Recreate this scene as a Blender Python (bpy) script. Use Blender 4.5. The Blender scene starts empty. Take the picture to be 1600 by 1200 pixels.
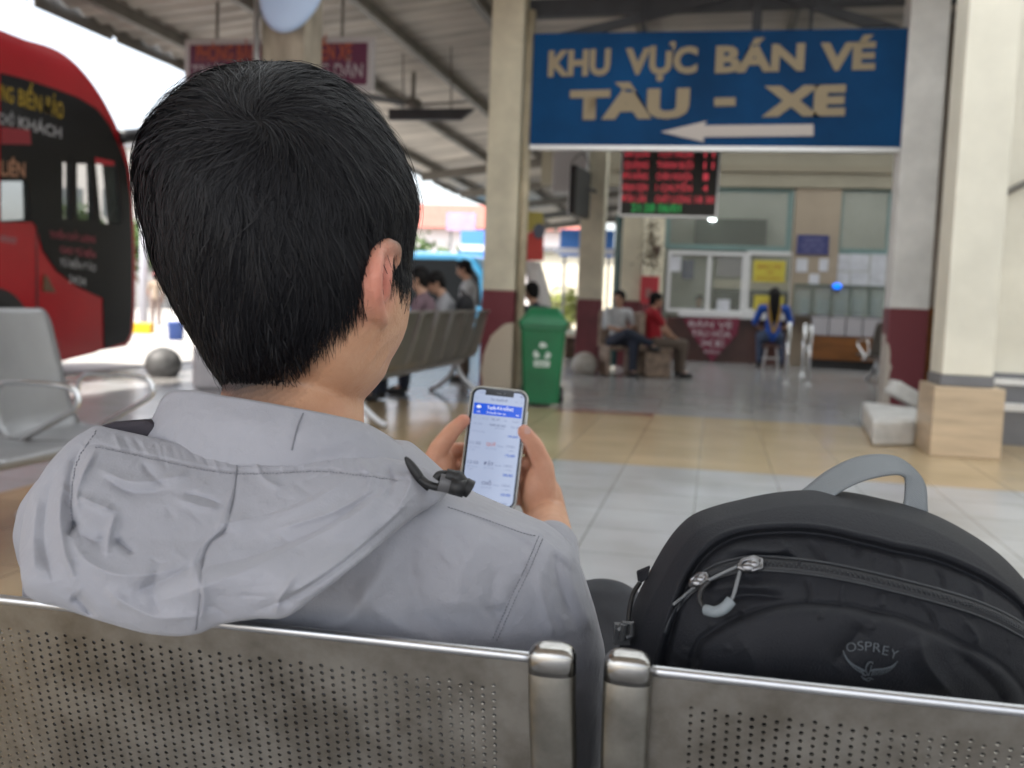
import bpy, bmesh, math, random
import numpy as np
from mathutils import Vector, Matrix
random.seed(7); rng = np.random.default_rng(7)
scene = bpy.context.scene
COL = scene.collection
PI = math.pi

# ------------------------------------------------------------------ camera
FPX = 1556.0
CAM_YAW = math.radians(11.3); CAM_PITCH = math.atan(130 / 1556); CAM_ROLL = math.radians(2.2)
CAM = np.array([0, 0, 1.1])
cF = np.array([-math.sin(CAM_YAW) * math.cos(CAM_PITCH), math.cos(CAM_YAW) * math.cos(CAM_PITCH), -math.sin(CAM_PITCH)])
_r0 = np.array([math.cos(CAM_YAW), math.sin(CAM_YAW), 0]); _u0 = np.cross(_r0, cF)
cR = math.cos(CAM_ROLL) * _r0 + math.sin(CAM_ROLL) * _u0
cU = -math.sin(CAM_ROLL) * _r0 + math.cos(CAM_ROLL) * _u0
cam = bpy.data.cameras.new('camera'); camo = bpy.data.objects.new('camera', cam); COL.objects.link(camo)
camo.matrix_world = Matrix(((cR[0], cU[0], -cF[0], CAM[0]), (cR[1], cU[1], -cF[1], CAM[1]), (cR[2], cU[2], -cF[2], CAM[2]), (0, 0, 0, 1)))
cam.sensor_width = 36; cam.lens = 36 * FPX / 1600; cam.clip_start = 0.05; cam.clip_end = 2000
cam.dof.use_dof = True; cam.dof.focus_distance = 0.78; cam.dof.aperture_fstop = 7.8
scene.camera = camo

# ------------------------------------------------------------------ sky, sun, exposure
SUN_EL, SUN_AZ = math.radians(58), math.radians(215)     # azimuth clockwise from +Y
w = bpy.data.worlds.new('World'); scene.world = w; w.use_nodes = True
nt = w.node_tree
sky = nt.nodes.new('ShaderNodeTexSky'); sky.sky_type = 'NISHITA'; sky.sun_disc = False
sky.sun_elevation = SUN_EL; sky.sun_rotation = SUN_AZ; sky.air_density = 1.0; sky.dust_density = 3.0; sky.ozone_density = 1.0
bg = nt.nodes['Background']; bg.inputs['Strength'].default_value = 0.15
hz_ = nt.nodes.new('ShaderNodeHueSaturation'); hz_.inputs['Saturation'].default_value = 0.42; hz_.inputs['Value'].default_value = 1.1   # thin bright cloud
nt.links.new(sky.outputs[0], hz_.inputs['Color']); nt.links.new(hz_.outputs[0], bg.inputs[0])
sun = bpy.data.lights.new('sun', 'SUN'); suno = bpy.data.objects.new('sun', sun); COL.objects.link(suno)
sun.energy = 3.5; sun.angle = math.radians(0.6); sun.color = (1.0, 0.95, 0.87)
sd = Vector((math.sin(SUN_AZ) * math.cos(SUN_EL), math.cos(SUN_AZ) * math.cos(SUN_EL), math.sin(SUN_EL)))
suno.rotation_euler = sd.to_track_quat('Z', 'Y').to_euler()
scene.view_settings.view_transform = 'Standard'; scene.view_settings.look = 'None'
scene.view_settings.exposure = 1.50; scene.view_settings.gamma = 1.0
scene.cycles.use_denoising = True
scene.cycles.max_bounces = 8; scene.cycles.diffuse_bounces = 5; scene.cycles.glossy_bounces = 4
scene.cycles.transmission_bounces = 6; scene.cycles.transparent_max_bounces = 12
scene.cycles.sample_clamp_indirect = 8
scene.cycles.caustics_reflective = False; scene.cycles.caustics_refractive = False

# ------------------------------------------------------------------ placing: photo measurements -> world points
def ray(x, y): return cF + cR * ((x - 800) / FPX) - cU * ((y - 600) / FPX)
def V(x, y, d): return CAM + d * ray(x, y)                     # at distance d
def on(ax, x, y, v):                                            # on the plane axis=v
    q = ray(x, y); return CAM + q * ((v - CAM[ax]) / q[ax])
def VV(pts): return [V(*p) for p in pts]
def proj(P):
    q = np.asarray(P, float) - CAM; d = q @ cF
    return 800 + FPX * (q @ cR) / d, 600 - FPX * (q @ cU) / d, d

# ------------------------------------------------------------------ materials
def M(name, col, rough=0.5, metal=0.0, var=0.0, vscale=4.0, bump=0.0, bscale=60.0, spec=0.5, emit=None, estr=0.0, stretch=(1, 1, 1), col2=None, sss=0.0, coat=0.0, trans=0.0, alpha=1.0, rvar=0.0, sheen=0.0):
    m = bpy.data.materials.new(name); m.use_nodes = True
    n = m.node_tree.nodes; l = m.node_tree.links; b = n['Principled BSDF']
    b.inputs['Base Color'].default_value = (*col, 1); b.inputs['Roughness'].default_value = rough
    b.inputs['Metallic'].default_value = metal; b.inputs['Specular IOR Level'].default_value = spec
    if coat: b.inputs['Coat Weight'].default_value = coat; b.inputs['Coat Roughness'].default_value = 0.1
    if trans: b.inputs['Transmission Weight'].default_value = trans
    if alpha < 1: b.inputs['Alpha'].default_value = alpha
    if sheen: b.inputs['Sheen Weight'].default_value = sheen
    if sss:
        b.inputs['Subsurface Weight'].default_value = sss; b.inputs['Subsurface Radius'].default_value = (0.012, 0.004, 0.002)
        b.inputs['Subsurface Scale'].default_value = 1.0
    if emit: b.inputs['Emission Color'].default_value = (*emit, 1); b.inputs['Emission Strength'].default_value = estr
    if var or bump or col2:
        tc = n.new('ShaderNodeTexCoord'); mp = n.new('ShaderNodeMapping'); mp.inputs['Scale'].default_value = stretch
        l.new(tc.outputs['Object'], mp.inputs[0])
    if var or col2:
        ns = n.new('ShaderNodeTexNoise'); ns.inputs['Scale'].default_value = vscale; ns.inputs['Detail'].default_value = 6; ns.inputs['Roughness'].default_value = 0.6
        l.new(mp.outputs[0], ns.inputs['Vector'])
        rp = n.new('ShaderNodeValToRGB'); rp.color_ramp.elements[0].position = 0.32; rp.color_ramp.elements[1].position = 0.7
        c2 = col2 if col2 else tuple(max(0, c * (1 - var)) for c in col)
        c1 = col if col2 else tuple(min(1, c * (1 + var * 0.5)) for c in col)
        rp.color_ramp.elements[0].color = (*c2, 1); rp.color_ramp.elements[1].color = (*c1, 1)
        l.new(ns.outputs[0], rp.inputs[0]); l.new(rp.outputs[0], b.inputs['Base Color'])
        if rvar:
            mr = n.new('ShaderNodeMapRange'); mr.inputs['To Min'].default_value = rough + rvar; mr.inputs['To Max'].default_value = max(0.02, rough - rvar)
            l.new(ns.outputs[0], mr.inputs[0]); l.new(mr.outputs[0], b.inputs['Roughness'])
    if bump:
        nb = n.new('ShaderNodeTexNoise'); nb.inputs['Scale'].default_value = bscale; nb.inputs['Detail'].default_value = 5
        l.new(mp.outputs[0], nb.inputs['Vector'])
        bp = n.new('ShaderNodeBump'); bp.inputs['Strength'].default_value = bump; bp.inputs['Distance'].default_value = 0.004
        l.new(nb.outputs[0], bp.inputs['Height']); l.new(bp.outputs[0], b.inputs['Normal'])
    return m

# ------------------------------------------------------------------ mesh builder
class MB:
    def __init__(s): s.v = []; s.f = []
    def add(s, vs, fs):
        k = len(s.v); s.v += [tuple(float(c) for c in p) for p in vs]; s.f += [tuple(i + k for i in f) for f in fs]; return s
    def box(s, c, size, rz=0.0, R=None):
        hx, hy, hz = size[0] / 2, size[1] / 2, size[2] / 2
        pts = np.array([(x, y, z) for x in (-hx, hx) for y in (-hy, hy) for z in (-hz, hz)])
        if R is None: R = np.array(Matrix.Rotation(rz, 3, 'Z'))
        pts = pts @ np.asarray(R).T + np.array(c)
        return s.add(pts, [(0, 1, 3, 2), (4, 6, 7, 5), (0, 4, 5, 1), (2, 3, 7, 6), (0, 2, 6, 4), (1, 5, 7, 3)])
    def bb(s, a, b):                                            # box between two corners
        a = np.array(a, float); b = np.array(b, float); return s.box((a + b) / 2, np.abs(b - a))
    def tube(s, path, r, n=10, cap=True, flat=1.0, up=None):
        P = np.array(path, float); m = len(P)
        rr = np.full(m, r, float) if np.isscalar(r) else np.array(r, float)
        T = np.gradient(P, axis=0) if m > 2 else np.array([P[1] - P[0]] * 2)
        T /= np.linalg.norm(T, axis=1)[:, None] + 1e-12
        a = np.array(up if up is not None else (0, 0, 1.0), float)
        if abs(T[0] @ a) > 0.95: a = np.array((1.0, 0, 0))
        vs = []
        for i in range(m):
            x = a - T[i] * (a @ T[i]); x /= np.linalg.norm(x) + 1e-12; y = np.cross(T[i], x); a = x
            for k in range(n):
                t = 2 * PI * k / n; vs.append(P[i] + rr[i] * (math.cos(t) * x * flat + math.sin(t) * y))
        fs = [(i * n + k, i * n + (k + 1) % n, (i + 1) * n + (k + 1) % n, (i + 1) * n + k) for i in range(m - 1) for k in range(n)]
        if cap: fs += [tuple(range(n))[::-1], tuple((m - 1) * n + k for k in range(n))]
        return s.add(vs, fs)
    def ell(s, c, r, n=20, m=12, R=None):                       # ellipsoid
        vs = [(0, 0, 1.0)]
        for i in range(1, m):
            t = PI * i / m
            vs += [(math.sin(t) * math.cos(2 * PI * k / n), math.sin(t) * math.sin(2 * PI * k / n), math.cos(t)) for k in range(n)]
        vs.append((0, 0, -1.0)); L = len(vs) - 1
        fs = [(0, 1 + k, 1 + (k + 1) % n) for k in range(n)]
        for i in range(m - 2): fs += [(1 + i * n + k, 1 + (i + 1) * n + k, 1 + (i + 1) * n + (k + 1) % n, 1 + i * n + (k + 1) % n) for k in range(n)]
        fs += [(1 + (m - 2) * n + k, L, 1 + (m - 2) * n + (k + 1) % n) for k in range(n)]
        P = np.array(vs) * np.array(r)
        if R is not None: P = P @ np.asarray(R).T
        return s.add(P + np.array(c), fs)
    def chain(s, pts, rads, n=14):                              # tapered capsule chain: for fusing
        P = [np.array(p, float) for p in pts]
        for p, r in zip(P, rads): s.ell(p, (r, r, r), n, 8)
        for i in range(len(P) - 1):
            if np.linalg.norm(P[i + 1] - P[i]) > 1e-5: s.tube([P[i], P[i + 1]], [rads[i], rads[i + 1]], n)
        return s
    def loft(s, rings, cap=True, close=True):
        n = len(rings[0]); m = len(rings); vs = [p for r in rings for p in r]
        kk = range(n) if close else range(n - 1)
        fs = [(i * n + k, i * n + (k + 1) % n, (i + 1) * n + (k + 1) % n, (i + 1) * n + k) for i in range(m - 1) for k in kk]
        if cap: fs += [tuple(range(n))[::-1], tuple((m - 1) * n + k for k in range(n))]
        return s.add(vs, fs)
    def lathe(s, c, prof, n=24):
        return s.loft([[(c[0] + r * math.cos(2 * PI * k / n), c[1] + r * math.sin(2 * PI * k / n), c[2] + z) for k in range(n)] for r, z in prof])
    def prism(s, poly, ext):                                    # 3D polygon extruded by a vector
        n = len(poly); a = [np.array(p, float) for p in poly]; b = [p + np.array(ext) for p in a]
        return s.add(a + b, [tuple(range(n))[::-1], tuple(range(n, 2 * n))] + [(i, (i + 1) % n, n + (i + 1) % n, n + i) for i in range(n)])
    def grid(s, G, flip=False):
        G = np.asarray(G); a, b = G.shape[:2]
        fs = [(i * b + j, i * b + j + 1, (i + 1) * b + j + 1, (i + 1) * b + j) for i in range(a - 1) for j in range(b - 1)]
        if flip: fs = [f[::-1] for f in fs]
        return s.add(G.reshape(-1, 3), fs)
    def mesh(s, name):
        me = bpy.data.meshes.new(name); me.from_pydata(s.v, [], s.f); me.update()
        bm = bmesh.new(); bm.from_mesh(me); bmesh.ops.recalc_face_normals(bm, faces=bm.faces); bm.to_mesh(me); bm.free(); return me
    def build(s, name, mat, parent=None, smooth=False, bevel=0.0, solid=0.0, autos=None):
        return link(name, s.mesh(name), mat, parent, smooth, bevel, solid, autos)

LOCAL = set()                                                   # things whose parts are modelled about their own base
def wloc(o):
    v = Vector((0, 0, 0))
    while o is not None: v += o.location; o = o.parent
    return v
def link(name, me, mat, parent=None, smooth=False, bevel=0.0, solid=0.0, autos=None):
    o = bpy.data.objects.new(name, me); COL.objects.link(o)
    for m in (mat if isinstance(mat, (list, tuple)) else [mat]): me.materials.append(m)
    if smooth: me.polygons.foreach_set('use_smooth', [True] * len(me.polygons))
    if autos is not None:
        me.polygons.foreach_set('use_smooth', [True] * len(me.polygons)); me.set_sharp_from_angle(angle=math.radians(autos))
    if parent is not None:
        r = parent
        while r.parent is not None: r = r.parent
        o.location = (0, 0, 0) if r.name in LOCAL else -wloc(parent); o.parent = parent
    if solid: md = o.modifiers.new('solid', 'SOLIDIFY'); md.thickness = solid; md.offset = 0
    if bevel:
        md = o.modifiers.new('bevel', 'BEVEL'); md.width = bevel; md.segments = 2; md.limit_method = 'ANGLE'; md.angle_limit = math.radians(40)
        md.harden_normals = False
    return o
def tag(o, label=None, cat=None, group=None, kind=None):
    if label: o['label'] = label
    if cat: o['category'] = cat
    if group: o['group'] = group
    if kind: o['kind'] = kind
    return o
def thing(name, loc, label, cat, group=None, rz=0.0):
    o = bpy.data.objects.new(name, None); COL.objects.link(o); o.location = Vector([float(c) for c in loc]); o.rotation_euler = (0, 0, rz)
    o.empty_display_size = 0.1
    if rz: LOCAL.add(o.name)
    return tag(o, label, cat, group)
def dup(root, loc=None, rz=None, label=None, group=None):
    def cp(o, par):
        c = o.copy(); COL.objects.link(c)
        if par is not None: c.parent = par
        for ch in list(o.children): cp(ch, c)
        return c
    r = cp(root, None)
    if loc is not None: r.location = Vector([float(c) for c in loc])
    if rz is not None: r.rotation_euler = (0, 0, rz)
    if label: r['label'] = label
    if group: r['group'] = group
    return r
def fuse(mb, voxel, smooth=6, name='fused', fac=0.5):
    me = mb.mesh('tmp'); o = bpy.data.objects.new('tmp', me); COL.objects.link(o)
    r = o.modifiers.new('r', 'REMESH'); r.mode = 'VOXEL'; r.voxel_size = voxel; r.use_smooth_shade = True
    if smooth: q = o.modifiers.new('s', 'SMOOTH'); q.factor = fac; q.iterations = smooth
    dg = bpy.context.evaluated_depsgraph_get(); dg.update()
    out = bpy.data.meshes.new_from_object(o.evaluated_get(dg), depsgraph=dg); out.name = name
    bpy.data.objects.remove(o); bpy.data.meshes.remove(me)
    return out
def mv(me):
    a = np.empty(len(me.vertices) * 3); me.vertices.foreach_get('co', a); return a.reshape(-1, 3)
def mn(me):
    a = np.empty(len(me.vertices) * 3, dtype=np.float32); me.vertex_normals.foreach_get('vector', a); return a.reshape(-1, 3)
def setv(me, P): me.vertices.foreach_set('co', np.ascontiguousarray(P, dtype=np.float64).ravel()); me.update()

_fonts = {}
def text(name, s, p0, xd, zd, width, height, mat, parent, depth=0.004, bold=0.0, width_fit=True):
    """lettering standing with its lower left corner at p0, running along xd, upright along zd"""
    cu = bpy.data.curves.new('t', 'FONT'); cu.body = s; cu.offset = bold; cu.extrude = 0.0; cu.resolution_u = 3
    o = bpy.data.objects.new('t', cu); COL.objects.link(o)
    dg = bpy.context.evaluated_depsgraph_get(); dg.update()
    me = bpy.data.meshes.new_from_object(o.evaluated_get(dg), depsgraph=dg); bpy.data.objects.remove(o)
    P = mv(me)
    if len(P) == 0: return None
    x0, x1 = P[:, 0].min(), P[:, 0].max()
    cap = 0.72 if height else 1.0
    sx = width / (x1 - x0) if width else height / cap; sy = height / cap if height else sx
    xd = np.array(xd, float); xd /= np.linalg.norm(xd); zd = np.array(zd, float); zd /= np.linalg.norm(zd)
    nd = np.cross(xd, zd)
    Q = np.array(p0) + np.outer((P[:, 0] - x0) * sx, xd) + np.outer(P[:, 1] * sy, zd) + nd * depth
    setv(me, Q); me.name = name
    return link(name, me, mat, parent)
def resample(pts, n):
    P = np.array(pts, float); d = np.r_[0, np.cumsum(np.linalg.norm(np.diff(P[:, :2], axis=0), axis=1))]; t = np.linspace(0, d[-1], n)
    return np.stack([np.interp(t, d, P[:, k]) for k in range(P.shape[1])], 1)
def smoothpath(pts, n):                                         # Catmull-Rom through the points
    P = np.array(pts, float); P = np.vstack([2 * P[0] - P[1], P, 2 * P[-1] - P[-2]]); out = []
    segs = len(P) - 3
    for t in np.linspace(0, segs - 1e-6, n):
        i = int(t); f = t - i; a, b, c, d = P[i:i + 4]
        out.append(0.5 * (2 * b + (c - a) * f + (2 * a - 5 * b + 4 * c - d) * f * f + (3 * b - a - 3 * c + d) * f ** 3))
    return np.array(out)
def strokes_disp(X, Y, strokes, sharp=0.0):
    """sum of soft ridges/valleys along polylines measured on the cloth: (points, width, amount)"""
    D = np.zeros_like(X)
    for pts, wd, amp in strokes:
        P = smoothpath(pts, max(6, len(pts) * 6)); x0, y0 = P.min(0) - wd * 3; x1, y1 = P.max(0) + wd * 3
        k = np.where((X > x0) & (X < x1) & (Y > y0) & (Y < y1))[0]
        if len(k) == 0: continue
        best = np.full(len(k), 1e9); bt = np.zeros(len(k)); px, py = X[k], Y[k]; L = len(P) - 1
        for i in range(L):
            a, b = P[i], P[i + 1]; ab = b - a; q = ab @ ab + 1e-9
            t = np.clip(((px - a[0]) * ab[0] + (py - a[1]) * ab[1]) / q, 0, 1)
            dd = (px - a[0] - t * ab[0]) ** 2 + (py - a[1] - t * ab[1]) ** 2
            m = dd < best; best[m] = dd[m]; bt[m] = (i + t[m]) / L
        prof = np.exp(-best / wd ** 2) * (1 - sharp) + np.exp(-np.sqrt(best + 0.6) / (wd * 0.62)) * sharp
        D[k] += amp * prof * np.clip(np.sin(PI * np.clip(bt, 0.03, 0.97)) * 1.6, 0, 1)
    return D
def wob(X, Y, scale, seed, octs=3):
    r = np.random.default_rng(seed); D = np.zeros_like(X); a = 1.0
    for o in range(octs):
        for _ in range(4):
            t = r.uniform(0, 2 * PI); f = scale * 2 ** o * r.uniform(0.7, 1.3)
            D += a * np.sin((X * math.cos(t) + Y * math.sin(t)) * f + r.uniform(0, 6.28) + 0.8 * np.sin((X * math.sin(t) - Y * math.cos(t)) * f * 0.6 + r.uniform(0, 6)))
        a *= 0.5
    return D / 6

# ================================================================== MATERIALS
m_cream = M('cream_paint', (0.64, 0.59, 0.45), 0.6, var=0.22, vscale=2.2, bump=0.15, bscale=30)
m_white = M('white_paint', (0.74, 0.73, 0.71), 0.6, var=0.16, vscale=2.6, bump=0.15, bscale=30)
m_ivory = M('ivory_paint', (0.70, 0.67, 0.57), 0.6, var=0.12, vscale=1.6, bump=0.12, bscale=30)
m_red = M('oxblood_paint', (0.15, 0.026, 0.034), 0.5, var=0.3, vscale=5, bump=0.2, bscale=25)
m_grey = M('grey_paint', (0.16, 0.16, 0.17), 0.6, var=0.15, vscale=3)
m_steel = M('painted_roof_steel', (0.17, 0.16, 0.14), 0.55, var=0.3, vscale=3)
m_dark = M('dark_steel', (0.035, 0.036, 0.042), 0.5, var=0.3, vscale=3)
m_sheet = M('roof_sheet', (0.56, 0.52, 0.46), 0.5, var=0.42, vscale=1.1, stretch=(0.4, 3, 1))
m_black = M('black_plastic', (0.012, 0.012, 0.013), 0.45)
m_alu = M('aluminium', (0.62, 0.62, 0.62), 0.35, metal=0.9)
m_glass = M('window_glass', (0.30, 0.32, 0.27), 0.08, alpha=0.22)
m_teal = M('teal_frame', (0.15, 0.235, 0.225), 0.5)
m_wood = M('varnished_wood', (0.20, 0.075, 0.018), 0.35, var=0.4, vscale=2, stretch=(1, 1, 8))
m_wooddk = M('dark_wood', (0.07, 0.022, 0.016), 0.4, var=0.4, vscale=2)
m_paper = M('paper', (0.55, 0.56, 0.60), 0.7, var=0.2, vscale=5)
m_skinfar = M('skin_far', (0.42, 0.24, 0.16), 0.5)
m_hairfar = M('hair_far', (0.006, 0.005, 0.005), 0.6, spec=.15)
m_chrome = M('chrome', (0.72, 0.72, 0.72), 0.16, metal=1.0)

def floor_material():
    m = bpy.data.materials.new('station_tiles'); m.use_nodes = True; n = m.node_tree.nodes; l = m.node_tree.links; b = n['Principled BSDF']
    geo = n.new('ShaderNodeNewGeometry'); sep = n.new('ShaderNodeSeparateXYZ'); l.new(geo.outputs['Position'], sep.inputs[0])
    def step(src, edge, up=True):
        c = n.new('ShaderNodeMath'); c.operation = 'GREATER_THAN' if up else 'LESS_THAN'; c.inputs[1].default_value = edge; l.new(src, c.inputs[0]); return c.outputs[0]
    def op(a, bb, o):
        c = n.new('ShaderNodeMath'); c.operation = o
        for i, q in enumerate((a, bb)):
            if isinstance(q, float): c.inputs[i].default_value = q
            else: l.new(q, c.inputs[i])
        return c.outputs[0]
    X, Y = sep.outputs[0], sep.outputs[1]
    bk = n.new('ShaderNodeTexBrick'); bk.offset = 0.0; bk.squash = 1.0
    bk.inputs['Scale'].default_value = 1.0; bk.inputs['Brick Width'].default_value = 0.5; bk.inputs['Row Height'].default_value = 0.5
    bk.inputs['Mortar Size'].default_value = 0.0034; bk.inputs['Mortar Smooth'].default_value = 0.2
    bk.inputs['Color1'].default_value = (0.92, 0.92, 0.92, 1); bk.inputs['Color2'].default_value = (1, 1, 1, 1); bk.inputs['Mortar'].default_value = (0.36, 0.34, 0.32, 1)
    mp = n.new('ShaderNodeMapping'); mp.inputs['Location'].default_value = (0.05, 0.15, 0); l.new(geo.outputs['Position'], mp.inputs[0]); l.new(mp.outputs[0], bk.inputs['Vector'])
    ns = n.new('ShaderNodeTexNoise'); ns.inputs['Scale'].default_value = 1.3; ns.inputs['Detail'].default_value = 8; l.new(geo.outputs['Position'], ns.inputs['Vector'])
    def mix(f, a, c):
        x = n.new('ShaderNodeMix'); x.data_type = 'RGBA'
        for i, q in ((0, f), (6, a), (7, c)):
            if isinstance(q, tuple): x.inputs[i].default_value = (*q, 1)
            elif isinstance(q, float): x.inputs[i].default_value = q
            else: l.new(q, x.inputs[i])
        return x
    beige = op(op(step(Y, 6.87), step(X, -1.05, False), 'MAXIMUM'), op(step(Y, 10.2, False), step(X, -3.6), 'MULTIPLY'), 'MULTIPLY')
    far = step(Y, 10.2)
    redz = op(op(step(Y, 10.0), step(Y, 10.28, False), 'MULTIPLY'), op(step(X, -1.55), step(X, -0.55, False), 'MULTIPLY'), 'MULTIPLY')
    c1 = mix(beige, (0.46, 0.47, 0.49), (0.49, 0.375, 0.225))
    c2 = mix(far, c1.outputs[2], (0.33, 0.325, 0.325))
    c3 = mix(redz, c2.outputs[2], (0.30, 0.13, 0.10))
    dirt = n.new('ShaderNodeValToRGB'); dirt.color_ramp.elements[0].position = 0.3; dirt.color_ramp.elements[1].position = 0.7
    dirt.color_ramp.elements[0].color = (0.68, 0.66, 0.63, 1); dirt.color_ramp.elements[1].color = (1, 1, 1, 1); l.new(ns.outputs[0], dirt.inputs[0])
    m1 = n.new('ShaderNodeMix'); m1.data_type = 'RGBA'; m1.blend_type = 'MULTIPLY'; m1.inputs[0].default_value = 1; l.new(c3.outputs[2], m1.inputs[6]); l.new(bk.outputs[0], m1.inputs[7])
    m2 = n.new('ShaderNodeMix'); m2.data_type = 'RGBA'; m2.blend_type = 'MULTIPLY'; m2.inputs[0].default_value = 1; l.new(m1.outputs[2], m2.inputs[6]); l.new(dirt.outputs[0], m2.inputs[7])
    l.new(m2.outputs[2], b.inputs['Base Color'])
    mr = n.new('ShaderNodeMapRange'); mr.inputs['To Min'].default_value = 0.34; mr.inputs['To Max'].default_value = 0.10; l.new(ns.outputs[0], mr.inputs[0]); l.new(mr.outputs[0], b.inputs['Roughness'])
    return m
m_floor = floor_material()
m_road = M('bay_concrete', (0.40, 0.38, 0.35), 0.85, var=0.25, vscale=0.6, bump=0.2, bscale=8)
m_kerb = M('kerb_concrete', (0.22, 0.22, 0.22), 0.8, var=0.3, vscale=3)

# ================================================================== THE SETTING
tag(MB().grid([[(x, y, -0.16) for y in (-700, 900)] for x in (-900, 900)]).build('road', m_road), kind='structure')
PX = -7.55
fl = MB(); fl.bb((PX, -14, -0.6), (34, 42, 0.0))
tag(fl.build('platform_floor', m_floor), kind='structure')
kb = MB(); kb.bb((PX - 0.34, -14, -0.6), (PX - 0.002, 42, -0.006)); tag(kb.build('kerb', m_kerb, bevel=0.015), kind='structure')

# ---- canopy roof: corrugated sheet, purlins, rafters
def roof_z(x): return np.interp(x, [-7.6, -2.6, 2.5, 12, 34], [4.30, 4.95, 5.05, 5.1, 5.1])
can = thing('canopy_roof', (-2.6, 12.3, 4.9), 'long corrugated metal canopy roof over the waiting platform, ragged edge against the sky', 'roof')
ys = []; y = -5.66
while y < 44: ys += [y, y + 0.13, y + 0.17, y + 0.30]; y += 0.34
xs = [-7.6, -6.6, -5.6, -4.6, -3.6, -2.6, 0, 2.5, 12, 34]
G = [[(x + (0.05 * math.sin(yy * 3.1) if x == -7.6 else 0), yy, roof_z(x) + (0.045 if (k % 4) in (1, 2) else 0)) for k, yy in enumerate(ys)] for x in xs]
def sheet(x_in, y_in):
    fs = []
    for i in range(len(xs) - 1):
        for j in range(len(ys) - 1):
            if ((xs[i] >= -2.6 and xs[i] < 12) and ((1.4 < ys[j] < 10.6) or (15.4 < ys[j] < 20.4) or (21.6 < ys[j] < 24.3))) == x_in: fs.append((i * len(ys) + j, i * len(ys) + j + 1, (i + 1) * len(ys) + j + 1, (i + 1) * len(ys) + j))
    m = MB(); m.v = [tuple(p) for r_ in G for p in r_]; m.f = fs; return m
sheet(False, 0).build('roof_sheet', m_sheet, can, solid=0.006)
m_sky = bpy.data.materials.new('added_skylight'); m_sky.use_nodes = True; _n = m_sky.node_tree.nodes; _l = m_sky.node_tree.links
_t = _n.new('ShaderNodeBsdfTranslucent'); _t.inputs[0].default_value = (0.62, 0.66, 0.68, 1); _d = _n.new('ShaderNodeBsdfDiffuse'); _d.inputs[0].default_value = (0.6, 0.62, 0.62, 1); _x = _n.new('ShaderNodeMixShader'); _x.inputs[0].default_value = 0.35
_l.new(_t.outputs[0], _x.inputs[1]); _l.new(_d.outputs[0], _x.inputs[2]); _l.new(_x.outputs[0], _n['Material Output'].inputs[0])
sheet(True, 0).build('added_skylight_sheet', m_sky, can)  # translucent roof areas out of view, added to brighten the hall, columns and booth
for px_ in (-7.0, -5.6, -4.4, -3.1, -1.2, 0.8, 3.4, 6.0, 9.0):
    MB().bb((px_ - 0.05, -5.6, float(roof_z(px_)) - 0.15), (px_ + 0.05, 44, float(roof_z(px_)) - 0.004)).build('purlin', m_steel, can)
for yy in (4.5, 12.42, 16.3, 20.2, 24.1, 28.0, 32, 36, 40):
    P = [(x, yy, float(roof_z(x)) - 0.27) for x in ((-7.3, -2.6, 2.5, 12) if (yy < 5 or yy > 23) else (-2.6, 2.5, 12))]
    b = MB()
    for a, c in zip(P[:-1], P[1:]):
        b.prism([(a[0], yy - 0.06, a[2] - 0.1), (c[0], yy - 0.06, c[2] - 0.1), (c[0], yy - 0.06, c[2] + 0.11), (a[0], yy - 0.06, a[2] + 0.11)], (0, 0.12, 0))
    b.build('rafter', m_dark if yy < 14 else m_steel, can)
fz = []; yy = -5.6
while yy < 44:
    st = random.uniform(0.5, 1.6); lo = 4.17 + random.uniform(-0.03, 0.04); fz += [(yy, lo), (min(yy + st, 44), lo + random.uniform(-0.015, 0.015))]; yy += st
    if random.random() < 0.6: fz += [(yy, lo + 0.07), (yy + 0.10, lo + 0.06)]; yy += 0.10
gm = MB(); gm.prism([(-7.62, y_, z_) for y_, z_ in fz] + [(-7.62, fz[-1][0], 4.36), (-7.62, -5.6, 4.36)], (0.02, 0, 0)); gm.build('fascia', m_steel, can)

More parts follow.
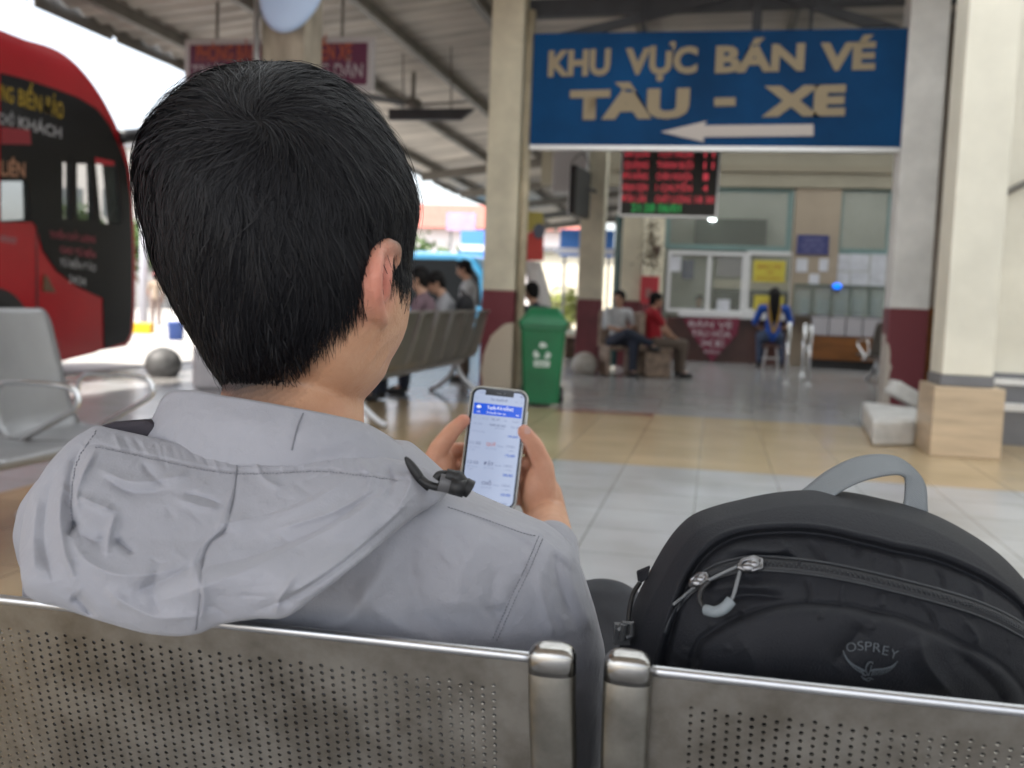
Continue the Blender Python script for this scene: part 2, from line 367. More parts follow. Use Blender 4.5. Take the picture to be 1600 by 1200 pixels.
# ---- columns
def column(px_, yy, wd, label, paint, top, redtop=1.2, base=m_red, patch=None, group='columns of the waiting hall', name='column'):
    r = thing(name, (px_, yy, 0), label, 'column', group)
    MB().bb((px_ - wd / 2, yy - wd / 2, redtop), (px_ + wd / 2, yy + wd / 2, top)).build('shaft', paint, r, bevel=0.012)
    MB().bb((px_ - wd / 2 - 0.003, yy - wd / 2 - 0.003, 0), (px_ + wd / 2 + 0.003, yy + wd / 2 + 0.003, redtop - 0.001)).build('painted_base', base, r, bevel=0.012)
    return r
def patch_material(cx, cz, rx, rz_, paint, under, edge=0.10):
    m = bpy.data.materials.new('peeling_paint'); m.use_nodes = True; n = m.node_tree.nodes; l = m.node_tree.links; b = n['Principled BSDF']
    geo = n.new('ShaderNodeNewGeometry'); mp = n.new('ShaderNodeMapping'); mp.vector_type = 'POINT'
    mp.inputs['Location'].default_value = (-cx / rx, 0, -cz / rz_); mp.inputs['Scale'].default_value = (1 / rx, 0, 1 / rz_); l.new(geo.outputs['Position'], mp.inputs[0])
    ln = n.new('ShaderNodeVectorMath'); ln.operation = 'LENGTH'; l.new(mp.outputs[0], ln.inputs[0])
    ns = n.new('ShaderNodeTexNoise'); ns.inputs['Scale'].default_value = 9; ns.inputs['Detail'].default_value = 5; l.new(geo.outputs['Position'], ns.inputs['Vector'])
    ad = n.new('ShaderNodeMath'); ad.operation = 'MULTIPLY_ADD'; ad.inputs[1].default_value = edge * 4; l.new(ns.outputs[0], ad.inputs[0]); l.new(ln.outputs['Value'], ad.inputs[2])
    rp = n.new('ShaderNodeValToRGB'); rp.color_ramp.elements[0].position = 0.97 + edge; rp.color_ramp.elements[1].position = 1.03 + edge
    mr = n.new('ShaderNodeMath'); mr.operation = 'LESS_THAN'; mr.inputs[1].default_value = 1.0 + edge * 2; l.new(ad.outputs[0], mr.inputs[0])
    mx = n.new('ShaderNodeMix'); mx.data_type = 'RGBA'; mx.inputs[6].default_value = (*paint, 1); mx.inputs[7].default_value = (*under, 1); l.new(mr.outputs[0], mx.inputs[0])
    l.new(mx.outputs[2], b.inputs['Base Color']); b.inputs['Roughness'].default_value = 0.6
    return m
AX, AY = -2.63, 12.25
pa = on(1, 800, 590, 12.02)
m_patchA = patch_material(AX + 0.23, 0.22, 0.40, 0.62, (0.15, 0.026, 0.034), (0.55, 0.47, 0.36), 0.03)
cA = column(AX, AY, 0.40, 'cream and oxblood column with a rounded cream patch at its foot, left of the green bin', m_cream, 4.88, 1.22, m_patchA)
pp = MB(); pp.tube([(AX + 0.27, AY - 0.1, 0.0), (AX + 0.27, AY - 0.1, 4.6)], 0.055, 16); pp.build('drain_pipe', M('old_pipe', (0.50, 0.43, 0.30), 0.55, var=0.3, vscale=3), cA, smooth=True)
m_patchB = patch_material(1.86, 0.05, 0.16, 0.95, (0.16, 0.03, 0.04), (0.50, 0.44, 0.38), 0.12)
cB = column(2.16, 12.2, 0.42, 'white and oxblood column with scuffed foot carrying the right end of the blue sign', m_white, 4.98, 1.18, m_patchB)
# near pillar with stone foot
nr = thing('column', (2.02, 8.62, 0), 'nearest ivory pillar with a grey band above a beige stone foot, right edge of the hall', 'column', 'columns of the waiting hall')
MB().bb((1.795, 8.42, 0.645), (2.178, 8.88, 5.0)).build('shaft', m_ivory, nr, bevel=0.012)
MB().bb((1.787, 8.412, 0.56), (2.186, 8.89, 0.643)).build('grey_band', m_grey, nr, bevel=0.006)
MB().bb((1.735, 8.36, 0.0), (2.262, 8.96, 0.556)).build('stone_foot', M('beige_stone', (0.52, 0.40, 0.27), 0.35, var=0.25, vscale=1.5, stretch=(1, 1, 9)), nr, bevel=0.008)
# row to the left, behind the man's head
m_stain = M('stained_concrete', (0.36, 0.31, 0.24), 0.75, var=0.5, vscale=4, stretch=(1, 1, 0.4))
pl = on(1, 455, 40, 8.9)
cL = thing('column', (pl[0], 8.9, 0), 'stained grey column above the head of the man in front', 'column', 'columns of the waiting hall')
MB().bb((pl[0] - 0.2, 8.7, 1.2), (pl[0] + 0.23, 9.1, 4.8)).build('shaft', m_stain, cL, bevel=0.012)
MB().bb((pl[0] - 0.204, 8.696, 0), (pl[0] + 0.234, 9.104, 1.199)).build('painted_base', m_red, cL, bevel=0.012)
pz = MB(); pz.tube([(pl[0] - 0.23, 8.66, 0.0), (pl[0] - 0.23, 8.66, 4.7)], 0.028, 14); pz.build('steel_pipe', m_alu, cL, smooth=True)
# round blue board on that column
bd = thing('round_board', (pl[0] + 0.1, 8.55, 4.0), 'round pale blue board fixed high on the stained column', 'sign')
c0 = on(1, 462, -40, 8.5)
R = np.array(Matrix.Rotation(math.radians(18), 3, 'Y') @ Matrix.Rotation(math.radians(90), 3, 'X'))
dk = MB()
prof = [(0.0, -0.03), (0.36, -0.03), (0.40, -0.01), (0.40, 0.02), (0.36, 0.035), (0, 0.05)]
for q in [1]:
    rings = [[R @ np.array((max(rr, 0.001) * 0.78 * math.cos(2 * PI * k / 40), max(rr, 0.001) * 1.3 * math.sin(2 * PI * k / 40), zz)) + c0 for k in range(40)] for rr, zz in prof]
    dk.loft(rings)
dk.build('disc', M('pale_blue_enamel', (0.42, 0.55, 0.78), 0.3), bd, smooth=True)
MB().tube([c0 + np.array((0, 0.03, -0.2)), c0 + np.array((0, 0.2, -0.2))], 0.03).build('bracket', m_dark, bd)
# columns further back
p = on(1, 925, 400, 16.1)
column(p[0], 16.1, 0.38, 'cream and oxblood column between the green bin and the seated man in white shirt', m_cream, 5.0, 1.17)
p = on(1, 988, 400, 18.2)
cD = column(p[0], 18.2, 0.40, 'cream and oxblood column behind the seated man, wearing a red box and dry plant', m_cream, 5.0, 1.18)

# ---- hanging direction sign
SY = 12.03
a = on(1, 836, 60, SY); b_ = on(1, 1402, 42, SY); c_ = on(1, 828, 231, SY); d_ = on(1, 1393, 228, SY)
sx0, sx1 = -2.30, 2.02; sz0, sz1 = 2.985, 4.30
sg = thing('hanging_sign', (0, SY, sz0), 'large blue overhead sign, cream letters KHU VỰC BÁN VÉ, white arrow', 'sign')
MB().bb((sx0, SY, sz0), (sx1, SY + 0.10, sz1)).build('board', M('sign_blue', (0.002, 0.056, 0.172), 0.6, var=0.35, vscale=0.8, spec=0.15), sg, bevel=0.004)
MB().bb((sx0, SY - 0.012, sz0 - 0.05), (sx1, SY + 0.11, sz0 - 0.001)).build('bottom_rail', m_alu, sg)
m_gold = M('sign_cream_letters', (0.33, 0.27, 0.18), 0.6, spec=.2)
m_arrow = M('arrow_white', (0.52, 0.47, 0.44), 0.5)
def sgn(name, s, pxa, pya, pxb, pyb, hpx, mat, bold):
    a = on(1, pxa, pya, SY - 0.02); b = on(1, pxb, pyb, SY - 0.02); h = hpx / FPX * 12.1
    text(name, s, a, b - a, (0, 0, 1), np.linalg.norm(b - a), h, mat, sg, depth=0.0, bold=bold)
sgn('lettering', 'KHU', 856, 118, 953, 115, 37, m_gold, 0.045)
sgn('lettering', 'VỰC', 976, 115, 1089, 112, 37, m_gold, 0.045)
sgn('lettering', 'BÁN', 1117, 112, 1256, 108, 37, m_gold, 0.045)
sgn('lettering', 'VÉ', 1280, 108, 1367, 106, 37, m_gold, 0.045)
sgn('lettering', 'TÀU', 889, 184, 1076, 181, 40, m_gold, 0.06)
sgn('lettering', 'XE', 1190, 179, 1320, 177, 40, m_gold, 0.06)
qa = [on(1, x, y, SY - 0.02) for x, y in ((1116, 166), (1149, 165), (1149, 152), (1116, 153))]; MB().prism(qa, (0, 0.019, 0)).build('dash', m_gold, sg)
qa = [on(1, x, y, SY - 0.02) for x, y in ((1033, 206), (1104, 189), (1100, 196), (1271, 194), (1271, 212), (1099, 214), (1100, 222))]; MB().prism(qa, (0, 0.019, 0)).build('arrow', m_arrow, sg)
for x in (-1.0, 0.9): MB().tube([(x, SY + 0.06, sz1 - 0.02), (x, SY + 0.06, 5.0)], 0.02, 8).build('hanger', m_dark, sg)
# steel above the sign
br = MB()
br.prism([(-2.1, 12.3, 4.36), (-1.6, 12.3, 4.36), (0.3, 12.3, 4.82), (0.3, 12.3, 4.90)], (0, 0.08, 0))
br.prism([(0.3, 12.3, 4.82), (0.3, 12.3, 4.90), (1.9, 12.3, 4.40), (1.5, 12.3, 4.40)], (0, 0.08, 0))
br.bb((0.25, 12.29, 4.30), (0.36, 12.39, 4.84)); br.bb((-2.2, 12.29, 4.22), (2.0, 12.40, 4.34))
br.build('truss_brace', m_dark, can)
dv = MB(); dv.prism([(-1.9, 11.2, 5.0), (-0.1, 9.4, 5.0), (0.5, 9.4, 5.0), (-1.2, 11.9, 5.0)], (0, 0, -0.14)); dv.bb((-1.2, 8.8, 4.86), (2.2, 9.2, 4.98)); dv.build('bracing_plate', m_dark, can)

# ---- maroon notice board hanging over the platform edge
NY = 11.2
ng = thing('hanging_sign', on(1, 435, 140, NY), 'maroon overhead notice board with orange and white lines behind the stained column', 'sign')
q = [on(1, x, y, NY) for x, y in ((288, 143), (582, 138), (584, 57), (289, 61))]
x0, x1, z0, z1 = q[0][0], q[1][0], q[0][2], q[2][2]
MB().bb((x0, NY, z0), (x1, NY + 0.08, z1)).build('frame', M('pale_frame', (0.42, 0.40, 0.40), 0.5), ng, bevel=0.006)
MB().bb((x0 + 0.07, NY - 0.01, z0 + 0.07), (x1 - 0.07, NY - 0.001, z1 - 0.07)).build('panel', M('maroon_panel', (0.10, 0.016, 0.05), 0.5), ng)
m_or = M('orange_letters', (0.36, 0.085, 0.035), 0.6); m_wl = M('white_letters', (0.36, 0.32, 0.34), 0.6)
hh = z1 - z0
text('lettering', 'PHÒNG BẢO ĐẢM CỬA BẾN XE', (x0 + 0.16, NY - 0.014, z0 + hh * 0.58), (1, 0, 0), (0, 0, 1), (x1 - x0) - 0.42, 0.185, m_or, ng, 0, 0.02)
text('lettering', 'TRỰC BAN VÀ HƯỚNG DẪN', (x0 + 0.10, NY - 0.014, z0 + hh * 0.25), (1, 0, 0), (0, 0, 1), (x1 - x0) - 0.22, 0.16, m_wl, ng, 0, 0.015)
for x in (x0 + 0.4, x1 - 0.4): MB().tube([(x, NY + 0.04, z1 - 0.02), (x, NY + 0.04, float(roof_z(x)))], 0.02, 8).build('hanger', m_steel, ng)

# ---- ceiling fan
FY = 15.5
fp = on(1, 645, 163, FY)
fan = thing('ceiling_fan', fp, 'grey ceiling fan on a long rod under the canopy, beside the notice board', 'ceiling fan')
MB().tube([fp + np.array((0, 0, 0.05)), (fp[0], FY, float(roof_z(fp[0])))], 0.035, 10).build('rod', m_steel, fan, smooth=True)
MB().lathe(fp, [(0.05, 0.10), (0.13, 0.06), (0.15, 0.0), (0.13, -0.06), (0.05, -0.09)], 20).build('motor', m_steel, fan, smooth=True)
for k, an in enumerate((-0.25, 1.9, 4.0)):
    d = np.array((math.cos(an), math.sin(an), 0)); s_ = np.array((-math.sin(an), math.cos(an), 0))
    e0 = fp + d * 0.14; e1 = fp + d * 0.95
    MB().prism([e0 - s_ * 0.05 - (0, 0, .02), e1 - s_ * 0.09 - (0, 0, 0.03), e1 + s_ * 0.09 + (0, 0, 0.03), e0 + s_ * 0.05 + (0, 0, .02)], (0, 0, -0.012)).build('blade', m_dark, fan)
fan2 = on(1, 690, 178, 14.5)
tb = thing('hanging_sign', fan2, 'narrow dark sign plank hanging edge-on under the ceiling fan', 'sign')
MB().prism([on(1, x, y, 14.5) for x, y in ((607, 187), (718, 187), (741, 169), (607, 170))], (0, 0.1, 0)).build('plank', m_dark, tb)
for x in (630, 705): MB().tube([on(1, x, 172, 14.55), on(1, x, 60, 14.55)], 0.012, 6).build('hanger', m_steel, tb)

# ---- LED timetable board
LY = 15.0
lb = thing('display_board', on(1, 1043, 337, LY), 'black electronic timetable board with rows of red and green lit text', 'display board')
q = [on(1, x, y, LY) for x, y in ((966, 338), (1121, 334), (1122, 232), (967, 235))]
x0, x1, z0, z1 = q[0][0], q[1][0], q[0][2], q[2][2] + 0.03
MB().bb((x0, LY, z0), (x1, LY + 0.12, z1)).build('casing', m_alu, lb, bevel=0.006)
MB().bb((x0 + 0.03, LY - 0.008, z0 + 0.03), (x1 - 0.03, LY - 0.001, z1 - 0.03)).build('screen', M('led_black', (0.035, 0.034, 0.03), 0.5), lb)
m_ledr = M('led_red', (0.4, 0.02, 0.03), 0.5, emit=(1.0, 0.10, 0.14), estr=0.15); m_ledg = M('led_green', (0.02, 0.3, 0.05), 0.5, emit=(0.05, 0.8, 0.2), estr=0.10)
rows = [('SÀI GÒN', 'TUY HÒA', '11'), ('QUẢNG', 'THÀNH BƯỞI', '11'), ('ĐÀ NẴNG', 'CHÍN NGHĨA', '1'), ('BÌNH SƠN', '1 CHUYẾN', '4'), ('ĐẮK LẮK', 'CHẤT LƯỢNG', '18 30')]
ww = x1 - x0
for i, (aa, bb2, cc) in enumerate(rows):
    zz = z1 - 0.12 - i * 0.165; yy = LY - 0.012
    text('lettering', aa, (x0 + 0.05, yy, zz - 0.04), (1, 0, 0), (0, 0, 1), ww * 0.25, 0.10, m_ledr, lb, 0, 0.012)
    text('lettering', bb2, (x0 + ww * 0.37, yy, zz - 0.04), (1, 0, 0), (0, 0, 1), ww * 0.36, 0.10, m_ledr, lb, 0, 0.012)
    text('lettering', cc, (x0 + ww * (0.84 if len(cc) < 3 else 0.77), yy, zz - 0.04), (1, 0, 0), (0, 0, 1), ww * (0.05 * len(cc) if len(cc) < 3 else 0.19), 0.10, m_ledr, lb, 0, 0.012)
text('lettering', '21:28 06/01', (x0 + ww * 0.13, LY - 0.012, z0 + 0.075), (1, 0, 0), (0, 0, 1), ww * 0.5, 0.12, m_ledg, lb, 0, 0.012)
for x in (x0 + 0.15, x1 - 0.15): MB().tube([(x, LY + 0.06, z1), (x, LY + 0.06, 5.05)], 0.02, 8).build('hanger', m_steel, lb)

# ---- television and grey junction box on the third column
TY = 15.6
q0, q1 = on(1, 862, 300, TY), on(1, 918, 236, TY)
jb = thing('junction_box', (q0 + q1) / 2, 'white square cabinet hung high beside the blue sign, cables dangling', 'cabinet')
MB().bb((q0[0], TY, q0[2]), (q1[0], TY + 0.25, q1[2] + .2)).build('cabinet', M('cabinet_white', (0.6, 0.6, 0.6), 0.5), jb, bevel=0.01)
MB().tube(smoothpath([on(1, 893, 262, TY - .03), on(1, 896, 250, TY - .05), on(1, 912, 240, TY - .05), on(1, 922, 262, TY - .04)], 16), 0.008, 6).build('cable', m_black, jb)
q0, q1 = on(1, 898, 338, 15.2), on(1, 915, 264, 15.2)
tv = thing('television', (q0 + q1) / 2, 'flat black television seen almost edge-on under the white cabinet', 'television')
MB().box((q0 + q1) / 2, (0.10, 0.9, q1[2] - q0[2]), rz=-0.12).build('casing', m_black, tv, bevel=0.01)
MB().box((q0 + q1) / 2 + np.array((-0.055, 0, 0)), (0.012, 0.92, (q1[2] - q0[2]) * 1.02), rz=-0.12).build('rim', m_alu, tv, bevel=0.003)
MB().tube([(q0 + q1) / 2 + np.array((0.05, 0.2, 0.1)), (q0 + q1) / 2 + np.array((0.15, 0.75, 0.1))], 0.03).build('bracket', m_dark, tv)

# ---- glass door leaf behind
q0, q1 = on(1, 957, 560, 17.3), on(1, 974, 338, 17.3)
dl = thing('door_leaf', (q0[0], 17.3, 0), 'tall dark teal glass door leaf standing open edge-on behind the seated man', 'door')
MB().bb((q0[0], 17.25, 0.04), (q1[0], 17.3, q1[2])).build('pane', M('dark_teal_glass', (0.02, 0.07, 0.075), 0.15), dl)
MB().bb((q0[0] - 0.05, 17.24, 0.02), (q0[0] - 0.002, 17.31, q1[2] + .04)).build('stile', m_teal, dl)

# ---- red cabinet and dry plant on the column
q0, q1 = on(1, 1000, 474, 17.95), on(1, 1030, 432, 17.95)
hb = thing('hydrant_cabinet', (q0 + q1) / 2, 'red wall cabinet with a pale square mark beside the column', 'cabinet')
MB().bb((q0[0], 17.9, q0[2]), (q1[0], 18.15, q1[2])).build('cabinet', M('signal_red', (0.50, 0.03, 0.045), 0.45), hb, bevel=0.008)
MB().bb((q0[0] + 0.09, 17.892, q0[2] + 0.1), (q1[0] - 0.12, 17.899, q1[2] - 0.22)).build('pale_square', M('worn_label', (0.35, 0.16, 0.15), 0.6), hb)
hp = on(1, 1018, 400, 17.9)
pt = thing('hanging_plant', hp, 'dry brown hanging plant against the cream column above the red cabinet', 'plant')
lf = MB(); st = MB()
for i in range(420):
    t = rng.uniform(0, 1); c = on(1, 1018 + rng.normal(0, 5 + 4 * t), 348 + 70 * t ** 0.8 + rng.normal(0, 4), 17.9 + rng.normal(0, 0.07))
    u1 = rng.normal(size=3); u1 /= np.linalg.norm(u1); u2 = rng.normal(size=3); u2 -= u1 * (u1 @ u2); u2 /= np.linalg.norm(u2); s1 = rng.uniform(0.02, 0.05)
    lf.add([c - u1 * s1, c - u2 * s1 * .35, c + u1 * s1, c + u2 * s1 * .35], [(0, 1, 2, 3)])
lf.build('foliage', M('dry_leaf', (0.13, 0.10, 0.06), 0.7, var=0.5, vscale=20), pt)
st.tube([on(1, 1018, 340, 17.9), on(1, 1019, 432, 17.9)], 0.008, 6); st.tube(smoothpath([on(1, 1008, 395, 17.85), on(1, 1003, 415, 17.85), on(1, 1003, 430, 17.85)], 8), 0.01, 6); st.build('stem', m_steel, pt)
MB().lathe(on(1, 1027, 391, 17.85) - np.array((0, 0, 0.07)), [(0.04, 0), (0.07, 0.10), (0.075, 0.13), (0.06, 0.13), (0.03, 0.02)], 14).build('pot', M('brown_pot', (0.14, 0.10, 0.08), 0.7), pt, smooth=True)

# ================================================================== TICKET OFFICE (far wall)
OY = 21.0
def oy(px_, py_, Y=OY): return on(1, px_, py_, Y)
def ob(x0, y0, x1, y1, Ya, Yb):
    a = oy((x0 + x1) / 2, (y0 + y1) / 2, Ya); l_ = oy(x0, (y0 + y1) / 2, Ya); r_ = oy(x1, (y0 + y1) / 2, Ya); t_ = oy((x0 + x1) / 2, y0, Ya); b2 = oy((x0 + x1) / 2, y1, Ya)
    return (l_[0], Ya, b2[2]), (r_[0], Yb, t_[2])
off = thing('ticket_office', (2.0, OY, 0), 'beige ticket office with white framed counter windows at the back of the hall', 'building')
m_wall = M('office_wall', (0.28, 0.255, 0.19), 0.7, var=0.12, vscale=1.5)
m_tan = M('tan_pillar', (0.33, 0.27, 0.20), 0.7, var=0.1, vscale=1.5)
wx0 = oy(1036, 400)[0]
W = MB(); a, b2 = ob(958, 200, 1400, 292, OY - 0.1, OY + 0.3); W.bb((a[0] - 1.5, OY - 0.1, a[2]), (b2[0] + 14, OY + 0.3, 5.0)); W.build('lintel', m_wall, off)
a, b2 = ob(958, 258, 1400, 268, OY - 0.16, OY - 0.101); MB().bb(a, (b2[0] + 14, b2[1], b2[2])).build('cornice', M('cornice', (0.25, 0.22, 0.16), 0.7), off)
MB().bb((wx0 - 0.4, 24.6, 0), (22, 24.8, 5)).build('back_wall', M('booth_wall', (0.42, 0.43, 0.38), 0.7, var=0.2, vscale=0.8), off)
a, b2 = ob(1237, 292, 1308, 560, OY - 0.05, OY + 0.4); MB().bb((a[0], OY - 0.05, 0), (b2[0], OY + 0.4, b2[2] + .02)).build('pillar', m_tan, off)
a, b2 = ob(1003, 292, 1036, 560, OY - 0.05, OY + 0.4); MB().bb((a[0], OY - 0.05, 1.15), (b2[0], OY + 0.4, b2[2] + .02)).build('pillar', m_cream, off); MB().bb((a[0], OY - 0.05, 0), (b2[0], OY + 0.4, 1.148)).build('pillar_base', m_red, off)
MB().bb((wx0 - .3, OY + 0.5, 0), (wx0 - .2, 24.6, 5)).build('side_wall', m_wall, off)
m_wf = M('white_frame', (0.62, 0.62, 0.62), 0.45)
def frame_win(x0, y0, x1, y1, mat, t=0.06, pane=True):
    a, b2 = ob(x0, y0, x1, y1, OY + 0.02, OY + 0.10); f = MB()
    f.bb((a[0], a[1], a[2]), (b2[0], b2[1], a[2] + t)); f.bb((a[0], a[1], b2[2] - t), (b2[0], b2[1], b2[2]))
    f.bb((a[0], a[1], a[2] + t), (a[0] + t, b2[1], b2[2] - t)); f.bb((b2[0] - t, a[1], a[2] + t), (b2[0], b2[1], b2[2] - t))
    fo = f.build('window_frame', mat, off)
    if pane: MB().bb((a[0] + t, OY + 0.055, a[2] + t), (b2[0] - t, OY + 0.065, b2[2] - t)).build('pane', m_glass, fo)
    return fo
frame_win(1040, 292, 1238, 391, m_teal, 0.10)
frame_win(1042, 393, 1164, 489, m_wf, 0.07); frame_win(1165, 393, 1240, 489, m_wf, 0.07)
a, b2 = ob(1104, 400, 1110, 484, OY + 0.03, OY + 0.09); MB().bb(a, b2).build('mullion', m_wf, off)
frame_win(1308, 292, 1395, 397, m_teal, 0.10)
a, b2 = ob(1060, 488, 1242, 498, OY - 0.22, OY + 0.2); MB().bb(a, b2).build('counter_sill', m_wf, off, bevel=0.01)
a, b2 = ob(1040, 498, 1240, 560, OY - 0.02, OY + 0.2); MB().bb((a[0], OY - 0.02, 0), (b2[0], OY + 0.2, b2[2])).build('counter_front', m_wooddk, off)
# inside the booth
a, b2 = ob(1085, 342, 1198, 389, 24.3, 24.58); MB().bb(a, b2).build('painted_reflection', M('reflection_dark', (0.03, 0.033, 0.035), 0.3, var=0.5, vscale=3), off)  # dark board painted in place of the reflection in the upper window glass
a, b2 = ob(1066, 406, 1084, 436, 24.4, 24.58); MB().bb(a, b2).build('blue_notice', M('navy_notice', (0.02, 0.03, 0.16), 0.6), off)
a, b2 = ob(1120, 402, 1160, 432, 24.4, 24.58); MB().bb(a, b2).build('grey_notice', M('grey_notice', (0.28, 0.26, 0.30), 0.6), off)
a, b2 = ob(1115, 438, 1235, 452, 24.2, 24.58); MB().bb(a, b2).build('shelf', m_cream, off)
a, b2 = ob(1112, 455, 1235, 490, 23.6, 24.1); MB().bb((a[0], a[1], 0), b2).build('cabinet', M('booth_cabinet', (0.05, 0.055, 0.05), 0.5), off)

def notice(x0, y0, x1, y1, Y, mat, label, cat='notice', name='notice', lines=(), lm=None, group=None):
    a, b2 = ob(x0, y0, x1, y1, Y, Y + 0.015); r = thing(name, ((a[0] + b2[0]) / 2, Y, a[2]), label, cat, group)
    MB().bb(a, b2).build('sheet', mat, r)
    for s, f0, f1, zf, hf in lines:
        text('lettering', s, (a[0] + (b2[0] - a[0]) * f0, Y - 0.006, a[2] + (b2[2] - a[2]) * zf), (1, 0, 0), (0, 0, 1), (b2[0] - a[0]) * (f1 - f0), (b2[2] - a[2]) * hf, lm, r, 0, 0.01)
    return r
m_yel = M('yellow_poster', (0.50, 0.42, 0.05), 0.6); m_yt = M('poster_text', (0.35, 0.13, 0.03), 0.6)
notice(1177, 407, 1227, 441, OY + 0.0, m_yel, 'yellow poster with red lines on the right counter window', lines=(('BẢO TRÌ', 0.14, 0.86, 0.62, 0.18), ('VÉ', 0.4, 0.62, 0.38, 0.14), ('QUÝ KHÁCH', 0.12, 0.88, 0.12, 0.14)), lm=m_yt)
notice(1178, 462, 1224, 486, OY + 0.0, m_yel, 'small yellow poster low on the window behind the woman in blue', lines=(('LƯU Ý', 0.2, 0.8, 0.35, 0.3),), lm=m_yt)
notice(1245, 367, 1295, 398, OY - 0.08, M('navy_plate', (0.035, 0.04, 0.14), 0.5), 'dark blue notice plate on the tan pillar', lines=(('THÔNG BÁO', 0.2, 0.8, 0.66, 0.16), ('GIỜ BÁN VÉ', 0.14, 0.86, 0.40, 0.14), ('5H00 - 21H00', 0.2, 0.8, 0.15, 0.14)), lm=M('plate_text', (0.2, 0.2, 0.34), 0.6))
for k, (x0, y0, x1, y1) in enumerate(((1298, 397, 1328, 423), (1329, 397, 1358, 423), (1299, 425, 1327, 449), (1329, 425, 1357, 449), (1360, 397, 1384, 449))):
    notice(x0, y0, x1, y1, OY - 0.01, m_paper, ['upper left white sheet of the notices under the right window', 'upper middle white sheet of the notices under the right window', 'lower left white sheet of the notices under the right window', 'lower middle white sheet of the notices under the right window', 'tall white sheet at the right of the notices beside the white column'][k], group='paper notices under the window')
notice(1264, 428, 1280, 446, OY - 0.06, m_paper, 'small white paper with a dark emblem stuck on the tan pillar below the blue plate')
for x0, y0, x1, y1, lab in ((1046, 400, 1064, 424, 'pale notice on the left counter window, upper left corner'), (1120, 468, 1140, 487, 'white card leaning on the sill of the middle counter window'), (1244, 404, 1262, 425, 'white sheet on the tan pillar left of the small emblem paper'), (1280, 404, 1294, 424, 'narrow white sheet on the tan pillar beside the lower window notices')):
    notice(x0, y0, x1, y1, OY - (0.06 if x0 > 1242 else 0.0), m_paper, lab)
# pennant cloth
pn = tag(MB().prism([oy(x, y, OY - 0.28) for x, y in ((1067, 497), (1156, 497), (1152, 522), (1112, 566), (1082, 524))], (0, 0.02, 0)).build('pennant', M('maroon_cloth', (0.16, 0.016, 0.04), 0.7)), 'maroon pointed cloth pennant with white writing hanging from the ticket counter', 'pennant')
m_pw = M('pennant_white', (0.45, 0.38, 0.40), 0.7)
for s, x0, x1, yy, h in (('BÁN VÉ', 1076, 1144, 510, 9), ('TÀU HỎA', 1080, 1142, 525, 10), ('XE', 1092, 1132, 540, 9), ('KHÁCH', 1100, 1124, 552, 6)):
    a = oy(x0, yy, OY - 0.29); b2 = oy(x1, yy, OY - 0.29); text('lettering', s, a, (1, 0, 0), (0, 0, 1), b2[0] - a[0], h / FPX * 21, m_pw, pn, 0.002, 0.012)
# right-hand service counter
sc_ = thing('service_counter', oy(1322, 570, 20.6), 'orange-brown wooden service counter with pale drawers and glass rack on top', 'counter')
a, b2 = ob(1266, 529, 1480, 575, 20.4, 20.95); MB().bb((a[0], 20.4, 0.18), (b2[0], 20.95, b2[2])).build('front_panel', m_wood, sc_, bevel=0.01); MB().bb((a[0], 20.45, 0), (b2[0], 20.9, 0.178)).build('plinth', m_black, sc_)
dzz = oy(1322, 497, 20.4)[2]
for k in range(8):
    xa = a[0] + k * (b2[0] - a[0]) / 8; MB().bb((xa + 0.012, 20.385, b2[2] + 0.02), (xa + (b2[0] - a[0]) / 8 - 0.012, 20.9, dzz)).build('drawer', M('pale_drawer', (0.40, 0.38, 0.40), 0.6), sc_, bevel=0.005)
MB().bb((a[0], 20.40, b2[2] + 0.002), (b2[0], 20.95, b2[2] + 0.018)).build('ledge', m_wooddk, sc_)
a2, b3 = ob(1240, 450, 1480, 494, 20.5, 20.9)
MB().bb((a2[0], 20.46, dzz + 0.002), (b3[0], 20.92, dzz + 0.03)).build('worktop', m_grey, sc_)
rk = MB()
for k in range(9):
    xa = a2[0] + k * (b3[0] - a2[0]) / 8; rk.bb((xa - 0.015, 20.5, a2[2]), (xa + 0.015, 20.53, b3[2]))
rk.bb((a2[0], 20.5, b3[2]), (b3[0], 20.56, b3[2] + 0.04)); rk.build('rack_frame', M('rack_green', (0.09, 0.12, 0.10), 0.4), sc_)
MB().bb((a2[0] + 0.02, 20.54, a2[2]), (b3[0] - 0.02, 20.55, b3[2])).build('rack_glass', M('rack_pane', (0.35, 0.42, 0.40), 0.08, alpha=0.45), sc_)
for k in range(7):
    xa = a2[0] + 0.15 + k * 0.33; MB().bb((xa, 20.6, dzz + 0.032), (xa + rng.uniform(0.1, 0.2), 20.8, dzz + rng.uniform(0.3, 0.5))).build('brochure', m_paper, sc_)
bl = thing('desk_lamp', oy(1308, 452, 20.45), 'small glowing blue lamp on top of the glass rack', 'lamp')
MB().ell(oy(1308, 447, 20.45), (0.085, 0.06, 0.06)).build('lamp_dome', M('blue_glow', (0.0, 0.1, 0.9), 0.4, emit=(0.0, 0.16, 1.0), estr=0.7), bl, smooth=True)
MB().tube([oy(1308, 450, 20.45), oy(1308, 453, 20.5)], 0.05).build('lamp_base', m_black, bl)
lp = thing('wall_lamp', oy(1113, 342, 20.6), 'small bright white lamp above the counter window, left of the painted reflection', 'lamp')
MB().ell(oy(1113, 342, 20.6), (0.075, 0.06, 0.04)).build('bulb', M('lamp_glow', (0.9, 0.95, 0.95), 0.4, emit=(0.85, 1.0, 0.98), estr=6), lp, smooth=True)
MB().tube([oy(1113, 338, 20.62), oy(1113, 325, 20.9)], 0.02).build('arm', m_alu, lp)

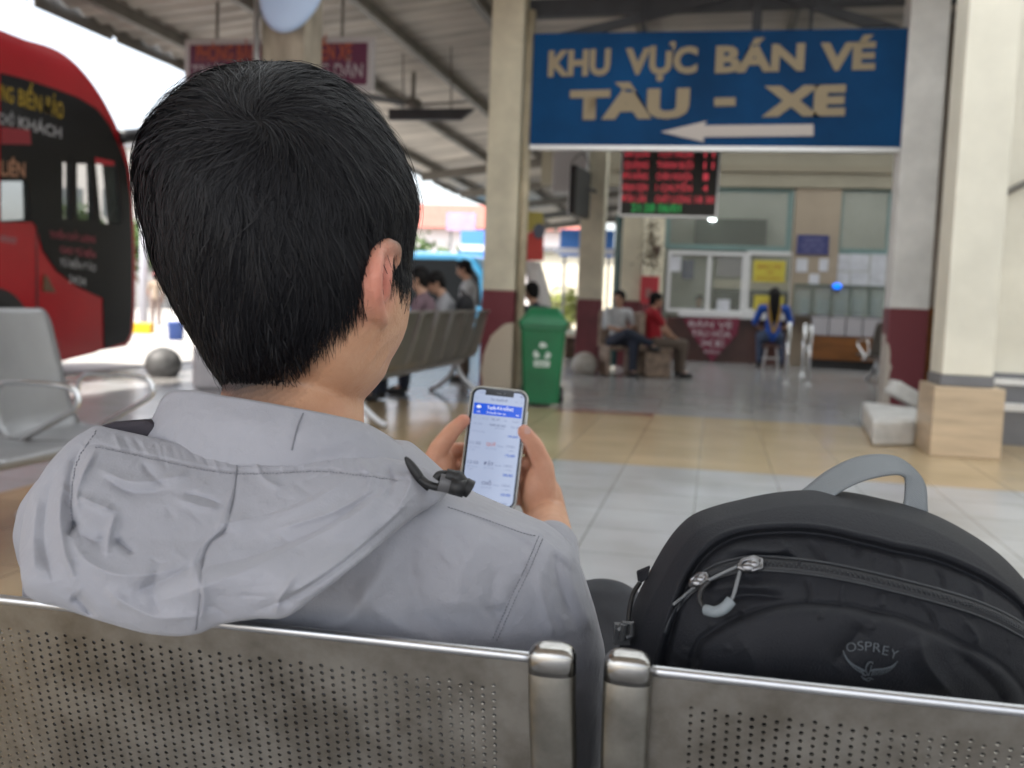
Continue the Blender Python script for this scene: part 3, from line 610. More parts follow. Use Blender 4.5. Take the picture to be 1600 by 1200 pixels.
# ---- queue barriers
def barrier(p0, p1, h, label):
    r = thing('queue_barrier', p0, label, 'barrier', 'steel queue barriers'); p0 = np.array(p0); p1 = np.array(p1)
    for p in (p0, p1):
        MB().tube([p, p + (0, 0, h)], 0.027, 12).build('post', m_chrome, r, smooth=True); MB().lathe(p, [(0.001, 0.0), (0.07, 0.0), (0.065, 0.015), (0.035, 0.02)], 18).build('foot', m_chrome, r, smooth=True)
    for z in (h - 0.03, h * 0.55): MB().tube([p0 + (0, 0, z), p1 + (0, 0, z)], 0.016, 10).build('rail', m_chrome, r, smooth=True)
f1 = on(2, 1228, 600, 0); f2 = on(2, 1262, 602, 0); f3 = on(2, 1333, 618, 0)
barrier(f1, f1 + np.array((0.12, 1.6, 0)), 0.92, 'tall bright steel queue barrier beside the woman in blue'); barrier(f2, f2 + np.array((0.1, 2.2, 0)), 0.9, 'second steel queue barrier in front of the wooden counter')

# ---- right end wall with plinth bands and bracket
rw = thing('end_wall', (4, 9.9, 0), 'ivory end wall with dark grey bands at its foot, right edge behind the nearest pillar', 'wall')
MB().bb((2.3, 9.7, 0.62), (9, 9.95, 5.0)).build('wall_face', m_ivory, rw)
for z0, z1, yy, mt in ((0.0, 0.30, 9.42, m_grey), (0.302, 0.36, 9.40, m_white), (0.362, 0.52, 9.56, m_grey), (0.522, 0.57, 9.54, m_white), (0.572, 0.618, 9.68, m_grey)):
    MB().bb((2.3, yy, z0), (9, 9.95, z1)).build('plinth_band', mt, rw)
MB().tube([on(1, 1572, 301, 9.6), on(1, 1640, 268, 9.6)], 0.03, 8).build('stay_bar', m_steel, rw)

pt2 = thing('partition_wall', (4, 14.6, 0), 'brown-grey partition wall with a wooden lower part, seen between the white column and nearest pillar', 'wall')
MB().bb((2.5, 14.5, 1.22), (9, 14.7, 5.0)).build('wall_face', M('partition_paint', (0.40, 0.35, 0.30), 0.7, var=.2, vscale=2), pt2); MB().bb((2.5, 14.47, 0), (9, 14.7, 1.218)).build('wood_panel', m_wood, pt2)
# ---- broken white concrete kerbs at the foot of the white column
m_conc = M('pale_concrete', (0.56, 0.55, 0.53), 0.8, var=0.25, vscale=5, bump=0.4, bscale=30)
bx = on(2, 1385, 697, 0)
o = MB(); o.prism([on(2, x, y, 0.0) for x, y in ((1362, 697), (1428, 697), (1432, 672), (1345, 660))], (0, 0, 0.22)); ob_ = o.build('concrete_block', m_conc, bevel=0.03)
tag(ob_, 'broken white concrete block lying at the foot of the white column', 'block', 'loose concrete blocks by the column')
g0 = on(2, 1410, 672, 0)
Rk = np.array(Matrix.Rotation(math.radians(11), 3, 'Z') @ Matrix.Rotation(math.radians(28), 3, 'Y'))
tag(MB().box(g0 + np.array((0.10, 0.25, 0.30)), (0.46, 0.25, 0.15), R=Rk).build('concrete_block', m_conc, bevel=0.02), 'white concrete slab leaning on the block beside the nearest pillar', 'block', 'loose concrete blocks by the column')

# ---- stone balls on the floor
def ball(px_, py_, rpx, mat, label, squash=0.86):
    g = on(2, px_, py_, 0); d = proj(g)[2]; r_ = rpx / FPX * d
    b = MB(); b.ell(g + np.array((0, 0, r_ * squash * 0.72)), (r_, r_, r_ * squash), 28, 18); tag(b.build('stone_ball', mat, smooth=True), label, 'stone ball', 'stone balls on the floor')
ball(255, 588, 28, M('grey_granite', (0.10, 0.10, 0.10), 0.6, var=0.5, vscale=8), 'dark grey stone ball near the platform edge, beside the bus front', 0.95)
ball(913, 584, 20, M('white_stone', (0.42, 0.39, 0.34), 0.6, var=0.4, vscale=6), 'pale stone ball on the floor left of the seated man in white shirt', 1.0)

# ---- green wheelie bin
bg_ = on(2, 845, 632, 0); bz = math.radians(8)
bn = thing('wheelie_bin', bg_, 'green wheelie bin with a white recycling mark and sloping lid', 'bin')
m_green = M('bin_green', (0.006, 0.135, 0.048), 0.42, var=0.2, vscale=3)
cb, sb_ = math.cos(bz), math.sin(bz)
def bl_(x, y, z): return bg_ + np.array((x * cb - y * sb_, x * sb_ + y * cb, z))
def rr_ring(hx, hy, z, rad, n=6, yo=0):
    pts = []
    for sx, sy, a0 in ((1, 1, 0), (-1, 1, 90), (-1, -1, 180), (1, -1, 270)):
        for k in range(n): t = math.radians(a0 + 90 * k / (n - 1)); pts.append(bl_(sx * (hx - rad) + rad * math.cos(t), yo + sy * (hy - rad) + rad * math.sin(t), z))
    return pts
BH = 0.80
MB().loft([rr_ring(0.19, 0.20, 0.03, 0.04), rr_ring(0.20, 0.21, 0.2, 0.04), rr_ring(0.235, 0.26, BH, 0.04), rr_ring(0.25, 0.275, BH + 0.01, 0.04), rr_ring(0.25, 0.275, BH + 0.05, 0.04), rr_ring(0.22, 0.25, BH + 0.052, 0.04)]).build('body', m_green, bn, autos=40)
MB().loft([rr_ring(0.262, 0.29, BH + 0.053, 0.04), rr_ring(0.262, 0.29, BH + 0.085, 0.04), rr_ring(0.22, 0.25, BH + 0.14, 0.05), rr_ring(0.16, 0.15, BH + 0.235, 0.05, yo=0.03), rr_ring(0.13, 0.11, BH + 0.245, 0.05, yo=0.03)]).build('lid', m_green, bn, autos=40)
for sx in (-1, 1):
    MB().tube([bl_(sx * 0.19, 0.24, 0.09), bl_(sx * 0.235, 0.24, 0.09)], 0.09, 24).build('wheel', m_black, bn, autos=40)
MB().tube([bl_(-0.2, 0.33, BH - 0.02), bl_(0.2, 0.33, BH - 0.02)], 0.018).build('handle', m_green, bn, smooth=True)
m_mark = M('bin_mark_white', (0.55, 0.62, 0.58), 0.6)
def bface(x, z): yy = -(0.21 + (0.26 - 0.21) * (z - 0.2) / (BH - 0.2)) - 0.004; return bl_(x, yy, z)
mk = MB(); cz = 0.56
for k in range(3):
    a0 = PI / 2 + k * 2 * PI / 3
    def pt_(a, r): return bface(r * math.cos(a) * 1.0, cz + 0.02 + r * math.sin(a))
    mk.prism([pt_(a0 - 0.75, 0.075), pt_(a0 - 0.25, 0.10), pt_(a0 + 0.25, 0.10), pt_(a0 + 0.62, 0.06), pt_(a0 + 0.35, 0.045), pt_(a0 - 0.4, 0.05)], (0, -0.003, 0))
mk.prism([bface(x, z) for x, z in ((-0.08, cz - 0.14), (0.08, cz - 0.14), (0.085, cz - 0.075), (-0.085, cz - 0.075))], (0, -0.003, 0))
mk.build('recycling_mark', m_mark, bn)
text('lettering', 'RÁC', bface(-0.055, cz - 0.128) - np.array((0, 0.004, 0)), (cb, sb_, 0), (0, 0, 1), 0.11, 0.034, m_green, bn, 0.002, 0.01)

# ================================================================== BUS AND THE WORLD OUTSIDE
def boolcut(o, mb, name='cut'):
    me = mb.mesh(name); c = bpy.data.objects.new(name, me); COL.objects.link(c); c.location = wloc(o)*0
    md = o.modifiers.new('b', 'BOOLEAN'); md.operation = 'DIFFERENCE'; md.object = c; md.solver = 'EXACT'; md.use_self = True
    dg = bpy.context.evaluated_depsgraph_get(); dg.update()
    out = bpy.data.meshes.new_from_object(o.evaluated_get(dg), depsgraph=dg)
    o.modifiers.remove(md); o.data = out; bpy.data.objects.remove(c)
BX = -8.3
bus = thing('coach', (BX, 8, -0.16), 'red sleeper coach with black glass front half and yellow lettering parked at the platform', 'bus')
m_bred = M('bus_red', (0.46, 0.006, 0.013), 0.25, coat=0.4, var=0.15, vscale=0.7)
m_bblk = M('bus_black_glass', (0.012, 0.012, 0.013), 0.2, spec=.25)
m_bpane = M('bus_pane', (0.035, 0.05, 0.05), 0.04, alpha=0.42)
def sx(px_, py_, X=BX): q = on(0, px_, py_, X); return (X, q[1], q[2])
front = [sx(*q) for q in smoothpath([(40, 62), (80, 74), (110, 92), (140, 124), (165, 162), (187, 208), (202, 255), (208, 310), (211, 400), (211, 480), (207, 525), (197, 541)], 34)]
side = front + [sx(155, 548), sx(150, 551), sx(90, 566)]
side = side + [(BX, 1.0, side[-1][2]), (BX, 1.0, front[0][2])]
hull = MB(); hull.prism(side, (-2.5, 0, 0)); body = hull.build('body', m_bred, None, bevel=0.0)
cut = MB(); cut.bb((BX - 0.08, 2.0, 1.45), (BX - 2.42, 12.4, 3.3)); cut.bb((BX - 2.3, 9.2, 1.6), (BX - 2.7, 12.3, 3.2)); cut.bb((BX - 0.22, 12.0, 1.5), (BX - 2.3, 13.6, 3.0))
wins = [[(0, 283), (44, 283), (46, 343), (0, 346)], [(97, 254), (111, 254), (111, 342), (97, 342)], [(119, 256), (143, 256), (146, 344), (120, 343)], [(148, 252), (181, 252), (190, 350), (157, 349)]]
for q in wins: cut.prism([np.array(sx(x, y)) + (0.2, 0, 0) for x, y in q], (-2.9, 0, 0))
boolcut(body, cut)
body.data.materials.append(M('bus_interior', (0.02, 0.021, 0.022), 0.6))
_o = np.array([(q_[1], q_[2]) for q_ in side]); _c = _o.mean(0); _o = [tuple(_c + (q_ - _c) * 0.985) for q_ in _o]
for p_ in body.data.polygons:
    j = len(_o) - 1; ins = False
    for i in range(len(_o)):
        if (_o[i][1] > p_.center[2]) != (_o[j][1] > p_.center[2]) and p_.center[1] < (_o[j][0] - _o[i][0]) * (p_.center[2] - _o[i][1]) / (_o[j][1] - _o[i][1] + 1e-12) + _o[i][0]: ins = not ins
        j = i
    if ins and BX - 2.495 < p_.center[0] < BX - 0.002: p_.material_index = 1
body.parent = bus; body.location = -bus.location
blk = [(0, 114), (40, 124), (85, 139), (120, 152), (150, 170), (170, 195), (186, 230), (197, 262), (203, 310), (206, 400), (206, 480), (203, 520), (196, 535), (162, 545), (160, 466), (120, 448), (88, 424), (66, 392), (57, 356), (50, 347), (0, 347)]
g = MB(); g.prism([np.array(sx(x, y)) + (0.001, 0, 0) for x, y in blk], (0.012, 0, 0)); glass = g.build('black_glass', m_bblk, None)
cut2 = MB()
for q in wins: cut2.prism([np.array(sx(x, y)) + (0.3, 0, 0) for x, y in q], (-0.6, 0, 0))
boolcut(glass, cut2); glass.parent = bus; glass.location = -bus.location
for q in wins: MB().prism([np.array(sx(x, y)) + (-0.02, 0, 0) for x, y in q], (0.006, 0, 0)).build('pane', m_bpane, bus)
rd = [(0, 198), (45, 203), (47, 226), (0, 225)]; MB().prism([np.array(sx(x, y)) + (0.0135, 0, 0) for x, y in rd], (0.003, 0, 0)).build('red_label', M('bus_label_red', (0.30, 0.02, 0.03), 0.5), bus)
MB().prism([np.array(sx(x, y)) + (0.0135, 0, 0) for x, y in ((147, 246), (176, 252), (177, 259), (148, 256))], (0.004, 0, 0)).build('red_label', M('bus_trim_red', (0.5, 0.01, 0.02), 0.5), bus)
def bt(s, xa, ya, xb, yb, hpx, mat):
    a = np.array(sx(xa, ya)); b2 = np.array(sx(xb, yb)); d = proj(a)[2]
    text('lettering', s, a + (0.018, 0, 0), b2 - a, (0, 0, 1), np.linalg.norm(b2 - a), hpx / FPX * d, mat, bus, 0, 0.015)
m_by = M('bus_yellow', (0.42, 0.28, 0.01), 0.5); m_bw = M('bus_white_text', (0.42, 0.42, 0.42), 0.5); m_br = M('bus_red_text', (0.34, 0.05, 0.07), 0.5); m_bo = M('bus_orange_text', (0.5, 0.25, 0.14), 0.5)
bt('NG', 0, 156, 19, 162, 25, m_by); bt('BIỂN', 27, 164, 63, 175, 26, m_by); bt('ĐẢO', 69, 177, 97, 186, 26, m_by)
bt('CHỞ', -4, 193, 20, 197, 17, m_bw); bt('KHÁCH', 27, 199, 94, 216, 18, m_bw)
bt('LIÊN', 0, 274, 37, 277, 24, m_bo); bt('TUYẾN CHẤT LƯỢNG', 76, 371, 147, 379, 10, m_br); bt('CAO TỪ BẾN', 92, 394, 147, 403, 10, m_br)
bt('TỪ BIỂN ĐẢO', 92, 415, 148, 424, 11, m_bw); bt('24/24', 106, 441, 132, 446, 12, m_bw)
MB().prism([np.array(sx(x, y)) + (0.002, 0, 0) for x, y in ((67, 430), (72, 432), (85, 457), (66, 455))], (0.02, 0, 0)).build('door_handle', M('brass_brown', (0.13, 0.07, 0.03), 0.4), bus, bevel=0.004)
MB().prism([np.array(sx(x, y)) + (0.0, 0, 0) for x, y in ((56, 356), (58, 356), (60, 570), (57, 571))], (0.004, 0, 0)).build('door_seam', m_black, bus)
MB().prism([np.array(sx(x, y)) + (0.0, 0, 0) for x, y in ((0, 367), (26, 372), (24, 381), (0, 377))], (0.004, 0, 0)).build('side_trim', M('trim_pink', (0.34, 0.10, 0.11), 0.4), bus)
wc = np.array((BX, sx(-8, 520)[1], 0.36))
MB().tube([wc + (0.012, 0, 0), wc + (-0.3, 0, 0)], 0.66, 36).build('wheel_arch', m_black, bus)
wh = MB().tube([wc + (0.02, 0, 0), wc + (-0.28, 0, 0)], 0.5, 36).build('wheel', M('tyre', (0.02, 0.02, 0.02), 0.8), bus, autos=40)
MB().tube([wc + (0.035, 0, 0), wc + (0.0, 0, 0)], 0.28, 24).build('rim', m_alu, wh, autos=40)
for yy in (2.4,):
    w2 = MB().tube([(BX + 0.02, yy, 0.36), (BX - 0.28, yy, 0.36)], 0.5, 36).build('wheel', M('tyre_b', (0.02, 0.02, 0.02), 0.8), bus, autos=40)
mr = MB(); mr.tube(smoothpath([np.array(sx(186, 214)) + (0.0, 0, 0), np.array(sx(200, 209)) + (0.25, .25, .02), np.array(sx(214, 216)) + (0.45, .45, 0), np.array(sx(222, 235)) + (0.5, .5, -.1)], 14), [0.10] * 14, 10); mr.build('mirror_arm', m_black, bus, smooth=True)
MB().ell(np.array(sx(224, 258)) + (0.5, .5, -0.05), (0.12, 0.07, 0.25)).build('mirror', m_black, bus, smooth=True)
MB().tube(smoothpath([np.array(sx(176, 352)) + (-0.05, 0, 0), np.array(sx(177, 342)) + (-0.05, 0, 0), np.array(sx(182, 330)) + (-0.05, 0, 0), np.array(sx(189, 325)) + (-0.05, 0, 0)], 10), 0.02, 8).build('grab_rail', m_black, bus)
MB().ell(np.array(sx(168, 362)) + (-1.2, 0.1, -.1), (0.25, 0.2, 0.35)).build('driver_seat', m_grey, bus, smooth=True)

# blue minibus seen from the rear
VY = 30.0
vb = thing('minibus', on(1, 690, 490, VY), 'blue roofed minibus with a wide dark rear window, beyond the row of seats', 'van')
def van(px_, py_, dy=0): q = on(1, px_, py_, VY); return np.array((q[0], VY + dy, q[2]))
outl = [(590, 430), (596, 405), (612, 396), (650, 392), (715, 394), (740, 402), (755, 425), (759, 470), (759, 525), (590, 525)]
vm = M('van_blue', (0.015, 0.16, 0.30), 0.3, coat=0.5)
MB().prism([van(x, y) for x, y in outl], (0.0, 4.5, 0)).build('body', vm, vb, bevel=0.08)
MB().prism([van(x, y) for x, y in ((600, 428), (612, 408), (650, 404), (712, 405), (735, 413), (748, 432), (752, 478), (600, 480))], (0, -0.02, 0)).build('rear_window', M('van_glass', (0.006, 0.007, 0.008), 0.6, spec=.06), vb)
for x in (612, 736): MB().tube([van(x, 525) + (0, 0.3, -0.1), van(x, 525) + (0, 0.9, -0.1)], 0.36, 20).build('wheel', m_black, vb, autos=40)
MB().bb(van(590, 522, -0.1), van(759, 512, 0.0)).build('bumper', m_grey, vb)

# buildings, boards and greenery across the road
def box_at(x0, y0, x1, y1, Y, depth): 
    a = on(1, x0, y1, Y); b2 = on(1, x1, y0, Y); return np.array((a[0], Y, a[2])), np.array((b2[0], Y + depth, b2[2]))
hs = thing('house', on(1, 680, 470, 60), 'white house with a low red tiled roof across the road', 'house')
a, b2 = box_at(560, 362, 900, 480, 60, 10); a[2] = -0.16; MB().bb(a, b2).build('wall', M('house_white', (0.72, 0.68, 0.68), 0.7), hs)
MB().prism([(a[0] - 1, 59.3, b2[2]), (b2[0] + 1, 59.3, b2[2]), (b2[0] - 3.5, 62.5, b2[2] + 1.7), (a[0] + 3, 62.5, b2[2] + 1.7)], (0, 5, -0.0)).build('roof', M('red_tiles', (0.42, 0.13, 0.10), 0.7, var=0.3, vscale=4), hs)
for k in range(4): MB().bb((a[0] + 2 + k * 3, 59.9, a[2] + 1.0), (a[0] + 3.4 + k * 3, 59.99, a[2] + 2.6)).build('window', M('dull_glass', (0.2, 0.2, 0.22), 0.2), hs)
def board(x0, y0, x1, y1, Y, mat, label, band=None, legs=True):
    a, b2 = box_at(x0, y0, x1, y1, Y, 0.12); r = thing('billboard', ((a[0] + b2[0]) / 2, Y, -0.16), label, 'sign')
    MB().bb(a, b2).build('panel', mat, r)
    if band: a2, b3 = box_at(*band, Y - 0.02, 0.018); MB().bb(a2, b3).build('white_band', M('band_white', (0.6, 0.62, 0.7), 0.5), r)
    if legs:
        for x in (a[0] + 0.2, b2[0] - 0.2): MB().tube([(x, Y + 0.2, -0.16), (x, Y + 0.2, b2[2])], 0.06, 8).build('leg', m_grey, r)
m_bb = M('board_blue', (0.05, 0.19, 0.58), 0.5); m_pb = M('board_purple', (0.40, 0.27, 0.42), 0.6, var=0.2, vscale=2)
board(719, 361, 790, 402, 42, m_bb, 'blue roadside board with a white strip, just left of the cream column', (719, 384, 790, 391))
board(874, 360, 960, 400, 42, m_bb, 'blue roadside board between the red banner and the second cream column', (866, 389, 960, 396))
board(697, 333, 743, 360, 48, m_pb, 'pale purple roadside board above the red roof')
# trees
def tree(base, h, r_, nl, seed, label, col=(0.07, 0.13, 0.025), leaf=0.16):
    q = np.random.default_rng(seed); t = thing('tree', base, label, 'tree'); base = np.array(base)
    tk = MB(); tk.tube([base, base + (0.1, 0, h * 0.35), base + (0, 0.1, h * 0.6)], [0.16, 0.11, 0.05], 8)
    for k in range(5):
        an = q.uniform(0, 6.28); tk.tube([base + (0, 0, h * (0.3 + 0.06 * k)), base + (math.cos(an) * r_ * 0.7, math.sin(an) * r_ * 0.7, h * (0.55 + 0.07 * k))], [0.06, 0.02], 6)
    tk.build('trunk', M('bark', (0.12, 0.09, 0.06), 0.9), t)
    lf = MB(); cl = [base + np.array((q.normal(0, r_ * 0.5), q.normal(0, r_ * 0.5), h * q.uniform(0.45, 0.98))) for _ in range(14)]
    C = np.array([cl[q.integers(14)] for _ in range(nl)]) + q.normal(0, r_ * 0.24, (nl, 3))
    for c in C:
        u1 = q.normal(size=3); u1 /= np.linalg.norm(u1); u2 = np.cross(u1, q.normal(size=3)); u2 /= np.linalg.norm(u2); s1 = leaf * q.uniform(0.6, 1.3)
        lf.add([c - u1 * s1, c - u2 * s1 * .5, c + u1 * s1, c + u2 * s1 * .5], [(0, 1, 2, 3)])
    lf.build('crown', M('leaves', col, 0.6, var=0.5, vscale=1.5), t)
for i, (x, Y, h, lab) in enumerate(((655, 50, 3.9, 'rounded green tree in front of the white house, beside the face of the man'), (690, 52, 4.0, 'bushy tree below the purple board'), (735, 46, 3.0, 'small tree under the blue board left of the cream column'), (620, 54, 4.6, 'green tree beyond the minibus, mostly behind the head of the man'))):
    g0 = on(1, x, 470, Y); tree((g0[0], Y, -0.16), h, 1.7, 900, 20 + i, lab, leaf=0.22)
g0 = on(1, 888, 470, 44); tree((g0[0], 44, -0.16), 1.5, 1.3, 800, 31, 'yellow-green bush beside the second cream column', (0.30, 0.34, 0.08), 0.14)
g0 = on(1, 222, 470, 44); tree((g0[0], 44, -0.16), 4.0, 1.4, 700, 33, 'green roadside tree right of the coach front', leaf=0.2)
g0 = on(1, 120, 400, 46); tree((g0[0], 46, -0.16), 5.0, 1.5, 700, 34, 'green tree seen through the coach windows', leaf=0.2)
# pale wall building behind column C
pb = thing('house', on(1, 890, 440, 55), 'pale cream building across the road, right of the drain pipe', 'house')
a, b2 = box_at(825, 398, 1000, 480, 50, 6); a[2] = -0.16; MB().bb(a, b2).build('wall', M('pale_cream', (0.72, 0.66, 0.52), 0.7), pb); MB().bb((a[0] - .3, 49.7, b2[2]), (b2[0] + .3, 56.3, b2[2] + 0.25)).build('roof', m_grey, pb)
pb2 = thing('house', on(0, 180, 430, -22), 'tall pale building beyond the coach front', 'house')
a, b2 = box_at(60, 232, 212, 470, 52, 10); a[2] = -0.16; MB().bb(a, b2).build('wall', M('pale_wall', (0.60, 0.58, 0.55), 0.7), pb2); MB().bb((a[0] - .3, 51.7, b2[2]), (b2[0] + .3, 62.3, b2[2] + 0.3)).build('roof', m_grey, pb2)
for k in range(6):
    for j in range(2): MB().bb((a[0] + 0.6 + k * 0.9, 51.95, 2.0 + j * 3), (a[0] + 1.1 + k * 0.9, 51.995, 3.6 + j * 3)).build('window', M('house_pane', (0.15, 0.17, 0.18), 0.15), pb2)
a, b2 = box_at(205, 425, 330, 470, 56, 8); a[2] = -0.16
pb3 = thing('house', a, 'low white house beyond the man in the red cap', 'house'); MB().bb(a, b2).build('wall', M('white_house_wall', (0.68, 0.66, 0.6), 0.7), pb3); MB().bb((a[0] - .3, 55.7, b2[2]), (b2[0] + .3, 64, b2[2] + .3)).build('roof', M('dull_roof', (0.3, 0.2, 0.16), 0.7), pb3)
lp_ = on(1, 224, 505, 30)
pl_ = thing('lamp_post', (lp_[0], 30, -0.16), 'pale grey post beyond the coach front beside the man in red cap', 'post'); MB().tube([(lp_[0], 30, -0.16), (lp_[0], 30, 6.5)], [0.14, 0.09], 12).build('pole', M('post_grey', (0.5, 0.5, 0.55), 0.5), pl_, smooth=True); MB().box((lp_[0] - .3, 30, 6.5), (0.8, 0.2, 0.1)).build('lamp_head', m_alu, pl_)
cr = on(1, 272, 505, 22)
tag(MB().lathe((cr[0] + .05, 22, -0.16), [(0.001, 0), (0.17, 0.0), (0.20, 0.42), (0.21, 0.43), (0.2, 0.45), (0.17, 0.45), (0.15, 0.05), (0.001, 0.05)], 20).build('bucket', M('bucket_blue', (0.03, 0.08, 0.3), 0.4), smooth=True), 'blue tub standing on the road beside the head of the man', 'tub')
tag(MB().box((cr[0] + 0.1, 20.5, 0.16 ), (0.42, 0.4, 0.24), rz=0.3).build('crate', M('crate_yellow', (0.62, 0.36, 0.005), 0.5), bevel=0.02), 'bright yellow crate on the road left of the head of the man', 'crate')

# red and yellow banner with pale drape beside column A
BY = 13.0
bs = thing('banner_stand', on(2, 838, 590, 0), 'red and yellow banner with a grey roundel above a pale drape, behind the cream column', 'banner')
def bp(x, y, Y=BY): return on(1, x, y, Y)
MB().prism([bp(x, y) for x, y in ((818, 368), (849, 352), (849, 407), (818, 408))], (0, 0.02, 0)).build('red_panel', M('banner_red', (0.5, 0.055, 0.045), 0.6), bs)
MB().prism([bp(x, y) for x, y in ((818, 330), (848, 332), (849, 351), (818, 367))], (0, 0.02, 0)).build('yellow_panel', M('banner_yellow', (0.40, 0.34, 0.08), 0.6), bs)
cc = bp(842, 361, BY - 0.03); MB().prism([cc + np.array((0.075 * math.cos(t), 0, 0.10 * math.sin(t))) for t in np.linspace(0, 2 * PI, 24)[:-1]], (0, 0.02, 0)).build('roundel', M('roundel_grey', (0.09, 0.10, 0.14), 0.6), bs)
dr = []
for i, y in enumerate(np.linspace(409, 590, 12)):
    c = bp(832 + 14 * math.sin(i / 11 * 2.6) , y, BY + 0.12); rr = 0.10 + 0.05 * math.sin(i / 11 * PI)
    dr.append([c + np.array((rr * math.cos(t) * (1 + 0.12 * math.sin(5 * t)), rr * math.sin(t) * (1 + 0.12 * math.sin(5 * t)), 0)) for t in np.linspace(0, 2 * PI, 25)[:-1]])
MB().loft(dr).build('drape', M('pale_drape', (0.55, 0.52, 0.50), 0.8), bs, smooth=True)
MB().tube([bp(818, 325, BY + 0.06), (bp(818, 325)[0], BY + 0.06, 0.0)], 0.02, 8).build('pole', m_steel, bs)

# ================================================================== WAITING BENCHES (rows of steel seats)
def bench_parts(root, n, pitch, m_shell, m_frame, wtop=0.47, wbot=0.53, arms=True, end='y'):
    prof = smoothpath([(0.235, 0.405), (0.25, 0.425), (0.235, 0.440), (0.10, 0.428), (-0.06, 0.420), (-0.16, 0.428), (-0.215, 0.47), (-0.245, 0.56), (-0.30, 0.78), (-0.335, 0.93), (-0.345, 0.965), (-0.362, 0.975), (-0.372, 0.955)], 44)
    for i in range(n):
        xc = (i - (n - 1) / 2) * pitch; G = []
        for (y, z) in prof:
            t = np.clip((z - 0.45) / 0.5, 0, 1); wd = wbot + (wtop - wbot) * t
            if z > 0.90: wd -= 0.06 * (np.clip((z - 0.90) / 0.075, 0, 1)) ** 2
            cv = np.linspace(-1, 1, 13); G.append([(xc + wd / 2 * c, y - 0.02 * (c * c) * (1 if z > 0.44 else 0) * -1, z + 0.006 * c ** 6 * (z < 0.45)) for c in cv])
        MB().grid(G).build('seat_shell', m_shell, root, smooth=True, solid=0.012)
    L = n * pitch
    MB().bb((-L / 2, -0.05, 0.345), (L / 2, 0.03, 0.395)).build('beam', m_frame, root, bevel=0.006)
    for i in range(n): xc = (i - (n - 1) / 2) * pitch; MB().bb((xc - 0.05, -0.12, 0.396), (xc + 0.05, 0.14, 0.412)).build('seat_bracket', m_frame, root)
    for xe in (-L / 2 + 0.25, L / 2 - 0.25):
        lg = MB(); lg.tube(smoothpath([(xe, -0.01, 0.36), (xe, 0.06, 0.2), (xe, 0.20, 0.07), (xe, 0.30, 0.015)], 12), [0.03] * 12, 10); lg.tube(smoothpath([(xe, -0.01, 0.36), (xe, -0.08, 0.2), (xe, -0.22, 0.07), (xe, -0.32, 0.015)], 12), [0.03] * 12, 10)
        lg.build('leg', m_frame, root, smooth=True)
    if arms:
        for i in range(n + 1):
            xa = (i - n / 2) * pitch
            pts = smoothpath([(xa, -0.22, 0.42), (xa, -0.20, 0.60), (xa, -0.17, 0.66), (xa, -0.10, 0.675), (xa, 0.10, 0.675), (xa, 0.18, 0.655), (xa, 0.20, 0.61), (xa, 0.17, 0.57), (xa, 0.05, 0.50), (xa, -0.08, 0.42), (xa, -0.10, 0.37)], 50)
            MB().tube(pts, 0.0125, 10).build('armrest', m_chrome, root, smooth=True)
m_sh1 = M('pale_steel_seat', (0.34, 0.34, 0.35), 0.42, metal=0.55, var=0.12, vscale=3); m_sh2 = M('brown_grey_seat', (0.19, 0.175, 0.155), 0.38, metal=0.5, var=0.2, vscale=3)
m_fr2 = M('bench_frame', (0.45, 0.45, 0.46), 0.35, metal=0.7)
b1 = thing('waiting_bench', (-2.78, 2.86, 0), 'pale steel row of seats with chrome loop armrests at the far left, beside the man', 'bench', 'rows of waiting seats', rz=-PI / 2)
bench_parts(b1, 5, 0.56, m_sh1, m_fr2)
b2_ = thing('waiting_bench', (-2.95, 9.6, 0), 'brown-grey row of steel seats turned to the road, with people sitting beside the cream column', 'bench', 'rows of waiting seats', rz=PI / 2)
bench_parts(b2_, 7, 0.56, m_sh2, m_fr2, arms=False)
q = on(2, 1365, 610, 0)
b3_ = thing('waiting_bench', (q[0] + 0.9, 17.5, 0), 'grey steel seats at the back half hidden by the white column', 'bench', 'rows of waiting seats', rz=0.3)
bench_parts(b3_, 3, 0.56, m_sh2, m_fr2)
# patterned stone chairs at the back
m_pat = M('mottled_stone', (0.36, 0.26, 0.19), 0.6, col2=(0.14, 0.10, 0.075), vscale=9)
def stone_chair(loc, rz, label):   # modelled about its base
    r = thing('stone_chair', loc, label, 'chair', 'mottled chairs by the columns', rz)
    for n_, a, b in (('seat', (-0.24, -0.22, 0.40), (0.24, 0.24, 0.46)), ('backrest', (-0.24, -0.30, 0.42), (0.24, -0.222, 1.0)), ('side_panel', (-0.24, -0.2, 0.0), (-0.18, 0.22, 0.398)), ('side_panel', (0.18, -0.2, 0.0), (0.24, 0.22, 0.398))):
        MB().bb(a, b).build(n_, m_pat, r, bevel=0.03)
    return r
sE = on(2, 962, 588, 0); sF = on(2, 1018, 590, 0)
stone_chair((sE[0] - .02, sE[1] + .3, 0), PI + 0.45, 'mottled chair under the man in white shirt')
stone_chair((sF[0], sF[1] + 0.2, 0), -1.2, 'mottled chair under the person in red')
sH = on(2, 905, 560, 0)
stone_chair((sH[0], sH[1], 0), 2.6, 'empty mottled chair behind the green bin beside the stone ball')

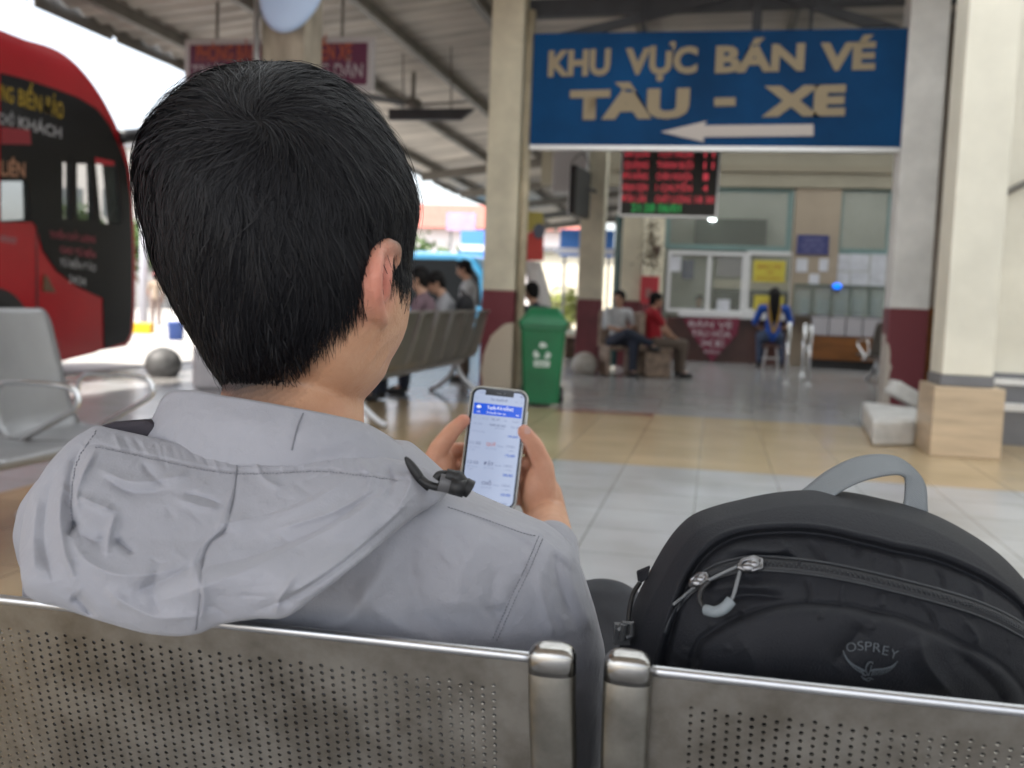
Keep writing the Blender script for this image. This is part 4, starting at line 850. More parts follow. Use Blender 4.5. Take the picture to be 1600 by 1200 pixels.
# ================================================================== PEOPLE IN THE BACKGROUND
def person(loc, rz, label, shirt, trousers, J=None, hair=m_hairfar, hairlong=False, sc=1.0, cap=None, sleeve=0.45, scarf=None, shoes=m_black):
    D = dict(hip=(.09, 0, .52), knee=(.12, .44, .53), ankle=(.12, .42, .09), toe=(.13, .57, .04), shoulder=(.175, -.06, .99), elbow=(.24, .06, .74), wrist=(.12, .28, .63), hand=(.07, .37, .60),
             neck=(0, -.05, 1.06), head=(0, -.02, 1.20), look=(0, 1, -.1))
    if J: D.update(J)
    def two(k):
        v = D[k]
        return (v if isinstance(v[0], (tuple, list)) else ((-v[0], v[1], v[2]), (v[0], v[1], v[2])))
    A = np.array
    hd = A(D['head'], float); lk = A(D['look'], float); lk /= np.linalg.norm(lk); rt = np.cross(lk, (0, 0, 1)); rt /= np.linalg.norm(rt); up = np.cross(rt, lk); HR = np.stack([rt, lk, up], 1)
    hips, knees, ank, toes, sh, el, wr, ha = map(two, ('hip', 'knee', 'ankle', 'toe', 'shoulder', 'elbow', 'wrist', 'hand'))
    nk = A(D['neck'], float); pel = (A(hips[0]) + A(hips[1])) / 2; chest = (A(sh[0]) + A(sh[1])) / 2
    b = MB()
    b.ell(hd + up * 0.02, (0.077, 0.093, 0.105), R=HR); b.ell(hd + lk * 0.025 - up * 0.055, (0.055, 0.062, 0.06), R=HR)
    b.chain([hd + lk * 0.088 + up * 0.0, hd + lk * 0.108 - up * 0.03], [0.010, 0.015]); b.ell(hd + lk * 0.085 - up * 0.068, (0.022, 0.012, 0.010), R=HR)
    for s_ in (-1, 1): b.ell(hd + rt * s_ * 0.078 - lk * 0.005, (0.012, 0.02, 0.032), R=HR); b.ell(hd + rt * s_ * 0.032 + lk * 0.076 + up * 0.005, (0.015, 0.012, 0.008), R=HR)
    b.chain([hd - up * 0.06 - lk * 0.01, nk - (0, 0, 0.03)], [0.052, 0.058])
    b.chain([chest - (0, 0, 0.04), (chest + pel) / 2, pel], [0.10, 0.105, 0.11]); b.chain([A(sh[0]), A(sh[1])], [0.05, 0.05])
    for i in (0, 1):
        b.chain([sh[i], el[i], wr[i]], [0.048, 0.038, 0.026]); b.chain([hips[i], knees[i], ank[i]], [0.085, 0.055, 0.036]); b.chain([ank[i], toes[i]], [0.036, 0.03])
        d = A(ha[i], float) - A(wr[i]); d /= np.linalg.norm(d); sd_ = np.cross(d, (0, 0, 1.0)); sd_ /= np.linalg.norm(sd_) + 1e-9; dn = np.cross(sd_, d)
        if dn[2] > 0: dn = -dn
        pc = A(wr[i]) + d * 0.045; b.ell(pc, (0.040, 0.045, 0.017), R=np.stack([sd_, d, dn], 1))
        for k, ln in enumerate((0.066, 0.076, 0.070, 0.054)):
            o_ = A(wr[i]) + d * 0.08 + sd_ * (k - 1.5) * 0.021; b.chain([o_, o_ + d * ln * 0.5 + dn * 0.006, o_ + d * ln * 0.85 + dn * 0.03], [0.0095, 0.009, 0.008], 8)
        sg_ = -1 if i == 1 else 1
        o_ = A(wr[i]) + d * 0.03 + sd_ * 0.03 * sg_; b.chain([o_, o_ + d * 0.03 + sd_ * 0.022 * sg_, o_ + d * 0.055 + sd_ * 0.028 * sg_ + dn * 0.01], [0.012, 0.0105, 0.009], 8)
    root = thing('person', loc, label, 'person', None, rz); root.scale = (sc, sc, sc)
    lk_ = lambda n_, me, m, par=root: link(n_, me, m, par if False else None, smooth=True)
    def att(o): o.parent = root; o.location = (0, 0, 0); return o
    body = att(link('body', fuse(b, 0.0085, 5, 'body'), m_skinfar, None, smooth=True))
    s = MB(); s.chain([chest - (0, 0, 0.05), (chest + pel) / 2, pel + (0, 0, 0.02)], [0.125, 0.125, 0.135]); s.chain([A(sh[0]), A(sh[1])], [0.066, 0.066]); s.chain([chest, nk - (0, 0, 0.015)], [0.08, 0.063])
    for i in (0, 1): e = A(sh[i]) + (A(el[i]) - A(sh[i])) * (sleeve / 0.45 if sleeve <= 0.45 else 1); s.chain([sh[i], e] if sleeve <= 0.45 else [sh[i], el[i], wr[i]], [0.066, 0.058] if sleeve <= 0.45 else [0.066, 0.054, 0.040])
    att(link('shirt', fuse(s, 0.014, 5, 'shirt'), shirt, None, smooth=True))
    t = MB(); t.chain([hips[0], hips[1]], [0.115, 0.115])
    for i in (0, 1): t.chain([hips[i], knees[i], A(ank[i]) + (0, 0, 0.03)], [0.105, 0.078, 0.058])
    att(link('trousers', fuse(t, 0.014, 5, 'trousers'), trousers, None, smooth=True))
    h = MB(); h.ell(hd + up * 0.035 - lk * 0.018, (0.092, 0.102, 0.105), R=HR); h.ell(hd - lk * 0.055 - up * 0.02, (0.075, 0.055, 0.075), R=HR)
    h.ell(hd + lk * 0.06 + up * 0.085, (0.07, 0.035, 0.03), R=HR)
    if hairlong: h.chain([hd - lk * 0.06, hd - lk * 0.09 - (0, 0, .14), hd - lk * 0.11 - (0, 0, 0.28), hd - lk * 0.12 - (0, 0, 0.42)], [0.095, 0.09, 0.08, 0.055])
    hm = fuse(h, 0.011, 4, 'hair'); P = mv(hm); P += (wob(P[:, 0] * 1 + P[:, 1] * .7, P[:, 2], 90, 5) * 0.004)[:, None] * mn(hm); setv(hm, P)
    att(link('hair', hm, hair, None, smooth=True))
    for i in (0, 1):
        f = MB(); f.chain([A(ank[i]) - (0, 0, 0.035), A(toes[i]) + (0, 0, 0.0)], [0.048, 0.042]); att(link('shoe', fuse(f, 0.012, 4, 'shoe'), shoes, None, smooth=True))
    if cap is not None: c_ = MB(); c_.ell(hd + up * 0.06, (0.102, 0.112, 0.09), R=HR); c_.ell(hd + up * 0.045 + lk * 0.12, (0.075, 0.07, 0.010), R=HR); att(link('cap', fuse(c_, 0.01, 3, 'cap'), cap, None, smooth=True))
    if scarf is not None:
        c_ = MB()
        for s1 in (-1, 1): c_.chain([nk + (0, .09, 0), nk + (s1 * 0.085, 0.02, 0.0), nk + (s1 * 0.09, -0.07, -0.05), nk + (s1 * .075, -0.135, -0.22), nk + (s1 * .04, -0.15, -0.36), nk + (s1 * .01, -0.16, -0.46)], [0.022, 0.024, 0.025, 0.024, 0.022, 0.02])
        att(link('scarf', fuse(c_, 0.009, 4, 'scarf'), scarf, None, smooth=True))
    return root
def cloth(n_, c): return M(n_, c, 0.85, var=0.15, vscale=9)
m_navy = cloth('navy_cloth', (0.02, 0.026, 0.045)); m_blk = cloth('black_cloth', (0.014, 0.014, 0.017)); m_khaki = cloth('khaki_cloth', (0.30, 0.23, 0.17)); m_wht = cloth('white_cloth', (0.46, 0.47, 0.48)); m_brn = cloth('brown_cloth', (0.12, 0.09, 0.07))
standJ = dict(hip=(.09, 0, .90), knee=(.10, .02, .49), ankle=(.10, 0, .09), toe=(.12, .16, .04), shoulder=(.18, -.01, 1.38), elbow=(.23, 0, 1.10), wrist=(.2, .12, .88), hand=(.19, .17, .80), neck=(0, -.01, 1.45), head=(0, .02, 1.60))
# seated man in white shirt, arms folded on crossed legs, looking left
crossJ = dict(knee=((-.10, .44, .56), (.02, .46, .68)), ankle=((-.10, .42, .09), (-.34, .50, .50)), toe=((-.11, .57, .04), (-.44, .56, .44)), elbow=(.25, .10, .76), wrist=((-.02, .26, .74), (.02, .28, .70)), hand=((.08, .28, .74), (-.08, .30, .70)), look=(0.75, 0.6, -0.05))
person((sE[0] - .02, sE[1] + .3, 0), PI + 0.45, 'man in white shirt sitting with arms folded beside the pale stone ball', m_wht, m_navy, crossJ)
person((sF[0], sF[1] + 0.2, 0), -1.25, 'person in red shirt sitting sideways left of the ticket counter', cloth('red_cloth', (0.36, 0.012, 0.022)), m_brn, dict(head=(0, 0.0, 1.19), elbow=(.22, .12, .76)), sleeve=0.3)
# woman in blue on a stool
gW = on(2, 1205, 578, 0)
person((gW[0], gW[1] + 0.35, 0), 0.05, 'woman in blue top and yellow scarf with long black hair, back turned, at the counter', cloth('blue_cloth', (0.012, 0.07, 0.36)), cloth('jean_cloth', (0.04, 0.06, 0.11)), dict(hip=(.09, 0, .55), knee=(.16, .38, .55), ankle=(.17, .15, .10), toe=(.19, .28, .05), shoulder=(.205, -.03, 1.02), neck=(0, -.03, 1.09), head=(0, .0, 1.24), elbow=(.29, .03, .78), wrist=(.22, .22, .70), hand=(.16, .30, .68)), hairlong=True, sc=1.12, scarf=cloth('yellow_cloth', (0.34, 0.20, 0.03)))
st = thing('bar_stool', (gW[0], gW[1] + 0.35, 0), 'dark round stool under the woman in blue', 'stool')
MB().lathe((gW[0], gW[1] + .35, 0.40), [(0.001, 0), (0.17, 0.0), (0.18, 0.02), (0.17, 0.045), (0.001, 0.045)], 22).build('seat', m_wooddk, st, smooth=True)
for k in range(4):
    an = PI / 4 + k * PI / 2; MB().tube([(gW[0] + .12 * math.cos(an), gW[1] + .35 + .12 * math.sin(an), .45), (gW[0] + .2 * math.cos(an), gW[1] + .35 + .2 * math.sin(an), 0)], 0.014, 8).build('leg', m_alu, st)
MB().tube([(gW[0] + .16 * math.cos(t), gW[1] + .35 + .16 * math.sin(t), .2) for t in np.linspace(0, 2 * PI, 21)], 0.01, 6).build('foot_ring', m_alu, st)
# clerk inside the booth
c0 = oy(1092, 470, 22.3); person((c0[0], 22.3, 0.0), PI, 'clerk in grey shirt behind the left counter window', cloth('grey_cloth', (0.20, 0.18, 0.22)), m_blk, sc=1.0, J=dict(head=(0, 0.0, 1.26), neck=(0, -.03, 1.12), shoulder=(.18, -.04, 1.05)))
ch = thing('office_chair', (c0[0], 22.3, 0), 'clerk chair behind the left counter window', 'chair'); MB().box((c0[0], 22.3, 0.42), (0.44, 0.44, 0.06)).build('seat', m_black, ch, bevel=0.02); MB().tube([(c0[0], 22.3, 0), (c0[0], 22.3, .4)], 0.03).build('stem', m_black, ch); MB().box((c0[0], 22.3, 0.02), (0.5, 0.5, 0.04)).build('base', m_black, ch); MB().box((c0[0], 22.55, 0.7), (0.4, 0.05, 0.4)).build('backrest', m_black, ch, bevel=0.02)
# behind the green bin
qn = on(1, 840, 470, 12.7); person((qn[0] - 0.05, 12.6, 0), 1.0, 'person in dark navy shirt sitting behind the green bin', m_navy, m_blk, dict(head=(0, 0.03, 1.22)))
stone_chair((qn[0] - 0.05, 12.6, 0), 1.0, 'mottled chair behind the green bin, under the person in navy')
# on the bench turned to the road
by0 = lambda px_: on(0, px_, 500, -2.95)[1]
person((-2.98, by0(697), 0.0), PI / 2 + 0.2, 'person with thick black hair bending forward in the seats beside the standing man', cloth('pale_grey_cloth', (0.32, 0.32, 0.34)), m_navy, dict(head=(0, .10, 1.26), neck=(0, .0, 1.13), shoulder=(.18, -.02, 1.05), look=(-.2, 1, -.5)))
person((-2.98, by0(660), 0.0), PI / 2, 'person in dark clothes sitting nearest the face of the man in front', cloth('plum_cloth', (0.16, 0.10, 0.12)), m_navy, dict(head=(0, .02, 1.28), neck=(0, -.03, 1.13), shoulder=(.18, -.04, 1.05)))
m_st = on(1, 735, 470, 12.9); person((m_st[0] - .05, 12.9, 0), PI / 2 + 0.1, 'man in white shirt facing left beside the cream column', m_wht, m_brn, dict(standJ, look=(0, 1, -.25), head=(0, .05, 1.52), neck=(0, -.01, 1.37), shoulder=(.18, -.02, 1.30), elbow=(.24, 0.02, 1.04), wrist=(.2, .2, .95), hand=(.17, .28, .95), hip=(.09, 0, .84)), sc=0.98)
bgp = on(0, 727, 478, -2.72)
bag = MB(); bag.ell(bgp, (0.10, 0.17, 0.13)); bag.ell(bgp + (0, 0.12, -0.03), (0.07, 0.12, 0.07)); bgm = fuse(bag, 0.014, 6, 'bag'); P = mv(bgm); P += (wob(P[:, 1], P[:, 2], 40, 3) * 0.006)[:, None] * mn(bgm); setv(bgm, P)
bgr = thing('shoulder_bag', bgp - (0, 0, .12), 'soft black bag hanging over the back of the seats in front of the standing man', 'bag'); link('bag_body', bgm, m_blk, bgr, smooth=True)
MB().tube(smoothpath([bgp + (0, -.1, .1), bgp + (-0.05, -.03, 0.17), bgp + (-.05, .05, .17), bgp + (0, 0.1, .1)], 12), 0.012, 8).build('strap', m_black, bgr)
# man with red cap on the road and person by the ball
rc = on(1, 243, 512, 30); person((rc[0], 30, -0.16), 0.4, 'man in khaki with a red cap standing on the sunny road, right of the coach', m_khaki, cloth('taupe_cloth', (0.20, 0.15, 0.13)), standJ, cap=cloth('red_cap', (0.5, 0.03, 0.03)), sleeve=0.3)
qd = on(0, 300, 520, -5.2); person((-5.35, 12.9, 0), PI / 2 - 0.1, 'seated person in dark trousers by the dark stone ball, mostly hidden behind black hair', cloth('brown_shirt', (0.2, 0.15, 0.12)), m_blk, dict(ankle=(.12, .5, .12), toe=(.13, .66, .05)))
qs = thing('plastic_stool', (-5.35, 12.9, 0), 'plastic stool under the person in dark trousers near the stone ball', 'stool'); MB().box((-5.35, 12.9, 0.41), (0.36, 0.36, 0.04)).build('seat', m_wht, qs, bevel=0.01)
for sx_ in (-1, 1):
    for sy_ in (-1, 1): MB().box((-5.35 + sx_ * .15, 12.9 + sy_ * .15, 0.195), (0.04, 0.04, 0.39)).build('leg', m_wht, qs)
pk = on(2, 315, 608, 0); pb_ = MB(); pb_.box(pk + (0.1, 0.15, 0.24), (0.46, 0.36, 0.48), rz=0.2); tag(pb_.build('planter_block', M('pale_block', (0.50, 0.50, 0.52), 0.6, var=0.2, vscale=4), bevel=0.05), 'pale grey block on the platform floor, half hidden by the hair of the man', 'block')

# ================================================================== THE PERFORATED BENCH IN FRONT
def steel_material():
    m = bpy.data.materials.new('brushed_stainless'); m.use_nodes = True; n = m.node_tree.nodes; l = m.node_tree.links; b = n['Principled BSDF']
    tc = n.new('ShaderNodeTexCoord'); mp = n.new('ShaderNodeMapping'); mp.inputs['Scale'].default_value = (1.5, 40, 40); l.new(tc.outputs['Object'], mp.inputs[0])
    n1 = n.new('ShaderNodeTexNoise'); n1.inputs['Scale'].default_value = 8; n1.inputs['Detail'].default_value = 4; l.new(mp.outputs[0], n1.inputs['Vector'])
    n2 = n.new('ShaderNodeTexNoise'); n2.inputs['Scale'].default_value = 22; n2.inputs['Detail'].default_value = 7; n2.inputs['Roughness'].default_value = 0.65; l.new(tc.outputs['Object'], n2.inputs['Vector'])
    rp = n.new('ShaderNodeValToRGB'); rp.color_ramp.elements[0].position = 0.33; rp.color_ramp.elements[1].position = 0.62
    rp.color_ramp.elements[0].color = (0.20, 0.18, 0.15, 1); rp.color_ramp.elements[1].color = (0.34, 0.32, 0.285, 1); l.new(n2.outputs[0], rp.inputs[0])
    l.new(rp.outputs[0], b.inputs['Base Color']); b.inputs['Metallic'].default_value = 0.92
    mr = n.new('ShaderNodeMapRange'); mr.inputs['To Min'].default_value = 0.22; mr.inputs['To Max'].default_value = 0.46; l.new(n2.outputs[0], mr.inputs[0]); l.new(mr.outputs[0], b.inputs['Roughness'])
    bp_ = n.new('ShaderNodeBump'); bp_.inputs['Strength'].default_value = 0.06; bp_.inputs['Distance'].default_value = 0.001; l.new(n1.outputs[0], bp_.inputs['Height']); l.new(bp_.outputs[0], b.inputs['Normal'])
    return m
m_ss = steel_material()
m_post = M('post_steel', (0.30, 0.285, 0.25), 0.34, metal=0.95, var=0.45, vscale=22, rvar=0.14)
m_rim = M('rim_steel', (0.55, 0.56, 0.58), 0.34, metal=1.0, var=0.12, vscale=25)
RY, RZ = 0.547, 0.897
def pan(X, s, bow):                                             # the back panel: s metres down from the rim
    return np.stack([X, RY + 0.002 + 0.24 * s + 0.25 * np.maximum(0, s - 0.2) ** 2 + bow, RZ - 0.955 * s], -1)
def perforated(xa, xb, top, nrow, mside):
    dx, dz, hr = 0.0067, 0.0053, 0.00132
    ncol = int((xb - xa - 2 * mside) / dx); x0 = xa + ((xb - xa) - ncol * dx) / 2
    oc = [(math.cos(t), math.sin(t)) for t in np.arange(8) * PI / 4]
    cell = [(1, 0), (1, 1), (0, 1), (-1, 1), (-1, 0), (-1, -1), (0, -1), (1, -1)]
    V2, F, H = [], [], []
    r_ = np.random.default_rng(3)
    for i in range(ncol):
        cx = x0 + (i + 0.5) * dx; off = (i % 2) * dz / 2
        for j in range(nrow):
            cz = top + off + (j + 0.5) * dz; k = len(V2); hh = hr * r_.uniform(0.9, 1.08)
            V2 += [(cx + c * hh, cz + s_ * hh) for c, s_ in oc]; V2 += [(cx + a * dx / 2, cz + b * dz / 2) for a, b in cell]
            F += [(k + q, k + 8 + q, k + 8 + (q + 1) % 8, k + (q + 1) % 8) for q in range(8)]; H += [(k + q, k + (q + 1) % 8) for q in range(8)]
        if off: k = len(V2); V2 += [(cx - dx / 2, top), (cx + dx / 2, top), (cx + dx / 2, top + off), (cx - dx / 2, top + off)]; F.append((k, k + 1, k + 2, k + 3))
        zb = top + off + nrow * dz; k = len(V2); V2 += [(cx - dx / 2, zb), (cx + dx / 2, zb), (cx + dx / 2, 0.44), (cx - dx / 2, 0.44)]; F.append((k, k + 1, k + 2, k + 3))
    k = len(V2); V2 += [(xa, 0), (xb, 0), (xb, top), (xa, top)]; F.append((k, k + 1, k + 2, k + 3))
    for a, b in ((xa, x0), (x0 + ncol * dx, xb)):
        for q in range(14): k = len(V2); za, zb = top + (0.44 - top) * q / 14, top + (0.44 - top) * (q + 1) / 14; V2 += [(a, za), (b, za), (b, zb), (a, zb)]; F.append((k, k + 1, k + 2, k + 3))
    A = np.array(V2); P = pan(A[:, 0], A[:, 1], 0.0); nb = len(P); P2 = P + np.array((0, 0.0013, 0.0003))
    me = bpy.data.meshes.new('panel'); me.from_pydata([tuple(p) for p in np.vstack([P, P2])], [], F + [tuple(i + nb for i in f[::-1]) for f in F] + [(a, b, b + nb, a + nb) for a, b in H])
    return me
pa_, pb2_ = V(856, 1020, 0.545), V(980, 1025, 0.540)
XL1, XR0 = pa_[0], pb2_[0]
bench = thing('perforated_bench', (XL1, 0.75, 0), 'stainless bench with perforated seat backs in the foreground, carrying the man and the backpack', 'bench')
def seat(xa, xb):
    me = perforated(xa, xb, 0.020, 72, 0.022); o = link('seat_back', me, m_ss, bench, smooth=False)
    n = 60; pth = []
    rim = MB(); xs_ = np.linspace(xa, xb, n)
    rim.tube([(x, RY + 0.0005, RZ + 0.0002) for x in xs_], 0.0031, 14); rim.build('top_rim', m_rim, bench, smooth=True)
    G = [[(x, y, z) for x in np.linspace(xa, xb, 8)] for y, z in smoothpath([(0.735, 0.475), (0.75, 0.445), (0.80, 0.43), (0.95, 0.425), (1.12, 0.445), (1.16, 0.43), (1.165, 0.41)], 26)]
    MB().grid(G).build('seat_pan', m_ss, bench, smooth=True, solid=0.003)
WL = 0.53
seat(XL1 - WL, XL1 - 0.010); seat(XR0 + 0.010, XR0 + WL)
def post(xc, tx):
    cs = smoothpath([(xc, RY - 0.004, RZ + 0.006), (xc + tx * 0.2, RY + 0.0, RZ - 0.03), (xc + tx * 0.6, RY + 0.03, RZ - 0.12), (xc + tx, RY + 0.13, RZ - 0.36), (xc + tx, RY + 0.20, RZ - 0.45), (xc + tx, RY + 0.36, RZ - 0.49)], 40)
    rings = []; T = np.gradient(cs, axis=0); T /= np.linalg.norm(T, axis=1)[:, None]
    def ring(c, t, sc_): 
        x = np.array((1.0, 0, 0)); x = x - t * (x @ t); x /= np.linalg.norm(x); y = np.cross(t, x)
        return [c + sc_ * (0.0135 * np.sign(math.cos(a)) * abs(math.cos(a)) ** 0.75 * x + 0.0095 * np.sign(math.sin(a)) * abs(math.sin(a)) ** 0.8 * y) for a in np.linspace(0, 2 * PI, 33)[:-1]]
    for c, t in zip(cs[2:], T[2:]): rings.append(ring(c, t, 1.0))
    po = MB().loft(rings).build('post', m_post, bench, smooth=False, autos=50)
    cr_ = []
    for k in range(9): a = k / 8 * PI / 2; cr_.append(ring(cs[0] - T[0] * (0.0075 * math.sin(a) - 0.002), T[0], max(0.02, math.cos(a) ** 0.55) * 1.005))
    cr_ = [ring(cs[3], T[3], 1.004)] + cr_
    MB().loft(cr_).build('end_cap', M('cap_steel', (0.40, 0.39, 0.37), 0.24, metal=1.0, var=.2, vscale=40), po, smooth=True)
post(XL1, 0.004); post(XR0, -0.002); post(XL1 - WL - 0.03, 0.0); post(XR0 + WL + 0.03, 0.0)
MB().bb((XL1 - WL - 0.05, 0.86, 0.33), (XR0 + WL + 0.05, 0.94, 0.40)).build('beam', m_post, bench, bevel=0.006)
for xe in (XL1 - WL + 0.1, XR0 + WL - 0.1):
    lg = MB(); lg.tube([(xe, 0.9, 0.34), (xe, 0.9, 0.05)], 0.03, 12); lg.bb((xe - 0.025, 0.62, 0.0), (xe + 0.025, 1.18, 0.05)); lg.build('leg', m_post, bench)

# ================================================================== THE MAN
def poly_in(px_, py_, poly):
    r = np.zeros(px_.shape, bool); P = np.array(poly, float); j = len(P) - 1
    for i in range(len(P)):
        xi, yi = P[i]; xj, yj = P[j]
        c = ((yi > py_) != (yj > py_)) & (px_ < (xj - xi) * (py_ - yi) / (yj - yi + 1e-12) + xi); r ^= c; j = i
    return r
def polar_fn(pts, c, smooth=3):
    P = np.array(pts, float) - np.array(c); a = np.arctan2(-P[:, 1], P[:, 0]); r = np.hypot(P[:, 0], P[:, 1]); o = np.argsort(a); a, r = a[o], r[o]
    A = np.r_[a - 2 * PI, a, a + 2 * PI]; R_ = np.r_[r, r, r]; g = np.linspace(-PI, PI, 721); v = np.interp(g, A, R_)
    for _ in range(smooth): v = (np.roll(v, 3) + np.roll(v, -3) + np.roll(v, 1) + np.roll(v, -1) + v) / 5
    return lambda t: np.interp(t, g, v)
def Vn(x, y, d):                                                # arrays of measurements -> world
    x, y, d = np.broadcast_arrays(x, y, d)
    return CAM + d[..., None] * (cF + cR * ((x - 800) / FPX)[..., None] - cU * ((y - 600) / FPX)[..., None])
HC = (430.0, 335.0); HD = 0.745
head_outline = [(430, 97), (480, 102), (525, 120), (570, 155), (605, 200), (632, 250), (648, 295), (653, 325), (650, 355), (643, 385), (641, 420), (646, 455), (643, 485), (634, 520), (619, 556), (597, 594), (560, 632), (480, 655), (400, 645), (352, 612), (320, 565), (294, 520), (263, 465), (243, 420), (228, 370), (216, 320), (211, 275), (214, 235), (228, 200), (250, 168), (280, 140), (320, 113), (365, 101)]
Sh = polar_fn(head_outline, HC)
def headpt(n, k=1.0, Db=0.115, Df=0.12):
    """n: directions (right, up, towards the back of the head) -> point on the head, k scales it"""
    n = np.asarray(n, float); a = np.arctan2(n[..., 1], n[..., 0]); rho = np.hypot(n[..., 0], n[..., 1]); S = Sh(a) * k
    px_ = HC[0] + S * rho * np.cos(a); py_ = HC[1] - S * rho * np.sin(a)
    d = HD - np.where(n[..., 2] > 0, Db, Df) * n[..., 2] * k
    return Vn(px_, py_, d), px_, py_
def sphere_dirs(nu, nv):
    u_ = np.linspace(0, 2 * PI, nu + 1)[:-1]; v_ = np.linspace(0.0, PI, nv); U, W_ = np.meshgrid(u_, v_)
    return np.stack([np.sin(W_) * np.cos(U), np.cos(W_), np.sin(W_) * np.sin(U)], -1)
man = thing('person', (-0.18, 0.95, 0), 'man in pale grey hooded jacket with short black hair, seen from behind, holding a phone', 'person')
# --- body: one continuous skin surface
hair_poly = [(338, 606), (350, 620), (378, 626), (412, 618), (438, 602), (458, 582), (474, 563), (488, 542), (501, 517), (513, 491), (525, 466), (536, 442), (546, 419), (557, 398), (571, 381), (596, 371), (618, 371), (624, 398), (627, 425), (630, 448), (640, 455), (650, 430), (660, 400), (700, 300), (640, 60), (430, 40), (220, 60), (150, 300), (260, 560)]
B = MB()
D_ = sphere_dirs(72, 48); al = np.arctan2(D_[..., 1], D_[..., 0])
kk = 0.925 + 0.075 * np.clip(1 - np.abs(np.degrees(al) + 42) / 34, 0, 1) ** 0.7      # the cheek carries no hair
low = np.clip((-D_[..., 1] - 0.45) / 0.3, 0, 1) * 0.05; kk = np.minimum(kk + low * (kk < 0.98), 1.0)
H_, _, _ = headpt(D_, kk, 0.105, 0.118)
k0 = len(B.v); nv, nu = D_.shape[:2]
fs = [(i * nu + j, i * nu + (j + 1) % nu, (i + 1) * nu + (j + 1) % nu, (i + 1) * nu + j) for i in range(nv - 1) for j in range(nu)]
B.add(H_.reshape(-1, 3), fs)
B.chain([V(468, 520, .785), V(460, 600, .764), V(454, 680, .726), V(450, 740, .72)], [.050, .0525, .0535, .054], 24)
fwd = np.array(cF) * math.cos(math.radians(33)) + cR * math.sin(math.radians(33)); fwd = fwd - np.array((0, 0, 0.28)); fwd /= np.linalg.norm(fwd)
rgt = np.cross(fwd, (0, 0, 1)); rgt /= np.linalg.norm(rgt); upv = np.cross(rgt, fwd); FR = np.stack([rgt, fwd, upv], 1)
fc = V(470, 430, .80)                                           # face features on the far side
B.ell(fc + fwd * .045 - upv * .035, (.055, .050, .062), R=FR); B.chain([fc + fwd * .078 + upv * .02, fc + fwd * .10 - upv * .012], [.010, .016]); B.ell(fc + fwd * .088 - upv * .012, (.019, .013, .010), R=FR)
B.ell(fc + fwd * .088 - upv * .045, (.024, .010, .007), R=FR); B.ell(fc + fwd * .086 - upv * .056, (.021, .010, .007), R=FR); B.ell(fc + fwd * .075 - upv * .085, (.022, .018, .016), R=FR)
for s_ in (-1, 1): B.ell(fc + fwd * .058 + rgt * s_ * .026 + upv * .022, (.016, .011, .009), R=FR); B.chain([fc + fwd * .064 + rgt * s_ * .012 + upv * .040, fc + fwd * .050 + rgt * s_ * .036 + upv * .040], [.008, .006])
# right ear (rim, lobe, back of the bowl) and left ear under the hair side
def hsurf(x, y, k=1.0):
    a = math.atan2(HC[1] - y, x - HC[0]); r = math.hypot(x - HC[0], y - HC[1]) / (float(Sh(a)) * k); return HD - 0.105 * k * math.sqrt(max(0.0, 1 - r * r))
def EV(pts): return [V(x, y, hsurf(x, y, .97) - up_) for x, y, up_ in pts]
B.chain(EV([(574, 428, .001), (580, 406, .006), (592, 391, .012), (605, 383, .014), (616, 387, .012), (619, 401, .008), (614, 418, .004)]), [.0040, .0046, .0052, .0056, .0054, .0046, .0036], 12)
B.chain(EV([(592, 391, .012), (588, 410, .017), (587, 432, .019), (588, 455, .018), (590, 475, .014), (592, 490, .009), (598, 502, .004)]), [.0052, .0054, .0052, .0048, .0046, .0056, .0050], 12)
B.chain(EV([(604, 398, .008), (601, 430, .010), (600, 460, .008)]), [.005, .006, .005], 12)
B.chain(EV([(573, 418, .002), (566, 440, .003), (567, 470, .003), (580, 492, .003)]), [.005, .0065, .006, .004], 12)
B.chain(EV([(580, 415, .008), (577, 445, .010), (579, 470, .008)]), [.005, .006, .005], 12)
B.ell(V(300, 430, .82), (.012, .018, .028))
# trunk, arms, legs (mostly clothed)
B.chain(VV([(470, 915, .725), (490, 1150, .78)]) + [np.array((-.18, .84, .62))], [.078, .085, .10], 18)
B.chain(VV([(190, 850, .72), (450, 830, .72), (780, 915, .725)]), [.034, .045, .032], 16)
REL, RWR = V(856, 1065, .95), V(862, 836, 1.185)
LEL, LWR = V(330, 1060, .92), V(628, 792, 1.205)
B.chain([V(800, 910, .72), REL, RWR], [.034, .031, .024], 18); B.chain([V(165, 840, .72), LEL, LWR], [.036, .033, .024], 18)
hipR, hipL, kneR, kneL = np.array((-.09, .80, .53)), np.array((-.27, .80, .53)), V(940, 996, 1.10), np.array((-.30, 1.22, .54))
ankL, toeL, ankR, toeR = np.array((-.29, 1.20, .09)), np.array((-.31, 1.36, .04)), np.array((-.44, 1.27, .60)), np.array((-.56, 1.36, .58))
B.chain([hipR, kneR, ankR, toeR], [.075, .050, .034, .028], 16); B.chain([hipL, kneL, ankL, toeL], [.075, .052, .034, .028], 16)
# the phone's own frame, so that the hands can close on it
pC = V(771, 700, 1.285)
pu = V(783, 606, 1.30) - V(760, 796, 1.27); pu /= np.linalg.norm(pu)
pn_ = (V(430, 420, .78) - pC); pn_ = pn_ * 0.40 + (CAM - pC) * 0.60; pn_ -= pu * (pn_ @ pu); pn_ /= np.linalg.norm(pn_)
prr = np.cross(pu, pn_); PW, PH, PT = 0.0765, 0.158, 0.010
def ph(x, y, z): return pC + prr * x + pu * y + pn_ * z          # on the phone: right, up, out of the screen
hw = PW / 2
